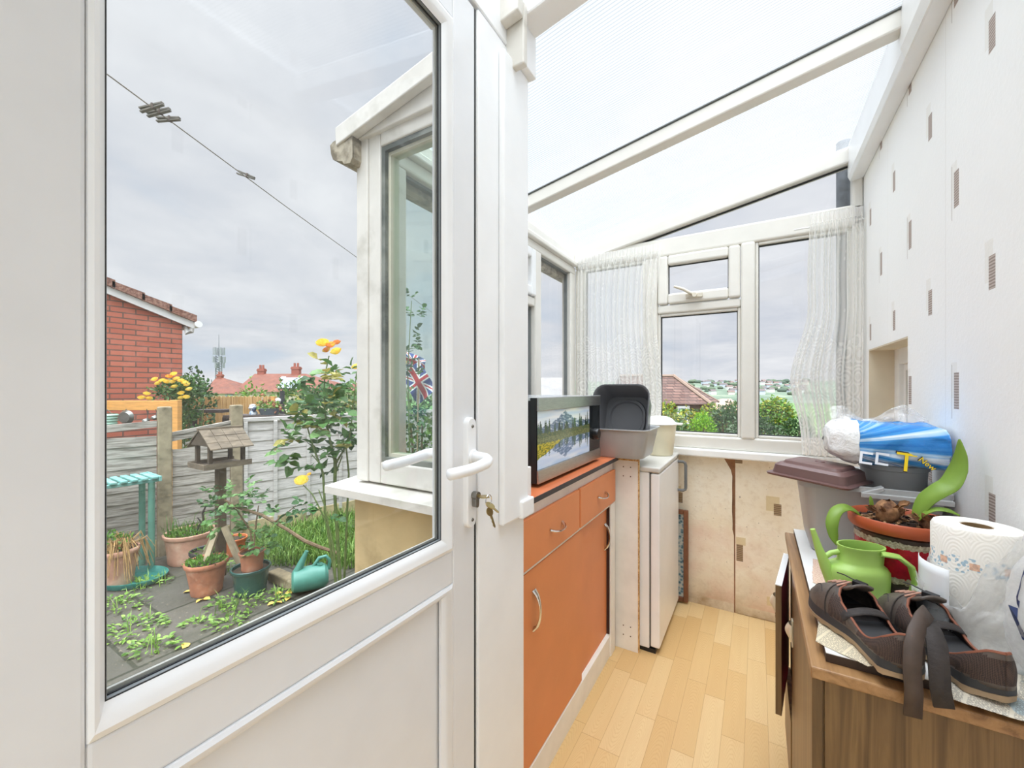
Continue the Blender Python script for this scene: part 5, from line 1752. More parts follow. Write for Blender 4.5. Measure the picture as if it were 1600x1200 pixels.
# ------------------------------------------------------------------ lawn and weeds
grassm = [M('grass_blade', (104, 142, 58), .6, var=.2, vs=20, trl=.3), M('grass_blade_pale', (146, 176, 88), .6, var=.2, vs=20, trl=.3), M('grass_blade_dark', (74, 112, 44), .6, var=.2, vs=20, trl=.3)]
bm = BM()
rg = random.Random(3)
def fence_pt(s): return (-3.436 + .7 * s, 4.05 + .714 * s)
n = 0
while n < 5200:
    d_ = rg.uniform(3.55, 6.1)
    lat = LU(rg.uniform(395, 600), d_)
    s_ = (lat + 3.436) / .7
    if d_ > 4.05 + .714 * s_ - .16: continue
    p = W(lat, d_, GND)
    if p.x > -1.2 and p.y > .8: continue
    if d_ < 3.75 + .3 * noise.noise(Vector((lat * 3, 0, 0))): continue
    blade(bm, p, rg.uniform(.07, .19), Vector((rg.uniform(-.1, .1), rg.uniform(-.1, .1), 0)), rg.uniform(.003, .006), rg.choice((0, 0, 1, 2)))
    n += 1
obj('lawn_grass', bm, grassm, None, label='long green grass of the lawn strip in front of the grey fence', cat='grass', kind='stuff')
weedm = [M('weed_leaf', (118, 158, 62), .5, var=.2, vs=20, trl=.3), M('weed_leaf_pale', (156, 190, 92), .5, var=.15, vs=20, trl=.3), M('weed_leaf_dark', (88, 128, 48), .5, var=.2, vs=20, trl=.3)]
def weed(u, v, r, n, label, seed, tall=.05, tufts=10):
    d_ = dground(v); lat = LU(u, d_)
    t = gth('weed', label, 'weed', lat, d_, GND, 0, 'weeds in the paving joints')
    q = random.Random(seed)
    bm = BM()
    for i in range(n):
        a = q.random() * 2 * PI; k = r * q.random() ** .6
        p = Vector((k * math.cos(a) * 1.3, k * math.sin(a), .004 + tall * q.random() * (1 - k / r * .5)))
        leaf(bm, p, Vector((math.cos(a + q.uniform(-.8, .8)), math.sin(a + q.uniform(-.8, .8)), q.uniform(-.05, .55))), Vector((0, 0, 1)) + rv(q) * .4, q.uniform(.024, .05), q.uniform(.014, .026), q.choice((0, 0, 1, 2)))
    for i in range(tufts):
        a = q.random() * 2 * PI; k = r * q.random()
        blade(bm, (k * math.cos(a), k * math.sin(a), 0), q.uniform(.06, .15), Vector((q.uniform(-.07, .07), q.uniform(-.07, .07), 0)), .003, q.choice((0, 1)))
    lo('foliage', bm, weedm, t)
weed(205, 985, .16, 130, 'broad leaved weed nearest the door glass on the paving', 1)
weed(243, 1012, .12, 80, 'low rosette weed with round leaves in front of the paving joint', 2)
weed(182, 950, .15, 110, 'tall green weed at the door side edge of the paving below the rose pots', 3, .08)
weed(375, 945, .17, 130, 'feathery weed in front of the dark green pot', 4, .07, 24)
weed(432, 935, .10, 60, 'small weed between the dark green pot and the green watering can', 5, .06, 12)
weed(355, 975, .10, 50, 'low weed along the paving joint in front of the terracotta pot', 6, .03, 8)
weed(300, 850, .22, 160, 'weed patch at the foot of the concrete post beside the teal tray', 7, .08, 30)
weed(345, 895, .16, 90, 'weed beside the foot of the bird table', 8, .08, 20)
weed(230, 915, .14, 70, 'weed growing against the teal tray on the paving', 9, .05, 14)
weed(310, 975, .07, 30, 'tiny weed in the middle paving joint', 10, .02, 4)
leafm = M('yellow_fallen_leaf', (236, 200, 96), .7, var=.2, vs=40)
q = random.Random(5)
for i, (u, v) in enumerate(((428, 931), (437, 936), (446, 927), (431, 943), (441, 943), (452, 934), (318, 937), (329, 937), (345, 1000), (285, 1015), (392, 985), (300, 925))):
    d_ = dground(v)
    bm = BM()
    for k in range(1):
        leaf(bm, Vector((0, 0, .006)), Vector((q.uniform(-1, 1), q.uniform(-1, 1), .1)), Vector((q.uniform(-.3, .3), q.uniform(-.3, .3), 1)), .06, .05)
    o = lo('fallen_leaf', bm, leafm, None, label='curled yellow leaf lying on the dark paving', cat='leaf', group='fallen yellow leaves', loc=W(LU(u, d_), d_, GND), solid=.001)

# ------------------------------------------------------------------ fence
silver = M('silvered_fence_wood', (204, 200, 195), .85, var=.16, vs=7, stretch=(1, 1, 12), col2=(146, 140, 132), c2=(.52, .76), bump=.3, bs_=30)
grey_old = M('old_grey_boards', (176, 170, 160), .88, var=.24, vs=7, stretch=(1, 1, 12), col2=(104, 96, 84), c2=(.48, .70), bump=.35, bs_=30)
concrete = M('weathered_concrete', (158, 146, 120), .9, var=.15, vs=14, col2=(106, 98, 76), c2=(.5, .7), bump=.4, bs_=40)
FR = math.atan2(.714, .7)
def fth(name, label, cat, s, z=GND, group=None):
    la, d_ = fence_pt(s)
    return gth(name, label, cat, la, d_, z, FR, group)
H_ = -GND
for s_, lab in ((0, 'weathered concrete fence post between the broken fence panels'), (.60, 'weathered concrete fence post behind the bird table')):
    p = fth('fence_post', lab, 'post', s_, GND, 'concrete fence posts')
    bm = BM(); vs = box(bm, -.055, -.05, -.1, .055, .05, 1.10 + H_); lo('post', bm, concrete, p, bev=.012)
def slats(bm, x0, x1, z0, z1, hgt, y=0.0, q=None, wob=.004, rag=0.0):
    z = z0
    while z < z1 - .02:
        h = hgt * (q.uniform(.9, 1.1) if q else 1)
        zt = min(z + h, z1)
        N = 8
        a, c_, e, f = [], [], [], []
        for i in range(N + 1):
            xx = x0 + (x1 - x0) * i / N
            w1 = wob * noise.noise(Vector((xx * 4, z * 7, 1))); w2 = wob * 2.2 * noise.noise(Vector((xx * 3, z * 9, 6))) + rag * noise.noise(Vector((xx * 9, z * 9, 2)))
            a.append(bm.verts.new((xx, y - .013 + w1, z))); c_.append(bm.verts.new((xx, y - .004 + w1, zt + w2 + .012)))
            e.append(bm.verts.new((xx, y + .004 + w1, zt + w2 + .012))); f.append(bm.verts.new((xx, y - .008 + w1, z)))
        for i in range(N):
            bm.faces.new((a[i], a[i + 1], c_[i + 1], c_[i])); bm.faces.new((c_[i], c_[i + 1], e[i + 1], e[i])); bm.faces.new((e[i], e[i + 1], f[i + 1], f[i])); bm.faces.new((f[i], f[i + 1], a[i + 1], a[i]))
        z = zt
fq = random.Random(9)
p = fth('garden_fence', 'intact silvery grey overlap fence panel behind the tall rose', 'fence panel', .66)
bm = BM(); slats(bm, 0, 1.79, .12, 1.28, .118, 0, fq); lo('boards', bm, silver, p)
bm = BM(); box(bm, 0, -.032, 1.27, 1.79, .02, 1.315); lo('top_rail', bm, silver, p, bev=.004)
for xx in (.005, .30, .66, 1.05, 1.44, 1.75):
    bm = BM(); box(bm, xx, -.040, .10, xx + .038, -.018, 1.272); lo('batten', bm, silver, p, bev=.003)
p = fth('garden_fence', 'next silvery fence panel further behind the extension', 'fence panel', 2.56)
bm = BM(); slats(bm, 0, 1.79, .12, 1.28, .118, 0, fq); lo('boards', bm, silver, p)
bm = BM(); box(bm, 0, -.032, 1.27, 1.79, .02, 1.315); lo('top_rail', bm, silver, p, bev=.004)
p = fth('fence_post', 'concrete fence post behind the extension between silvery panels', 'post', 2.52, GND, 'concrete fence posts')
bm = BM(); box(bm, -.05, -.05, -.1, .05, .05, 1.35); lo('post', bm, concrete, p, bev=.012)
p = fth('garden_fence', 'broken grey fence panel with a slipped top board between the two concrete posts', 'fence panel', .06)
bm = BM(); slats(bm, 0, .48, .16, 1.03, .10, .0, fq, .010, .012); lo('boards', bm, grey_old, p)
bm = BM(); prism(bm, [(-.02, -.02, 1.11), (.50, -.02, 1.20), (.50, -.02, 1.265), (-.02, -.02, 1.17)], (0, .02, 0)); lo('slipped_board', bm, grey_old, p)
bm = BM(); prism(bm, [(-.02, -.03, 1.165), (.50, -.03, 1.265), (.50, -.03, 1.295), (-.02, -.03, 1.20)], (0, .045, 0)); lo('top_rail', bm, grey_old, p)
bm = BM(); prism(bm, [(.10, -.015, 1.07), (.48, -.015, 1.15), (.48, -.015, 1.195), (.10, -.015, 1.09)], (0, .012, 0)); lo('split_board', bm, grey_old, p)
p = fth('garden_fence', 'sagging grey fence panel with a gap under its top rail beside the teal table', 'fence panel', -1.3)
bm = BM(); slats(bm, 0, 1.24, .16, 1.16, .105, .0, fq, .010, .010); lo('boards', bm, grey_old, p)
bm = BM(); prism(bm, [(0, -.03, 1.17), (1.24, -.03, 1.265), (1.24, -.03, 1.325), (0, -.03, 1.245)], (0, .04, 0)); lo('top_rail', bm, grey_old, p)
gravel = M('cream_gravel_board', (202, 186, 142), .85, var=.12, vs=8, col2=(150, 140, 106))
for s_, L_, lab in ((-1.3, 1.24, 'cream concrete gravel board under the sagging fence panel'), (.06, .48, 'cream concrete gravel board under the broken fence panel'), (.66, 1.83, 'cream concrete gravel board under the silvery fence panel')):
    p = fth('gravel_board', lab, 'board', s_)
    bm = BM(); box(bm, 0, -.02, -.08, L_, .02, .165); lo('board', bm, gravel, p, bev=.004)

# ------------------------------------------------------------------ bird table
bwood = M('bird_table_wood', (120, 108, 90), .85, var=.22, vs=12, stretch=(1, 1, 4), col2=(86, 76, 62), c2=(.5, .7))
bwood_d = M('dark_bird_table_wood', (84, 74, 60), .85, var=.2, vs=12)
bt = gth('bird_table', 'weathered wooden bird table with shingled roof standing in front of the fence', 'bird table', -2.49, 3.5, GND, math.radians(60))
RZ0 = .93 + H_
l_, hw = .168, .185
for sd in (-1, 1):
    bm = BM()
    for k in range(3):
        a0, a1 = k / 3, (k + 1.25) / 3
        y0, y1 = sd * hw * a0, sd * hw * a1
        z0_, z1_ = RZ0 - .145 * a0 + .004, RZ0 - .145 * a1 + .010
        for j in range(4):
            xa = -l_ + 2 * l_ * j / 4 + fq.uniform(.001, .005); xb = -l_ + 2 * l_ * (j + 1) / 4 - .001
            prism(bm, [(xa, y0, z0_), (xa, y1 + fq.uniform(-.006, .006), z1_), (xa, y1, z1_ + .010), (xa, y0, z0_ + .010)], (xb - xa, 0, 0))
    lo('roof_shingles', bm, bwood, bt)
for xx in (-l_ + .01, l_ - .022):
    bm = BM(); prism(bm, [(xx, -hw * .8, RZ0 - .12), (xx, hw * .8, RZ0 - .12), (xx, 0, RZ0 - .005)], (.012, 0, 0)); lo('gable_board', bm, bwood_d, bt)
bm = BM(); box(bm, -l_ - .004, -.012, RZ0 + .004, l_ + .004, .012, RZ0 + .022); lo('ridge', bm, bwood, bt)
for xx in (-.125, .125):
    for yy in (-.105, .105):
        bm = BM(); box(bm, xx - .014, yy - .014, .65 + H_, xx + .014, yy + .014, RZ0 - .085); lo('roof_post', bm, bwood_d, bt)
bm = BM(); box(bm, -.17, -.145, .622 + H_, .17, .145, .642 + H_); box(bm, -.175, -.155, .622 + H_, .175, -.143, .668 + H_); box(bm, -.175, .143, .622 + H_, .175, .155, .668 + H_); box(bm, -.182, -.143, .622 + H_, -.17, .143, .664 + H_)
lo('tray', bm, bwood, bt)
bm = BM(); box(bm, -.032, -.032, .04, .032, .032, .622 + H_); lo('post', bm, M('dark_post_wood', (98, 82, 62), .85, var=.2, vs=10), bt, bev=.004)
for a in (0, 1, 2, 3):
    ca, sa = math.cos(a * PI / 2 + .4), math.sin(a * PI / 2 + .4)
    bm = BM(); tube(bm, [(ca * .03, sa * .03, .46), (ca * .25, sa * .25, .005)], .026, 4); lo('leg', bm, M('pale_leg_wood', (176, 160, 132), .85, var=.2, vs=12), bt)

# ------------------------------------------------------------------ teal table, tray
teal = M('faded_teal_paint', (120, 178, 170), .55, var=.1, vs=14, col2=(160, 200, 192), c2=(.5, .75))
tl_ = gth('garden_table', 'faded teal slatted garden table beside the broken fence', 'table', -3.17, 3.69, GND, math.atan2(.83, .55) - PI)
# local x runs from the right front corner away to the left, y towards the fence is negative
TT = .49 + H_
bm = BM()
for k in range(12):
    bm2 = None
    x0_ = .012 + k * .068
    b_ = BM(); box(b_, x0_, -.34, TT - .02, x0_ + .045, .0, TT); lo('slat', b_, teal, tl_, bev=.004)
bm.free()
for yy in (-.31, -.055):
    bm = BM(); box(bm, .0, yy, TT - .05, .83, yy + .03, TT - .0205); lo('rail', bm, teal, tl_, bev=.003)
bm = BM(); box(bm, -.012, -.35, TT - .045, .008, .01, TT + .002); lo('end_board', bm, teal, tl_, bev=.004)
teal_leg = M('teal_leg_paint', (94, 146, 128), .55, var=.12, vs=10)
for xx, yy in ((.05, -.29), (.05, -.04), (.78, -.29), (.78, -.04)):
    bm = BM(); tube(bm, [(xx, yy, 0), (xx, yy, TT - .05)], .024, 10); lo('leg', bm, teal_leg, tl_, smooth=True)
tealp = M('teal_plastic', (44, 122, 112), .4, var=.1, vs=10, col2=(96, 160, 148), c2=(.55, .75))
ty = gth('plant_tray', 'teal plastic tray lying on the paving under the teal table leg', 'tray', LU(207, 3.48), 3.48, GND)
bm = BM(); lathe(bm, [(0, .012), (.19, .012), (.21, .03), (.235, .055), (.24, .055), (.24, .045), (.215, .005), (0, .003)], (0, 0, 0), 40, sx=1.1, sy=.8); lo('tray', bm, tealp, ty, smooth=40)

# ------------------------------------------------------------------ pots
terra = M('terracotta', (180, 118, 88), .8, var=.14, vs=16, col2=(204, 164, 138), c2=(.55, .8))
terra_p = M('pinkish_terracotta', (206, 156, 132), .8, var=.1, vs=14, col2=(226, 192, 166), c2=(.5, .75))
soilm = M('damp_soil', (70, 58, 44), .95, var=.25, vs=50)
greenpot = M('dark_green_glaze', (42, 82, 76), .25, var=.12, vs=9, col2=(70, 110, 100), c2=(.55, .8))
mint = [M('pot_greenery', (112, 158, 56), .5, var=.2, vs=30, trl=.3), M('pot_greenery_dark', (84, 130, 44), .5, var=.2, vs=30, trl=.3)]
def pot(name, label, u, v, d_, r, h, mat, rim=True, rib=False, taper=.72, greens=0, soil=True):
    t = gth(name, label, 'pot', LU(u, d_), d_, GND + v)
    bm = BM()
    pr_ = [(0, .002), (r * taper, .002), (r * taper + .004, .01)]
    pr_ += [(r * (taper + (.94 - taper) * k / 6), h * .82 * k / 6 + .012) for k in range(1, 7)]
    if rim: pr_ += [(r, h * .86), (r * 1.03, h * .90), (r * 1.03, h * .98), (r * 1.0, h), (r * .93, h * .98), (r * .9, h * .86)]
    else: pr_ += [(r, h * .95), (r, h), (r * .94, h), (r * .9, h * .86)]
    lathe(bm, pr_, (0, 0, 0), 48, wob=.012 if rib else 0)
    lo('body', bm, mat, t, smooth=40)
    if soil:
        bm = BM(); lathe(bm, [(0, h * .89), (r * .6, h * .885), (r * .915, h * .87)], (0, 0, 0), 24); lo('soil', bm, soilm, t, smooth=True)
    if greens:
        q = random.Random(int(u))
        bm = BM()
        for i in range(greens):
            a = q.random() * 2 * PI; k = r * .88 * q.random() ** .5
            leaf(bm, Vector((k * math.cos(a), k * math.sin(a), h * .9 + .02 * q.random())), Vector((math.cos(a), math.sin(a), 1.0)) + rv(q) * .9, rv(q), .04, .02, q.choice((0, 1)))
        lo('greenery', bm, mint, t)
    return t
p1 = pot('plant_pot', 'ribbed terracotta pot of low greenery standing in front of the bird table', 323, 0, 3.30, .145, .26, terra, True, True, .70, 170)
p2 = pot('plant_pot', 'large pinkish terracotta trough pot against the fence behind the bird table', 297, 0, 3.92, .20, .28, terra_p, True, True, .82, 130)
p3 = pot('plant_pot', 'pinkish terracotta pot with dead plants at the door side under the teal table', 182, 0, 3.42, .145, .31, terra_p, True, False, .74, 20)
p4 = pot('plant_pot', 'round dark green glazed pot beside the ribbed terracotta pot', 392, 0, 3.30, .138, .21, greenpot, True, False, .78, 0)
p5 = pot('plant_pot', 'small terracotta pot sitting inside the dark green glazed pot', 394, .184, 3.30, .092, .15, terra, True, False, .78, 0)
p6 = pot('plant_pot', 'small orange terracotta pot half hidden behind the bird table leg', 366, 0, 4.05, .11, .17, M('orange_terracotta', (206, 116, 70), .7), True, False, .75, 20)
p7 = pot('plant_pot', 'black plastic pot behind the ribbed terracotta pot', 322, 0, 3.62, .12, .22, M('black_pot_plastic', (44, 48, 48), .4), True, False, .78, 30)
deadm = M('dead_stems', (176, 142, 92), .9, var=.2, vs=30)
t = gth('dead_plant', 'straw coloured dead plant trailing over the pinkish pot under the teal table', 'plant', LU(186, 3.42), 3.42, GND + .30)
bm = BM(); q = random.Random(8)
for i in range(80):
    a = q.random() * 2 * PI; k = .05 + .13 * q.random()
    e = Vector((math.cos(a) * (k + .06), math.sin(a) * (k + .06), q.uniform(-.25, .03)))
    tube(bm, [(math.cos(a) * .03, math.sin(a) * .03, 0), (math.cos(a) * k, math.sin(a) * k, q.uniform(.03, .12)), e], [.004, .0035, .002], 4)
lo('stems', bm, deadm, t)
bm = BM(); crown(bm, (-.05, 0, .05), (.13, .10, .09), 170, .04, .02, (0, 1), .4, .4, 4); lo('foliage', bm, mint, t)
t = gth('pot_plant', 'grassy plant with dark twisted twig in the large pinkish pot', 'plant', LU(297, 3.92), 3.92, GND + .245)
bm = BM()
for i in range(110):
    a = q.random() * 2 * PI; k = .19 * q.random() ** .5
    blade(bm, (k * math.cos(a), k * math.sin(a), 0), q.uniform(.06, .22), Vector((q.uniform(-.1, .1), q.uniform(-.1, .1), 0)), .004, q.choice((0, 1)))
lo('leaves', bm, mint, t)
bm = BM(); tube(bm, [(.06, 0, 0), (.08, .01, .08), (.13, 0, .12), (.12, 0, .2), (.15, 0, .27)], [.012, .012, .011, .01, .006], 6); tube(bm, [(.11, 0, .0), (.10, .02, .1), (.07, 0, .16)], [.01, .009, .005], 6); lo('twig', bm, M('dark_twig', (62, 54, 50), .8), t, smooth=True)

# ------------------------------------------------------------------ rambling pot rose and fallen branch
rosel = [M('rose_leaf', (86, 128, 66), .42, var=.2, vs=24, trl=.25), M('rose_leaf_pale', (120, 158, 96), .42, var=.2, vs=24, trl=.25), M('rose_leaf_dark', (64, 102, 58), .42, var=.2, vs=24, trl=.2), M('rose_leaf_yellowed', (172, 164, 84), .5, var=.2, vs=24, trl=.25)]
twig = M('rose_stem_bark', (120, 100, 76), .85, var=.2, vs=40); gstem = M('green_rose_stem', (106, 124, 72), .6, var=.2, vs=30)
yel = [M('yellow_petals', (255, 236, 120), .6, var=.05, trl=.3), M('deep_yellow_petals', (255, 222, 96), .6, var=.05, trl=.3), M('orange_petals', (246, 168, 96), .6, var=.05, trl=.3), M('pale_yellow_petals', (255, 238, 150), .6, var=.05, trl=.3)]
def spray(bm, p, d, q, L=.06, n=5, mis=(0, 0, 1, 2)):
    d = d.normalized()
    mi = q.choice(mis)
    s = d.cross(Vector((0, 0, 1)))
    if s.length < .1: s = d.orthogonal()
    s.normalize()
    leaf(bm, p + d * L * 1.3, d + Vector((0, 0, -.1)), Vector((0, 0, 1)) + rv(q) * .7, L * 1.05, L * .88, mi)
    for k in range(n // 2):
        for sd in (-1, 1):
            leaf(bm, p + d * L * (.95 - .6 * k), d * .4 + s * sd + rv(q) * .2, Vector((0, 0, 1)) + rv(q) * .7, L * .9, L * .76, mi)
def rose(name, label, origin, stems, sprays, blooms, L=.06, seed=1, mis=(0, 0, 1, 2), stemmat=None):
    """stems: lists of (u,v,d,r); sprays: (u,v,d,spread px,count)"""
    t = thing(name, label, 'plant', origin)
    q = random.Random(seed)
    bm = BM()
    for st in stems:
        tube(bm, [gp(a[0], a[1], a[2]) for a in st], [a[3] for a in st], 7)
    obj('stem', bm, stemmat or gstem, t, smooth=True)
    bm = BM()
    for (u, v, d_, sp, n) in sprays:
        for i in range(n):
            a = q.random() * 2 * PI; k = sp * q.random() ** .5
            p = gp(u + k * math.cos(a), v + k * math.sin(a), d_ + q.uniform(-.12, .12))
            spray(bm, p, Vector((math.cos(a), q.uniform(-.8, .8), -math.sin(a) * .6 + .2)), q, L * q.uniform(.7, 1.15), 5, mis)
    obj('foliage', bm, rosel, t)
    for i, (u, v, d_, r, mi) in enumerate(blooms):
        bm = BM(); bloom(bm, gp(u, v, d_), r, mi, seed * 31 + i); obj('bloom', bm, yel, t, smooth='all')
    return t
rose('pot_rose', 'bushy green plant with long bare branch in the small pot inside the dark green pot', W(LU(394, 3.3), 3.3, GND + .34),
     [[(394, 856, 3.3, .009), (392, 830, 3.3, .008), (372, 800, 3.28, .006), (350, 780, 3.25, .004)], [(396, 856, 3.3, .008), (400, 820, 3.32, .007), (404, 790, 3.35, .004)],
      [(352, 782, 3.3, .009), (372, 793, 3.28, .011), (410, 805, 3.25, .012), (450, 828, 3.2, .013), (476, 845, 3.15, .014), (500, 855, 3.1, .013), (528, 864, 3.05, .011)], [(430, 815, 3.22, .007), (450, 800, 3.2, .005), (462, 790, 3.2, .003)]],
     [(345, 785, 3.28, 22, 12), (372, 775, 3.3, 20, 11), (400, 790, 3.3, 20, 10), (392, 825, 3.3, 20, 12), (345, 810, 3.25, 18, 8), (410, 845, 3.28, 18, 9), (330, 800, 3.3, 10, 4), (425, 812, 3.25, 10, 4), (380, 765, 3.3, 10, 4)], [], .05, 5, (0, 0, 1, 1, 2), twig)
rose('rose_bush', 'tall rose bush with yellow and orange blooms in front of the silvery fence', W(LU(530, 2.85), 2.85, GND),
     [[(535, 975, 2.85, .013), (528, 850, 2.85, .012), (523, 770, 2.85, .011), (524, 720, 2.85, .013), (516, 690, 2.85, .008), (507, 640, 2.85, .006), (507, 590, 2.85, .005), (514, 556, 2.85, .004)],
      [(535, 975, 2.85, .010), (508, 800, 2.8, .008), (505, 740, 2.8, .008), (490, 700, 2.8, .006), (478, 660, 2.8, .004)], [(524, 725, 2.85, .008), (545, 690, 2.85, .006), (552, 640, 2.85, .004), (557, 580, 2.85, .003)],
      [(535, 975, 2.95, .009), (545, 740, 2.95, .007), (541, 700, 2.95, .006), (548, 670, 2.95, .004)], [(505, 745, 2.8, .005), (500, 725, 2.8, .004), (487, 710, 2.8, .003)], [(524, 740, 2.85, .006), (535, 712, 2.85, .004)]],
     [(505, 600, 2.85, 16, 4), (518, 580, 2.85, 8, 2), (490, 582, 2.85, 8, 2), (512, 630, 2.85, 22, 7), (545, 620, 2.9, 18, 7), (500, 655, 2.82, 32, 15), (470, 675, 2.8, 20, 9), (535, 655, 2.85, 24, 11), (455, 695, 2.8, 14, 5), (520, 690, 2.82, 20, 7), (555, 680, 2.85, 10, 4), (458, 720, 2.8, 8, 2), (500, 722, 2.8, 12, 3), (545, 600, 2.9, 12, 4), (538, 720, 2.85, 14, 3)],
     [(504, 536, 2.85, .048, (0, 1)), (517, 539, 2.85, .038, (2, 1)), (526, 535, 2.90, .032, (2,)), (525, 549, 2.80, .042, (0, 1)), (510, 547, 2.88, .032, (1, 2)), (556, 573, 2.85, .034, (1, 3))], .078, 2, (0, 0, 0, 1, 2, 3))
rose('climbing_rose', 'thin arching rose stem with one yellow flower beside the beige wall', W(LU(528, 2.6), 2.6, GND),
     [[(528, 1005, 2.6, .009), (522, 860, 2.6, .007), (514, 825, 2.6, .006), (500, 795, 2.6, .005), (488, 772, 2.6, .004), (474, 758, 2.6, .003)], [(514, 825, 2.6, .005), (507, 790, 2.6, .004), (498, 765, 2.6, .003)]],
     [(470, 790, 2.6, 12, 2), (480, 795, 2.6, 10, 2), (507, 800, 2.6, 12, 2)], [(471, 751, 2.6, .046, (0, 3)), (483, 741, 2.62, .016, (1,))], .06, 7, (0, 2))

# ------------------------------------------------------------------ teal watering can outside, sleeper
t = gth('watering_can', 'dark teal watering can lying on the paving at the foot of the beige wall', 'watering can', LU(486, 3.32), 3.32, GND, .5)
cang = M('teal_can_plastic', (84, 146, 130), .4, var=.08)
bm = BM()
rings = []
for k, (w_, h_) in enumerate(((.0, .0), (.075, .06), (.095, .085), (.1, .095), (.1, .095), (.095, .09), (.07, .065), (.0, .0))):
    yy = (-.14, -.14, -.125, -.06, .04, .10, .125, .125)[k]
    rings.append([bm.verts.new((yy + 0.0, w_ * math.cos(2 * PI * i / 24), .105 + h_ * math.sin(2 * PI * i / 24) + .02 * (yy + .14))) for i in range(24)])
for A, B in zip(rings[:-1], rings[1:]):
    for i in range(24): bm.faces.new((A[i], A[(i + 1) % 24], B[(i + 1) % 24], B[i]))
lo('body', bm, cang, t, smooth=40, weld=True)
bm = BM(); tube(bm, [(-.10, 0, .17), (-.07, 0, .24), (-.03, 0, .33)], [.034, .026, .014], 12); lo('spout', bm, cang, t, smooth=True)
bm = BM(); tube(bm, [(.02, .0, .20), (.06, 0, .255), (.11, 0, .26), (.14, 0, .22), (.13, 0, .15)], .014, 10); lo('handle', bm, cang, t, smooth=True)
bm = BM(); lathe(bm, [(.028, 0), (.03, .01), (.024, .012), (.012, -.005), (0, -.006)], (.065, 0, .2), 16, rot=rotm('Y', .3)); lo('filler', bm, cang, t, smooth=40)
t = gth('sleeper', 'short mossy timber edging log beside the dark green pot', 'timber', LU(447, 3.42), 3.42, GND, -.55)
bm = BM(); box(bm, -.2, -.05, 0, .2, .05, .085); lo('log', bm, M('mossy_timber', (138, 124, 96), .9, var=.25, vs=12, col2=(196, 186, 156), c2=(.55, .7)), t, bev=.012)

# ------------------------------------------------------------------ washing line and pegs
def onl(u):        # level line about 2.2 m up
    pass
A_ = W(LU(165, 1.195), 1.195, 2.2); B_ = W(LU(565, 2.95), 2.95, 2.2)
def lpt(u):
    # intersection of the sight column with the level line
    lo_, hi_ = -1.0, 8.0
    for _ in range(50):
        k = (lo_ + hi_) / 2
        p = A_ + (B_ - A_) * k
        d_ = -SN * p.x + CS * p.y; l2 = CS * p.x + SN * p.y
        if d_ <= 0 or 800 + FPX * l2 / d_ < u: lo_ = k
        else: hi_ = k
    return A_ + (B_ - A_) * lo_
dl = (B_ - A_).normalized()
wl = thing('washing_line', 'thin washing line crossing the sky over the garden', 'washing line', A_)
bm = BM(); tube(bm, [A_ - dl * 1.2, A_, (A_ + B_) / 2 + Vector((0, 0, -.006)), B_, B_ + dl * 3.2], .0022, 5); obj('line', bm, M('grey_line', (140, 134, 124), .7), wl)
pegm = M('weathered_peg_wood', (112, 108, 98), .8, var=.2, vs=40)
def peg(u, lab, slant, off):
    p = lpt(u)
    t = thing('clothes_peg', lab, 'peg', p, 0, 'clothes pegs on the washing line')
    ax = W(math.cos(slant), 0, math.sin(slant)).normalized()
    n_ = W(0, 1, 0)
    s = ax.cross(n_).normalized()
    rot = Matrix((ax, n_, s)).transposed()
    for sg in (-1, 1):
        bm = BM(); xbox(bm, p + ax * off + s * .0045 * sg, (.078, .010, .0048), rot @ rotm('Y', .04 * sg)); obj('jaw', bm, pegm, t)
    bm = BM(); xbox(bm, p + ax * (off + .006), (.006, .012, .018), rot); obj('spring', bm, M('rusty_spring', (96, 84, 76), .5, .6), t)
peg(237, 'weathered wooden clothes peg, topmost of the three together on the line', .27, .0)
peg(248, 'weathered wooden clothes peg, middle of the three together on the line', .22, .0)
peg(263, 'weathered wooden clothes peg, lowest of the three together on the line', .03, .0)
peg(381, 'dark clothes peg hanging alone further along the washing line', -.35, .01)

# ------------------------------------------------------------------ neighbour's brick house
brick, nt, b = newmat('red_brick')
v = nt.obj(); x, y, z = nt.sep(v)
br = nt.add('ShaderNodeTexBrick'); nt.link(nt.comb(nt.math('ADD', x, y), z, 0), br.inputs['Vector'])
br.inputs['Scale'].default_value = 1.0; br.inputs['Brick Width'].default_value = .262; br.inputs['Row Height'].default_value = .0715; br.inputs['Mortar Size'].default_value = .008; br.inputs['Mortar Smooth'].default_value = .1; br.inputs['Bias'].default_value = -.1
br.inputs['Color1'].default_value = lin((184, 102, 80)); br.inputs['Color2'].default_value = lin((202, 120, 96)); br.inputs['Mortar'].default_value = lin((112, 88, 78))
nz = nt.noise(v, 3, 5, .6)
c = nt.mix(nt.math('MULTIPLY', nt.ramp(nz, [(.5, (0, 0, 0, 1)), (.75, (1, 1, 1, 1))]), .35), br.outputs[0], lin((224, 164, 146)))
nt.link(c, b.inputs['Base Color']); b.inputs['Roughness'].default_value = .85
tile_br, nt, b = newmat('mossy_brown_tiles')
v = nt.obj()
c = nt.ramp(nt.noise(v, 30, 6, .7), [(.35, lin((88, 62, 54))), (.5, lin((142, 100, 84))), (.65, lin((178, 146, 128)))])
nt.link(c, b.inputs['Base Color']); b.inputs['Roughness'].default_value = .9
HD = 6.0
hs = gth('brick_house', 'red brick house gable with brown tiled roof and white bargeboard beyond the fence', 'house', LU(285, HD), HD, GND, PI / 2 - YAW)
slope = .354
x1 = .143
zr0 = 2.19 + .06 + H_            # soffit height at the wall corner
bm = BM(); prism(bm, [(0, 0, -.3), (-4.2, 0, -.3), (-4.2, 0, zr0 + 4.2 * slope - .02), (0, 0, zr0 - .02)], (0, 7.5, 0)); lo('wall', bm, brick, hs)
bm = BM()
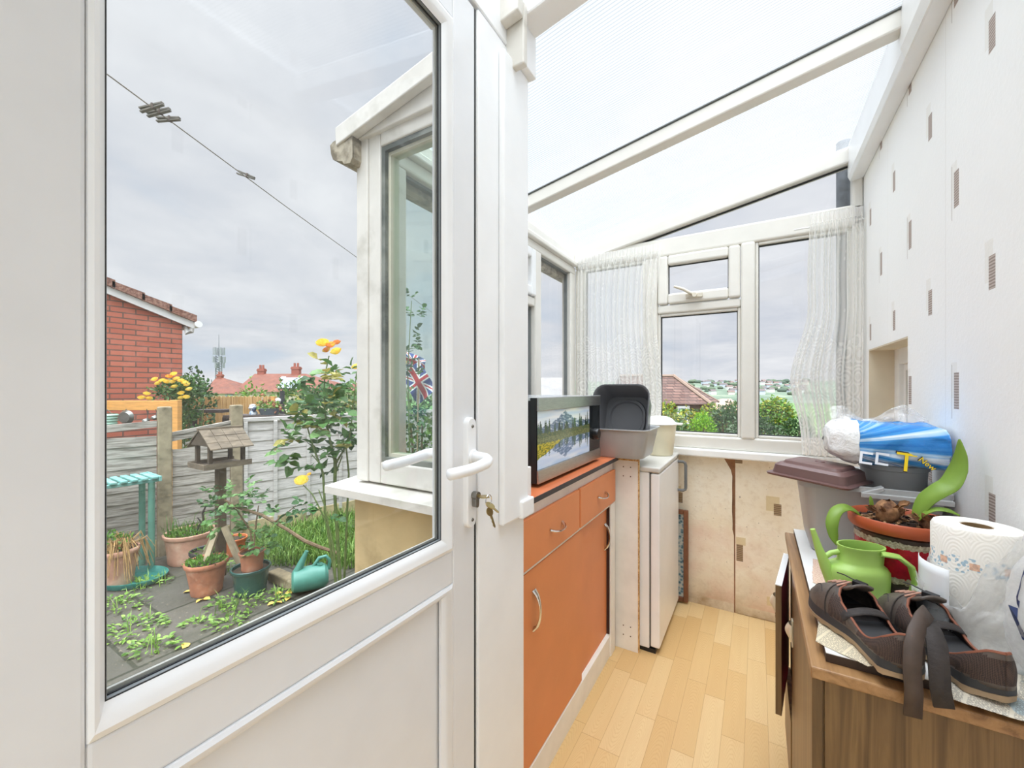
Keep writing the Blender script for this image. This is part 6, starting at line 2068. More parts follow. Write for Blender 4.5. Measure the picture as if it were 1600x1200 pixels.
for k in range(8):
    xa, xb = x1 - k * .30, x1 - (k + 1) * .30 - .03
    za, zb = zr0 + (0 - xa) * slope + .06, zr0 + (0 - xb) * slope + .055
    prism(bm, [(xa, -.10, za), (xb, -.10, zb), (xb, -.10, zb + .085), (xa, -.10, za + .105)], (0, 7.7, 0))
prism(bm, [(x1 - 2.4, -.10, zr0 + (2.4 - x1) * slope + .06), (-4.2, -.10, zr0 + 4.2 * slope + .06), (-4.2, -.10, zr0 + 4.2 * slope + .15), (x1 - 2.4, -.10, zr0 + (2.4 - x1) * slope + .15)], (0, 7.7, 0))
lo('roof', bm, tile_br, hs)
bm = BM(); prism(bm, [(.13, -.06, zr0 - .13 * slope - .04), (-4.2, -.06, zr0 + 4.2 * slope - .04), (-4.2, -.06, zr0 + 4.2 * slope + .058), (.13, -.06, zr0 - .13 * slope + .058)], (0, .03, 0)); lo('bargeboard', bm, paint_white, hs)
bm = BM(); tube(bm, [(x1 + .02, -.11, zr0 - x1 * slope + .035), (x1 + .02, 7.5, zr0 - x1 * slope + .035)], .05, 10); lo('gutter', bm, paint_white, hs, smooth=True)
bm = BM(); tube(bm, [(.05, .02, zr0 - .06), (.05, -.02, zr0 - .16), (.10, -.03, zr0 - .13), (.11, -.03, zr0 - .05)], .03, 8); lo('pipe_bend', bm, M('grey_white_pipe', (206, 204, 200), .5), hs, smooth=True)
# wall ornaments
iron = M('black_iron', (48, 46, 46), .5, .6)
DW = HD - .12
t = gth('wall_lantern', 'round black wire candle holder with white candle on the brick wall', 'lantern', LU(191, DW), DW, ZV(562, DW))
bm = BM()
for k in range(5):
    a = PI * k / 5
    tube(bm, [(.155 * math.cos(b2_) * math.cos(a), .06 + .06 * math.cos(b2_) * math.sin(a) - .06, .13 * math.sin(b2_)) for b2_ in [2 * PI * j / 20 for j in range(21)]], .006, 5)
lo('wire_cage', bm, iron, t, smooth=True)
bm = BM(); box(bm, -.10, -.05, .115, .10, .1, .135); box(bm, -.12, -.05, -.12, .12, .1, -.09); lo('shelf', bm, iron, t)
bm = BM(); lathe(bm, [(0, -.09), (.05, -.09), (.055, -.01), (.05, .05), (.03, .06), (0, .06)], (.0, 0, 0), 16); lo('candle', bm, M('white_candle', (236, 234, 226), .5), t, smooth=40)
t = gth('balloon_ornament', 'small striped hot air balloon ornament hanging on the brick wall', 'ornament', LU(201, DW), DW, ZV(600, DW))
bal = [M('orn_' + nme, cc, .35) for nme, cc in (('yellow', (226, 190, 66)), ('green', (60, 130, 76)), ('blue', (64, 100, 176)), ('white', (226, 222, 214)), ('red', (176, 64, 54)), ('teal', (40, 130, 130)))]
bm = BM()
for k in range(12):
    grid(bm, lambda u, v, k=k: Vector((math.cos((k + u) * PI / 6) * .082 * max(.12, math.sin(PI * (.12 + .88 * v))) , math.sin((k + u) * PI / 6) * .082 * max(.12, math.sin(PI * (.12 + .88 * v))), -.10 + .19 * v)), 3, 8, k % 6)
lo('balloon', bm, bal, t, smooth='all', weld=True)
bm = BM(); box(bm, -.022, -.022, -.185, .022, .022, -.15)
for xx in (-.018, .018):
    for yy in (-.018, .018): tube(bm, [(xx, yy, -.15), (xx * 1.2, yy * 1.2, -.095)], .0025, 4)
lo('basket', bm, M('wicker_basket', (196, 168, 130), .8), t)
# new timber rail frame with hanging utensils
newwood = M('new_orange_timber', (226, 168, 94), .6, var=.12, vs=8, stretch=(1, 1, 6), col2=(176, 116, 58), c2=(.62, .75))
DT = 5.0
t = gth('timber_frame', 'new orange timber frame rail in front of the brick wall', 'frame', LU(274, DT), DT, GND)
bm = BM(); box(bm, LU(150, DT) - LU(274, DT), -.02, ZV(641, DT) + H_, LU(268, DT) - LU(274, DT), .02, ZV(626, DT) + H_); lo('rail', bm, newwood, t, bev=.004)
bm = BM(); box(bm, LU(268.5, DT) - LU(274, DT), -.035, 0, LU(281, DT) - LU(274, DT), .035, ZV(625, DT) + H_); lo('post', bm, newwood, t, bev=.004)
bm = BM(); box(bm, LU(150, DT) - LU(274, DT) - .07, -.035, 0, LU(150, DT) - LU(274, DT), .035, ZV(625, DT) + H_); lo('post', bm, newwood, t, bev=.004)
DP = 4.95
ut = M('dull_steel_utensil', (128, 132, 126), .35, .7, var=.12, vs=20)
def hang(u, v, label, kind):
    t = gth('hanging_' + kind, label, kind.replace('_', ' '), LU(u, DP), DP, ZV(v, DP), 0, 'utensils hung from the timber rail')
    top = ZV(640, DP) - ZV(v, DP)
    bm = BM()
    if kind == 'pan':
        lathe(bm, [(0, .025), (.06, .025), (.08, .0), (.086, -.004), (.08, .004), (.062, .03), (0, .031)], (0, 0, 0), 24, rot=rotm('X', PI / 2), sx=1.1)
        lo('bowl', bm, ut, t, smooth=40)
        bm = BM(); tube(bm, [(0, .0, .08), (.0, .0, top + .01)], .004, 6); lo('hook', bm, ut, t)
    else:
        lathe(bm, [(0, -.035), (.022, -.028), (.036, -.008), (.038, .008), (.03, .004), (.015, -.018), (0, -.024)], (0, 0, 0), 18, rot=rotm('X', .5)); lo('bowl', bm, ut, t, smooth=40)
        bm = BM(); tube(bm, [(0, .02, .01), (.0, .025, .06), (0, .01, top + .005)], [.006, .004, .004], 6); lo('handle', bm, ut, t)
hang(197, 652, 'round steel pan hanging from the orange timber rail', 'pan')
hang(228, 657, 'steel ladle hanging beside the round pan on the timber rail', 'ladle')
hang(242, 652, 'steel ladle hanging next to the concrete fence post', 'ladle')
t = gth('hanging_planter', 'mint green wavy edged planter hanging at the end of the timber rail', 'planter', LU(168, DP), DP, ZV(668, DP))
bm = BM()
for k in range(5): lathe(bm, [(.075 + .004 * k, .0 + .033 * k), (.092 + .004 * k, .016 + .033 * k), (.077 + .004 * k, .033 + .033 * k)], (0, 0, 0), 20)
lo('body', bm, [M('mint_glaze', (176, 214, 196), .4)], t, smooth=True)
bm = BM(); tube(bm, [(.05, 0, .165), (0, 0, ZV(640, DP) - ZV(668, DP))], .004, 5); tube(bm, [(-.05, 0, .165), (0, 0, ZV(640, DP) - ZV(668, DP))], .004, 5); lo('hanger', bm, ut, t)
# neighbour's yellow roses
q = random.Random(12)
DN = 5.45
t = gth('rose_bush', 'neighbour rose bush covered in yellow flowers against the brick corner', 'plant', LU(285, DN), DN, GND)
bm = BM()
for i in range(6):
    a = q.uniform(-.3, .3)
    tube(bm, [(a * .3, q.uniform(-.1, .1), 0), (a * .8, 0, .7), (a, q.uniform(-.1, .1), 1.45)], [.014, .01, .005], 6)
lo('stem', bm, gstem, t)
bm = BM()
for (u, v, rx, rz, n_) in ((280, 610, .22, .14, 300), (296, 612, .17, .18, 260), (285, 640, .2, .2, 260), (303, 600, .13, .12, 130), (255, 612, .11, .10, 90), (292, 670, .2, .3, 200)):
    crown(bm, (LU(u, DN) - LU(285, DN), 0, ZV(v, DN) + H_), (rx, .18, rz), n_, .055, .035, (0, 1, 2), .4, .3, int(u))
lo('foliage', bm, rosel, t)
for i, (u, v) in enumerate(((259, 593), (264, 599), (271, 595), (281, 589), (288, 585), (278, 597), (286, 597), (289, 604), (299, 595), (305, 598), (308, 601), (299, 614), (299, 621), (307, 620), (247, 615), (239, 621), (251, 622), (292, 592), (311, 608))):
    bm = BM(); bloom(bm, (LU(u, DN) - LU(285, DN), -.17, ZV(v, DN) + H_), .044, (0, 0, 1, 3) if i != 3 else (1, 2), 90 + i); lo('bloom', bm, yel, t, smooth='all')
greens = [M('shrub_leaf', (82, 118, 60), .6, var=.25, vs=4, trl=.25), M('shrub_leaf_pale', (124, 156, 82), .6, var=.2, vs=4, trl=.25), M('shrub_leaf_dark', (58, 90, 50), .6, var=.2, vs=4, trl=.2)]
def shrub(label, u, vt, d_, rx, n, L, mats, seed, zc=None, cat='shrub', name='shrub', base=None, lump=.35, ry=None):
    b0 = GND if base is None else base
    t = gth(name, label, cat, LU(u, d_), d_, b0)
    top = ZV(vt, d_) - b0
    bm = BM()
    crown(bm, (0, 0, top * .56), (rx, ry or rx * .8, top * .46), n, L, L * .62, range(len(mats)), lump, .45, seed)
    lo('foliage', bm, mats, t)
    bm = BM()
    for k in range(4):
        a = k * 1.7 + seed
        tube(bm, [(.04 * math.cos(a), .04 * math.sin(a), 0), (rx * .3 * math.cos(a), rx * .25 * math.sin(a), top * .45), (rx * .55 * math.cos(a), rx * .4 * math.sin(a), top * .75)], [.03, .022, .01], 6)
    lo('stem', bm, twig, t)
    return t
shrub('dark green shrub at the corner of the brick house behind the yellow roses', 305, 580, 6.6, .3, 700, .07, [greens[0], greens[2]], 31)
# reed screen, trough, ornament
reed, nt, b = newmat('reed_screen')
x, y, z = nt.sep(nt.obj())
nz = nt.noise(nt.comb(nt.math('MULTIPLY', x, 90), y, nt.math('MULTIPLY', z, 3)), 1, 4)
nt.link(nt.ramp(nz, [(.3, lin((176, 136, 84))), (.55, lin((222, 188, 132))), (.75, lin((236, 208, 158)))]), b.inputs['Base Color']); b.inputs['Roughness'].default_value = .85
D7 = 7.2
t = gth('reed_screen', 'tan reed screen fence in the garden beyond the grey fence', 'screen', LU(365, D7), D7, GND)
bm = BM(); grid(bm, lambda u, v: Vector((LU(288, D7) - LU(365, D7) + u * (LU(426, D7) - LU(288, D7)), .012 * math.sin(u * 400), v * (ZV(619.5, D7) + H_ + .01 * math.sin(u * 130)))), 160, 1); lo('reeds', bm, reed, t, solid=.012)
bm = BM(); box(bm, LU(425, D7) - LU(365, D7), -.03, 0, LU(430, D7) - LU(365, D7), .05, ZV(619.5, D7) + H_); lo('post', bm, newwood, t)
D5 = 6.02
t = gth('potting_table', 'dark timber table beyond the fence carrying the plant trough', 'table', LU(372, D5), D5, GND)
zt = ZV(640, D5) + H_
bm = BM(); box(bm, LU(299, D5) - LU(372, D5), -.12, zt - .04, LU(356, D5) - LU(372, D5), .22, zt); lo('table_top', bm, M('dark_stained_timber', (70, 62, 60), .7, var=.15), t)
bm = BM(); box(bm, LU(360, D5) - LU(372, D5), -.16, ZV(648, D5) + H_ - .04, LU(452, D5) - LU(372, D5), .22, ZV(648, D5) + H_); lo('shelf', bm, M('dark_shelf', (84, 74, 68), .7, var=.15), t)
for u in (302, 352, 448):
    bm = BM(); box(bm, LU(u, D5) - LU(372, D5) - .03, -.02, 0, LU(u, D5) - LU(372, D5) + .03, .04, ZV(648, D5) + H_ - .04); lo('leg', bm, M('dark_leg_timber', (64, 58, 56), .7), t)
t = gth('plant_trough', 'grey trough of green and reddish plants behind the silvery fence', 'planter', LU(421, D5), D5, ZV(648, D5))
bm = BM(); lathe(bm, [(0, 0), (.11, 0), (.145, .085), (.15, .085), (.15, .095), (.135, .095), (.1, .03)], (0, 0, 0), 28, sx=1.1, sy=.7); lo('trough', bm, M('slate_grey_trough', (96, 108, 116), .5), t, smooth=40)
bm = BM(); crown(bm, (0, 0, .12), (.18, .1, .08), 260, .05, .034, (0, 1, 2), .3, .3, 3); lo('foliage', bm, [greens[1], weedm[0], M('reddish_leaf', (150, 96, 70), .6, trl=.2)], t)
t = gth('garden_ornament', 'white and blue garden ornament on the shelf beside the grey trough', 'ornament', LU(396, D5), D5, ZV(648, D5))
bm = BM(); lathe(bm, [(0, 0), (.05, 0), (.055, .02), (.045, .05), (.03, .06), (0, .06)], (.0, 0, 0), 18); lo('base', bm, M('blue_white_glaze', (150, 178, 206), .4, col2=(236, 238, 240), vs=30), t, smooth=True)
bm = BM(); lathe(bm, [(0, .055), (.035, .06), (.055, .10), (.04, .145), (0, .16)], (-.01, 0, 0), 18); lo('figure', bm, M('white_glaze', (232, 234, 236), .4, col2=(140, 150, 160), vs=40), t, smooth=True)
bm = BM(); lathe(bm, [(0, .05), (.02, .055), (.026, .08), (.014, .11), (0, .12)], (.035, -.04, 0), 14); lo('small_figure', bm, M('dark_blue_glaze', (58, 74, 96), .4), t, smooth=True)
t = gth('garden_post', 'black garden post with white ball beyond the silvery fence', 'post', LU(441, 6.6), 6.6, GND)
bm = BM(); box(bm, -.025, -.025, 0, .025, .025, ZV(611, 6.6) + H_); lo('post', bm, M('black_post', (50, 54, 58), .5), t)
bm = BM(); lathe(bm, [(0, -.05), (.035, -.035), (.05, 0), (.035, .035), (0, .05)], (-.05, -.03, ZV(626, 6.6) + H_), 14); lo('ball', bm, M('white_ball', (226, 226, 224), .4), t, smooth=True)
t = gth('garden_light', 'copper topped solar light stick in front of the reed screen', 'light', LU(410, 6.9), 6.9, GND)
bm = BM(); tube(bm, [(0, 0, 0), (0, 0, ZV(620, 6.9) + H_)], .012, 8); lo('stick', bm, M('pale_stick', (222, 206, 180), .5), t)
bm = BM(); lathe(bm, [(.035, -.012), (.036, 0), (.03, .016), (0, .03)], (0, 0, ZV(617, 6.9) + H_), 16); lo('cap', bm, M('copper_cap', (176, 116, 84), .35, .5), t, smooth=True)
# hedge and shrubs beyond the fence
for i, (lab, u, vt, d_, rx, n, mt) in enumerate((
    ('low pale green shrub beyond the reed screen under the red roofs', 395, 604, 10.3, .55, 700, (greens[1], weedm[0])),
    ('dense mid green shrub behind the black garden post', 455, 596, 9.6, .55, 1100, (greens[0], greens[1])),
    ('dark leafy shrub behind the silvery fence and tall rose', 500, 600, 8.9, .5, 1000, (greens[0], greens[2])),
    ('pale leafy shrub beside the extension corner beyond the fence', 545, 596, 8.2, .45, 800, (greens[1], greens[0])),
    ('dark bush left of the red roofed house seen past the yellow roses', 318, 606, 11, .5, 500, (greens[2], greens[0])))):
    shrub(lab, u, vt, d_, rx, n, .10, list(mt), 40 + i, ry=.26)
# plants and flags seen through the extension windows
shrub('large leafy shrub seen through the return wall window', 655, 612, 5.15, .46, 1700, .075, [greens[0], greens[2], greens[1]], 61)
rose('rose_sapling', 'slender leafy stem with a yellow flower seen through the return wall window', W(LU(640, 3.5), 3.5, GND),
     [[(642, 907, 3.5, .009), (640, 700, 3.5, .007), (637, 580, 3.5, .005), (643, 470, 3.5, .003)], [(640, 640, 3.5, .005), (628, 570, 3.5, .003)]],
     [(640, 475, 3.5, 10, 4), (646, 500, 3.5, 14, 4), (640, 530, 3.5, 20, 6), (636, 560, 3.5, 24, 7), (640, 600, 3.5, 22, 7), (640, 650, 3.5, 24, 8)], [(628, 566, 3.45, .045, (0, 1))], .05, 17, (0, 2, 2))
def jack(s, t):
    a, c_ = (s - .5) * 2, (t - .5)
    if abs(a) < .10 or abs(c_) < .10: return (196, 44, 56)
    if abs(a) < .17 or abs(c_) < .17: return (236, 236, 238)
    dg = abs(abs(a) * .5 - abs(c_))
    if dg < .035: return (196, 44, 56)
    if dg < .09: return (236, 236, 238)
    return (44, 62, 124)
fm, nt, b = newmat('printed_flag_cloth')
nt.link(nt.add('ShaderNodeVertexColor', layer_name='print').outputs[0], b.inputs['Base Color']); b.inputs['Roughness'].default_value = .8
def flag(label, u, v, d_, w_, h_, ang_, pole):
    t = gth('flag', label, 'flag', LU(u, d_), d_, ZV(v, d_))
    N1, N2 = 56, 40
    vs_, fs_, cs_ = [], [], []
    for j in range(N2 + 1):
        for i in range(N1 + 1):
            s, tt = i / N1, j / N2
            x_ = (s - .5) * w_; z_ = (tt - .5) * h_ - .25 * h_ * s * s
            y_ = .05 * math.sin(s * 8 + tt * 2) * s + .02 * math.sin(tt * 7)
            vs_.append((x_ * math.cos(ang_) - z_ * math.sin(ang_), y_, x_ * math.sin(ang_) + z_ * math.cos(ang_)))
            cs_ += [*lin(jack(s, tt))]
    for j in range(N2):
        for i in range(N1):
            a = j * (N1 + 1) + i
            fs_.append((a, a + 1, a + N1 + 2, a + N1 + 1))
    me = bpy.data.meshes.new('cloth'); me.from_pydata(vs_, [], fs_)
    me.color_attributes.new('print', 'FLOAT_COLOR', 'POINT').data.foreach_set('color', cs_)
    me.materials.append(fm); me.polygons.foreach_set('use_smooth', [True] * len(me.polygons))
    o = bpy.data.objects.new('cloth', me); COL.objects.link(o); o.parent = t; OFF[o.name] = OFF[t.name]
    sl = o.modifiers.new('s', 'SOLIDIFY'); sl.thickness = .002
    bm = BM()
    x_, z_ = -.5 * w_, .5 * h_
    top = (x_ * math.cos(ang_) - z_ * math.sin(ang_), .0, x_ * math.sin(ang_) + z_ * math.cos(ang_) + .03)
    tube(bm, [top, (top[0] - .03, 0, GND - ZV(v, d_))], .008, 8); lo('pole', bm, M('flag_pole', (160, 140, 110), .6), t)
flag('larger union flag hanging among the shrubs seen through the return wall window', 656, 596, 4.2, .34, .24, -.9, 1)
flag('smaller union flag above the larger one seen through the return wall window', 648, 564, 4.5, .24, .15, -.25, 1)

# ------------------------------------------------------------------ distant houses and mast
redtile = M('red_roof_tiles', (128, 80, 64), .85, var=.15, vs=2, col2=(104, 70, 60), c2=(.5, .7))
browntile, nt, b = newmat('brown_pantiles')
v = nt.obj(); x, y, z = nt.sep(v)
br = nt.add('ShaderNodeTexBrick'); nt.link(nt.comb(nt.math('ADD', x, nt.math('MULTIPLY', y, .6)), z, 0), br.inputs['Vector'])
br.inputs['Scale'].default_value = 1; br.inputs['Brick Width'].default_value = .32; br.inputs['Row Height'].default_value = .105; br.inputs['Mortar Size'].default_value = .014
br.inputs['Color1'].default_value = lin((104, 76, 68)); br.inputs['Color2'].default_value = lin((138, 108, 96)); br.inputs['Mortar'].default_value = lin((66, 52, 48))
c = nt.mix(nt.ramp(nt.noise(v, 1.2, 4), [(.45, (0, 0, 0, 1)), (.65, (.6, .6, .6, 1))]), br.outputs[0], lin((96, 78, 72)))
nt.link(c, b.inputs['Base Color']); b.inputs['Roughness'].default_value = .9
wallm = M('pale_house_wall', (214, 200, 180), .85, var=.05); wallbr = M('brown_brick_wall', (120, 96, 84), .9, var=.1, vs=3)
chim = M('brick_chimney', (164, 100, 84), .9, var=.12, vs=4)
def facepoly(bm, pts):
    return bm.faces.new([bm.verts.new(Vector(p)) for p in pts])
def hiphouse(label, u0, u1, ur0, ur1, vr, ve, d_, roof, wall, dep=8.0, base=-3.0):
    lat0, lat1 = LU(u0, d_), LU(u1, d_)
    c0 = (lat0 + lat1) / 2
    t = gth('house', label, 'house', c0, d_, base)
    a, b_ = lat0 - c0, lat1 - c0
    dr = d_ + dep / 2
    r0, r1 = LU(ur0, dr) - c0, LU(ur1, dr) - c0
    ze, zr = ZV(ve, d_) - base, ZV(vr, dr) - base
    bm = BM()
    E = [(a, 0, ze), (b_, 0, ze), (b_, dep, ze), (a, dep, ze)]
    P, Q = (r0, dep / 2, zr), (r1, dep / 2, zr)
    facepoly(bm, [E[0], E[1], Q, P]); facepoly(bm, [E[1], E[2], Q]); facepoly(bm, [E[2], E[3], P, Q]); facepoly(bm, [E[3], E[0], P]); facepoly(bm, E[::-1])
    lo('roof', bm, roof, t, weld=True)
    bm = BM(); box(bm, a + .3, .3, 0, b_ - .3, dep - .3, ze); lo('wall', bm, wall, t)
    return t, c0, base
def chimney(t, c0, base, u, v0, v1, d_, w_, d0):
    bm = BM(); xx = LU(u, d_) - c0
    box(bm, xx - w_ / 2, d_ - d0 - w_ / 3, ZV(v1, d_) - base - .6, xx + w_ / 2, d_ - d0 + w_ / 3, ZV(v0, d_) - base)
    box(bm, xx - w_ * .58, d_ - d0 - w_ * .4, ZV(v0, d_) - base - .25, xx + w_ * .58, d_ - d0 + w_ * .4, ZV(v0, d_) - base - .08)
    for k in (-.22, .22): lathe(bm, [(.11, 0), (.1, .35), (.07, .36), (.07, .2)], (xx + k * w_, d_ - d0, ZV(v0, d_) - base), 10)
    lo('chimney', bm, chim, t)
t, c0, b0 = hiphouse('red roofed bungalow with a chimney below the phone mast', 314, 376, 338, 348, 590, 615, 50, redtile, wallm, 7)
chimney(t, c0, b0, 344, 585, 594, 53.5, .65, 50)
bm = BM(); box(bm, LU(350, 50) - c0, .2, ZV(620, 50) - b0, LU(362, 50) - c0, .3, ZV(616, 50) - b0); lo('window', bm, M('far_window', (150, 160, 166), .2), t)
t, c0, b0 = hiphouse('long red roofed house with two chimneys and solar panels', 364, 530, 398, 478, 584, 612, 36, redtile, wallm, 8)
chimney(t, c0, b0, 409, 576, 586, 40, .62, 36); chimney(t, c0, b0, 463, 573, 585, 40, .72, 36)
def roofpt(u, v):                 # on the front slope of that house
    za, zb = ZV(612, 36), ZV(584, 40)
    lo_, hi_ = 36.0, 40.0
    for _ in range(40):
        k = (lo_ + hi_) / 2
        if ZV(v, k) > za + (zb - za) * (k - 36) / 4: lo_ = k
        else: hi_ = k
    return Vector((LU(u, lo_) - c0, lo_ - 36 - .06, ZV(v, lo_) - b0 + .05))
def roofpanel(nm, q, mt):
    bm = BM(); prism(bm, [roofpt(*p) for p in q], (0, -.05, .05)); lo(nm, bm, mt, t)
solar = M('solar_panel', (168, 180, 194), .25, var=.05)
for k in range(3):
    roofpanel('solar_panel', [(436 + k * 12 - 2, 608), (447 + k * 11 - 2, 608), (455 + k * 9, 591.5), (446 + k * 9, 591.5)], solar)
roofpanel('roof_window', [(437, 594), (444, 594), (448, 590), (441, 590)], M('roof_window_glass', (206, 214, 222), .2))
roofpanel('roof_window', [(468, 594), (475, 594), (478, 589.5), (472, 589.5)], M('roof_window_glass', (206, 214, 222), .2))
t, c0, b0 = hiphouse('red roofed house behind the tall rose beside the extension corner', 536, 610, 552, 574, 598, 614, 45.5, redtile, wallm, 7)
t = gth('phone_mast', 'grey lattice phone mast with antennas above the red roofs', 'mast', LU(342, 110), 110, -3)
mm = M('mast_grey', (128, 130, 138), .5)
bm = BM(); zt_ = ZV(556, 110) + 3
for k in range(3):
    a = 2 * PI * k / 3; tube(bm, [(.9 * math.cos(a), .9 * math.sin(a), 0), (.7 * math.cos(a), .7 * math.sin(a), zt_)], .14, 5)
for j in range(20):
    z_ = zt_ * j / 20
    for k in range(3):
        a, a2 = 2 * PI * k / 3, 2 * PI * (k + 1) / 3
        tube(bm, [(.9 * math.cos(a), .9 * math.sin(a), z_), (.85 * math.cos(a2), .85 * math.sin(a2), z_ + zt_ / 20)], .08, 4)
lo('lattice', bm, mm, t)
for (vv, n_, hh, r_) in ((549, 6, 2.0, 1.15), (562, 5, 1.6, 1.3), (571, 3, 1.4, 1.1)):
    for k in range(n_):
        a = 2 * PI * k / n_ + .4
        bm = BM(); xbox(bm, (r_ * math.cos(a), r_ * math.sin(a), ZV(vv, 110) + 3), (.35, .35, hh)); lo('antenna', bm, M('antenna_grey', (158, 158, 166), .5), t)
bm = BM(); tube(bm, [(0, 0, zt_ - 1), (0, 0, ZV(523, 110) + 3)], [.12, .05], 5); lo('spike', bm, mm, t)

# ------------------------------------------------------------------ view out of the far window
t = gth('house', 'brown tiled hip roof house seen through the middle pane of the end window', 'house', 6, 14.6, -2)
def L3(lat, d_, z): return (lat - 6, d_ - 14.6, z + 2)
A0, B0, C0 = (4.3, 15.0, .70), (7.29, 15.0, .70), (8.78, 17.4, .72)
R0_, R1_ = (4.3, 16.4, ZV(587.5, 16.4)), (LU(1052, 16.4), 16.4, ZV(587.5, 16.4))
bm = BM()
facepoly(bm, [L3(*A0), L3(*B0), L3(*R1_), L3(*R0_)]); facepoly(bm, [L3(*B0), L3(*C0), L3(*R1_)]); facepoly(bm, [L3(*C0), L3(4.3, 18.4, .72), L3(*R0_), L3(*R1_)])
facepoly(bm, [L3(4.3, 15, .7), L3(*R0_), L3(4.3, 18.4, .72)]); facepoly(bm, [L3(4.3, 18.4, .72), L3(*C0), L3(*B0), L3(*A0)])
lo('roof', bm, browntile, t, weld=True)
bm = BM(); tube(bm, [L3(R1_[0], R1_[1], R1_[2] + .02), L3(B0[0], B0[1], B0[2] + .02)], .07, 6); tube(bm, [L3(*R0_), L3(*R1_)], .07, 6); tube(bm, [L3(*R1_), L3(*C0)], .05, 6); lo('ridge_tile', bm, M('ridge_tiles', (158, 136, 120), .9), t)
bm = BM(); prism(bm, [L3(4.5, 15.2, -2), L3(7.1, 15.2, -2), L3(8.5, 17.3, -2), L3(4.5, 17.3, -2)], (0, 0, 2.70)); lo('wall', bm, wallbr, t)
bm = BM(); box(bm, LU(1058, 15.1) - 6, .47, ZV(662, 15.1) + 2, LU(1077, 15.1) - 6, .595, ZV(634, 15.1) + 2); f_ = lo('window', bm, paint_white, t)
bm = BM(); box(bm, LU(1060, 15.1) - 6, .455, ZV(662, 15.1) + 2, LU(1072, 15.1) - 6, .469, ZV(638, 15.1) + 2); lo('pane', bm, M('reflecting_pane', (130, 146, 150), .1), f_)
hiphouse('orange roofed house half hidden by shrubs right of the brown hip roof', 1118, 1166, 1128, 1142, 623, 642, 30, M('orange_roof', (196, 158, 138), .85, var=.08), M('orange_wall', (206, 164, 136), .9), 6, -4)
hiphouse('pale grey tiled roof seen through the side window behind the microwave', 700, 905, 740, 885, 590, 632, 15, M('pale_grey_slates', (150, 148, 146), .8, var=.06, vs=3, col2=(136, 134, 132)), wallm, 5, -2)
ylw = M('yellowish_leaf', (176, 176, 66), .6, var=.2, vs=4, trl=.25); limeg = M('lime_leaf', (152, 196, 52), .6, var=.12, vs=4, trl=.3); limeg2 = M('lime_leaf_deep', (112, 164, 40), .6, var=.15, vs=4, trl=.3)
greyg = M('grey_green_leaf', (104, 122, 92), .6, var=.2, vs=4, trl=.2); redl = M('russet_leaf', (146, 112, 80), .6, var=.2, vs=4, trl=.2); hedgeg = M('hedge_leaf', (78, 110, 60), .6, var=.25, vs=4, trl=.2)
def vshrub(label, u, vt, d_, rpx, n, L, mats, seed, lump=.3, b=-.6):
    shrub(label, u, vt, d_, rpx * d_ / FPX, n, L, mats, seed, base=b, lump=lump, ry=.3)
vshrub('yellowish shrub behind the cream tub seen through the end window', 1043, 632, 10.5, 24, 1100, .10, [ylw, greens[1]], 71)
vshrub('bright lime green rounded bush at the foot of the end window', 1097, 645, 9.5, 21, 1600, .065, [limeg, limeg2], 72, .15)
vshrub('grey green shrub beside the lime bush seen through the middle pane', 1134, 633, 10.4, 22, 1300, .09, [greyg, hedgeg], 73)
vshrub('green and russet shrub at the mullion of the end window', 1150, 628, 11.4, 20, 1200, .09, [greens[0], greens[1], redl], 74)
vshrub('leafy green shrub under the brown roof corner', 1115, 632, 12.4, 26, 1000, .10, [greens[1], greens[0], ylw], 75)
vshrub('sprawling shrub in front of the brown wall under the brown hip roof', 1075, 640, 13.4, 22, 700, .11, [greens[0], ylw], 76)
vshrub('large pale green tree seen through the right pane of the end window', 1211, 624, 15, 30, 2200, .13, [greens[1], limeg2, ylw], 77)
vshrub('dark clipped hedge low in the right pane of the end window', 1195, 653, 9.5, 28, 1500, .08, [hedgeg, greens[2], greyg], 78)
vshrub('dark hedge continuing behind the right net curtain', 1243, 655, 10.3, 30, 1500, .08, [hedgeg, greens[2], greens[0]], 79)
vshrub('bushy hedge low below the middle pane beside the lime bush', 1060, 660, 8.7, 24, 900, .08, [greens[0], hedgeg], 80)
vshrub('bushy shrub low at the mullion foot', 1158, 655, 8.7, 22, 1000, .08, [hedgeg, greyg], 81)
# town on the hillside
q = random.Random(21)
hw_ = [M('town_white', (240, 238, 236), .8), M('town_cream', (232, 224, 212), .8), M('town_blue', (206, 212, 228), .8)]
hr_ = [M('town_red_roof', (124, 102, 96), .85), M('town_brown_roof', (108, 98, 96), .85)]
TAKEN = []
for i in range(46):
    for _ in range(60):
        d_ = q.uniform(400, 640); u = q.uniform(1085, 1262); lat = LU(u, d_)
        if all((lat - a) ** 2 + (d_ - e) ** 2 > 13 ** 2 for a, e, g in TAKEN): break
    TAKEN.append((lat, d_, 6.5))
    z_ = terr(lat, d_)
    w_ = q.uniform(4, 7.5); h_ = q.uniform(2.8, 4.2); dp = 5
    bm = BM(); box(bm, -w_ / 2, 0, -1, w_ / 2, dp, h_)
    prism(bm, [(-w_ / 2 - .3, -.4, h_), (-w_ / 2 - .3, dp + .4, h_), (-w_ / 2 - .3, dp / 2, h_ + 1.8)], (w_ + .6, 0, 0), 1)
    lo('distant_house', bm, [q.choice(hw_), q.choice(hr_)], None, label='tiny pale house in the town on the far hillside', cat='house', group='houses of the distant town', loc=W(lat, d_, z_), rotz=YAW + q.uniform(-.4, .4))
tm_ = [M('distant_tree', (74, 92, 76), .9, var=.1, vs=.3), M('distant_tree_pale', (92, 108, 84), .9, var=.1, vs=.3)]
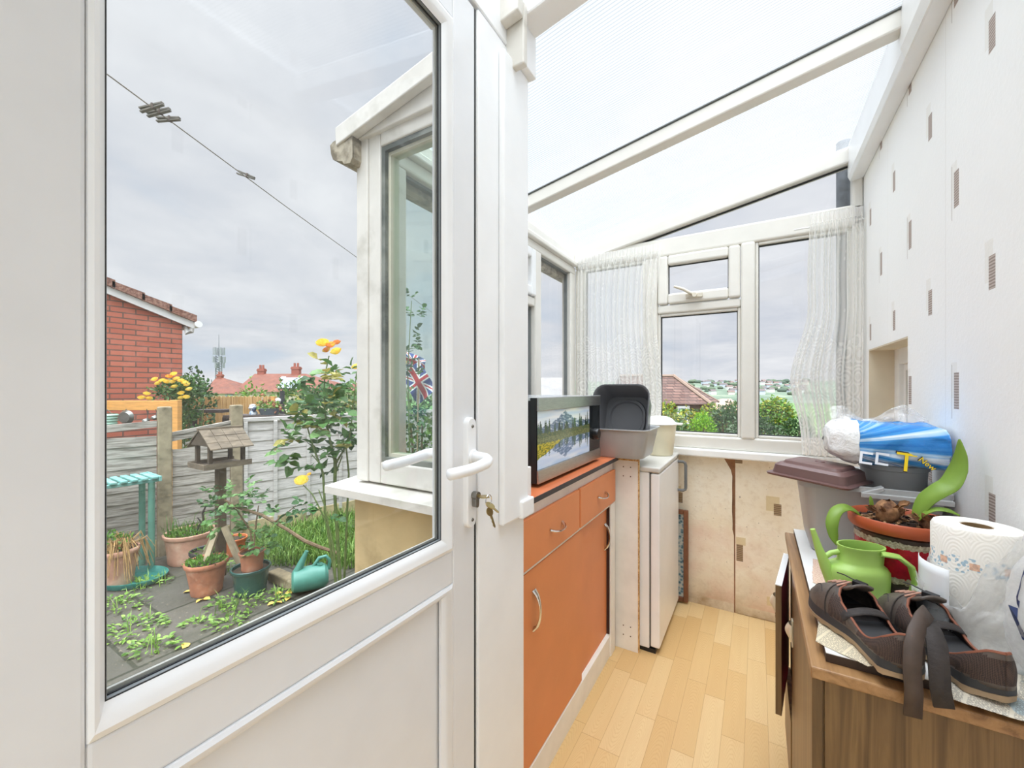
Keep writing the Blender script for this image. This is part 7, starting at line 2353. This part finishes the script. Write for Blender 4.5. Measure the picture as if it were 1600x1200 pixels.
for i in range(70):
    r_ = q.uniform(1.8, 4.2)
    for _ in range(60):
        d_ = q.uniform(400, 700); u = q.uniform(1075, 1268); lat = LU(u, d_)
        if all((lat - a) ** 2 + (d_ - e) ** 2 > (g + r_ * 1.7) ** 2 for a, e, g in TAKEN): break
    TAKEN.append((lat, d_, r_ * 1.7)); z_ = terr(lat, d_)
    bm = BM()
    seed = i
    grid(bm, lambda a, v: Vector((math.cos(a * 2 * PI) * math.sin(PI * v) * r_ * (1 + .3 * noise.noise(Vector((math.cos(a * 2 * PI) * 2, math.sin(a * 2 * PI) * 2, v * 3 + seed)))) * 1.4, math.sin(a * 2 * PI) * math.sin(PI * v) * r_ * 1.2, -math.cos(PI * v) * r_ * (.8 + .2 * noise.noise(Vector((a * 6, v * 4, seed)))))), 10, 7)
    lo('distant_tree', bm, q.choice(tm_), None, smooth='all', weld=True, label='small rounded tree among the houses on the far hillside', cat='tree', group='trees of the distant hillside', loc=W(lat, d_, z_ + r_ * .45), rotz=q.random() * 3)
# ------------------------------------------------------------------ daylight
wd = bpy.data.worlds.new('overcast')
scene.world = wd
wd.use_nodes = True
t = wd.node_tree
class WN(NT):
    def __init__(s, tree):
        s.t = tree; s.n = tree.nodes; s.l = tree.links
nt = WN(t)
bg = nt.n['Background']
g = nt.add('ShaderNodeTexCoord').outputs['Generated']
x, y, z = nt.sep(g)
dv = nt.math('ADD', nt.math('MAXIMUM', z, 0.0), .16)
cv = nt.comb(nt.math('DIVIDE', x, dv), nt.math('DIVIDE', y, dv), 0)
n1 = nt.noise(cv, .62, 7, .58, .4)
n2 = nt.noise(cv, 1.7, 6, .6, .3)
n = nt.math('MULTIPLY_ADD', n2, .35, nt.math('MULTIPLY', n1, .65))
c = nt.ramp(n, [(.34, lin((186, 194, 210))), (.45, lin((206, 211, 221))), (.55, lin((222, 225, 231))), (.68, lin((243, 245, 248)))])
# patch of faint blue high on the garden side
c = nt.mix(nt.math('MULTIPLY', nt.ramp(n1, [(.42, (1, 1, 1, 1)), (.52, (0, 0, 0, 1))]), nt.math('SMOOTH_MIN', nt.math('MAXIMUM', nt.math('MULTIPLY', x, -.7), 0.0), .5, .1)), c, lin((196, 214, 232)))
# pale bright band at the horizon
hz = nt.math('POWER', nt.math('SUBTRACT', 1.0, nt.math('ABSOLUTE', z), clamp=True), 26.0)
c = nt.mix(nt.math('MULTIPLY', hz, .6), c, lin((240, 241, 243)))
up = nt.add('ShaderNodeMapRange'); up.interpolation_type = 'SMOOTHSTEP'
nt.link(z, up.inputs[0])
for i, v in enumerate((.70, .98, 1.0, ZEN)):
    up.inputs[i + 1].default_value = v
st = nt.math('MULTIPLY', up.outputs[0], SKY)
nt.link(c, bg.inputs[0])
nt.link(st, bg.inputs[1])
sun = bpy.data.lights.new('veiled_sun', 'SUN')
sun.energy = SUN
sun.angle = math.radians(70)
sun.color = (.90, .96, 1)
so = bpy.data.objects.new('veiled_sun', sun)
COL.objects.link(so)
so.rotation_euler = (math.radians(28), math.radians(14), 0)

# ------------------------------------------------------------------ camera
cam = bpy.data.cameras.new('camera')
cam.sensor_width = 36
cam.sensor_fit = 'HORIZONTAL'
cam.lens = FPX * 36 / 1600
cam.shift_y = 7 / 1600
cam.clip_start = .02
cam.clip_end = 3000
co = bpy.data.objects.new('camera', cam)
COL.objects.link(co)
co.location = (0, 0, EYE)
co.rotation_euler = (PI / 2, 0, YAW)
scene.camera = co
scene.view_settings.view_transform = 'Standard'
scene.view_settings.look = 'None'
scene.view_settings.gamma = 1
scene.view_settings.use_curve_mapping = False
scene.view_settings.exposure = EXPO
scene.cycles.use_denoising = True
scene.cycles.max_bounces = 14
scene.cycles.diffuse_bounces = 7
scene.cycles.transparent_max_bounces = 32
scene.cycles.caustics_reflective = False
scene.cycles.caustics_refractive = False
scene.cycles.sample_clamp_indirect = 6
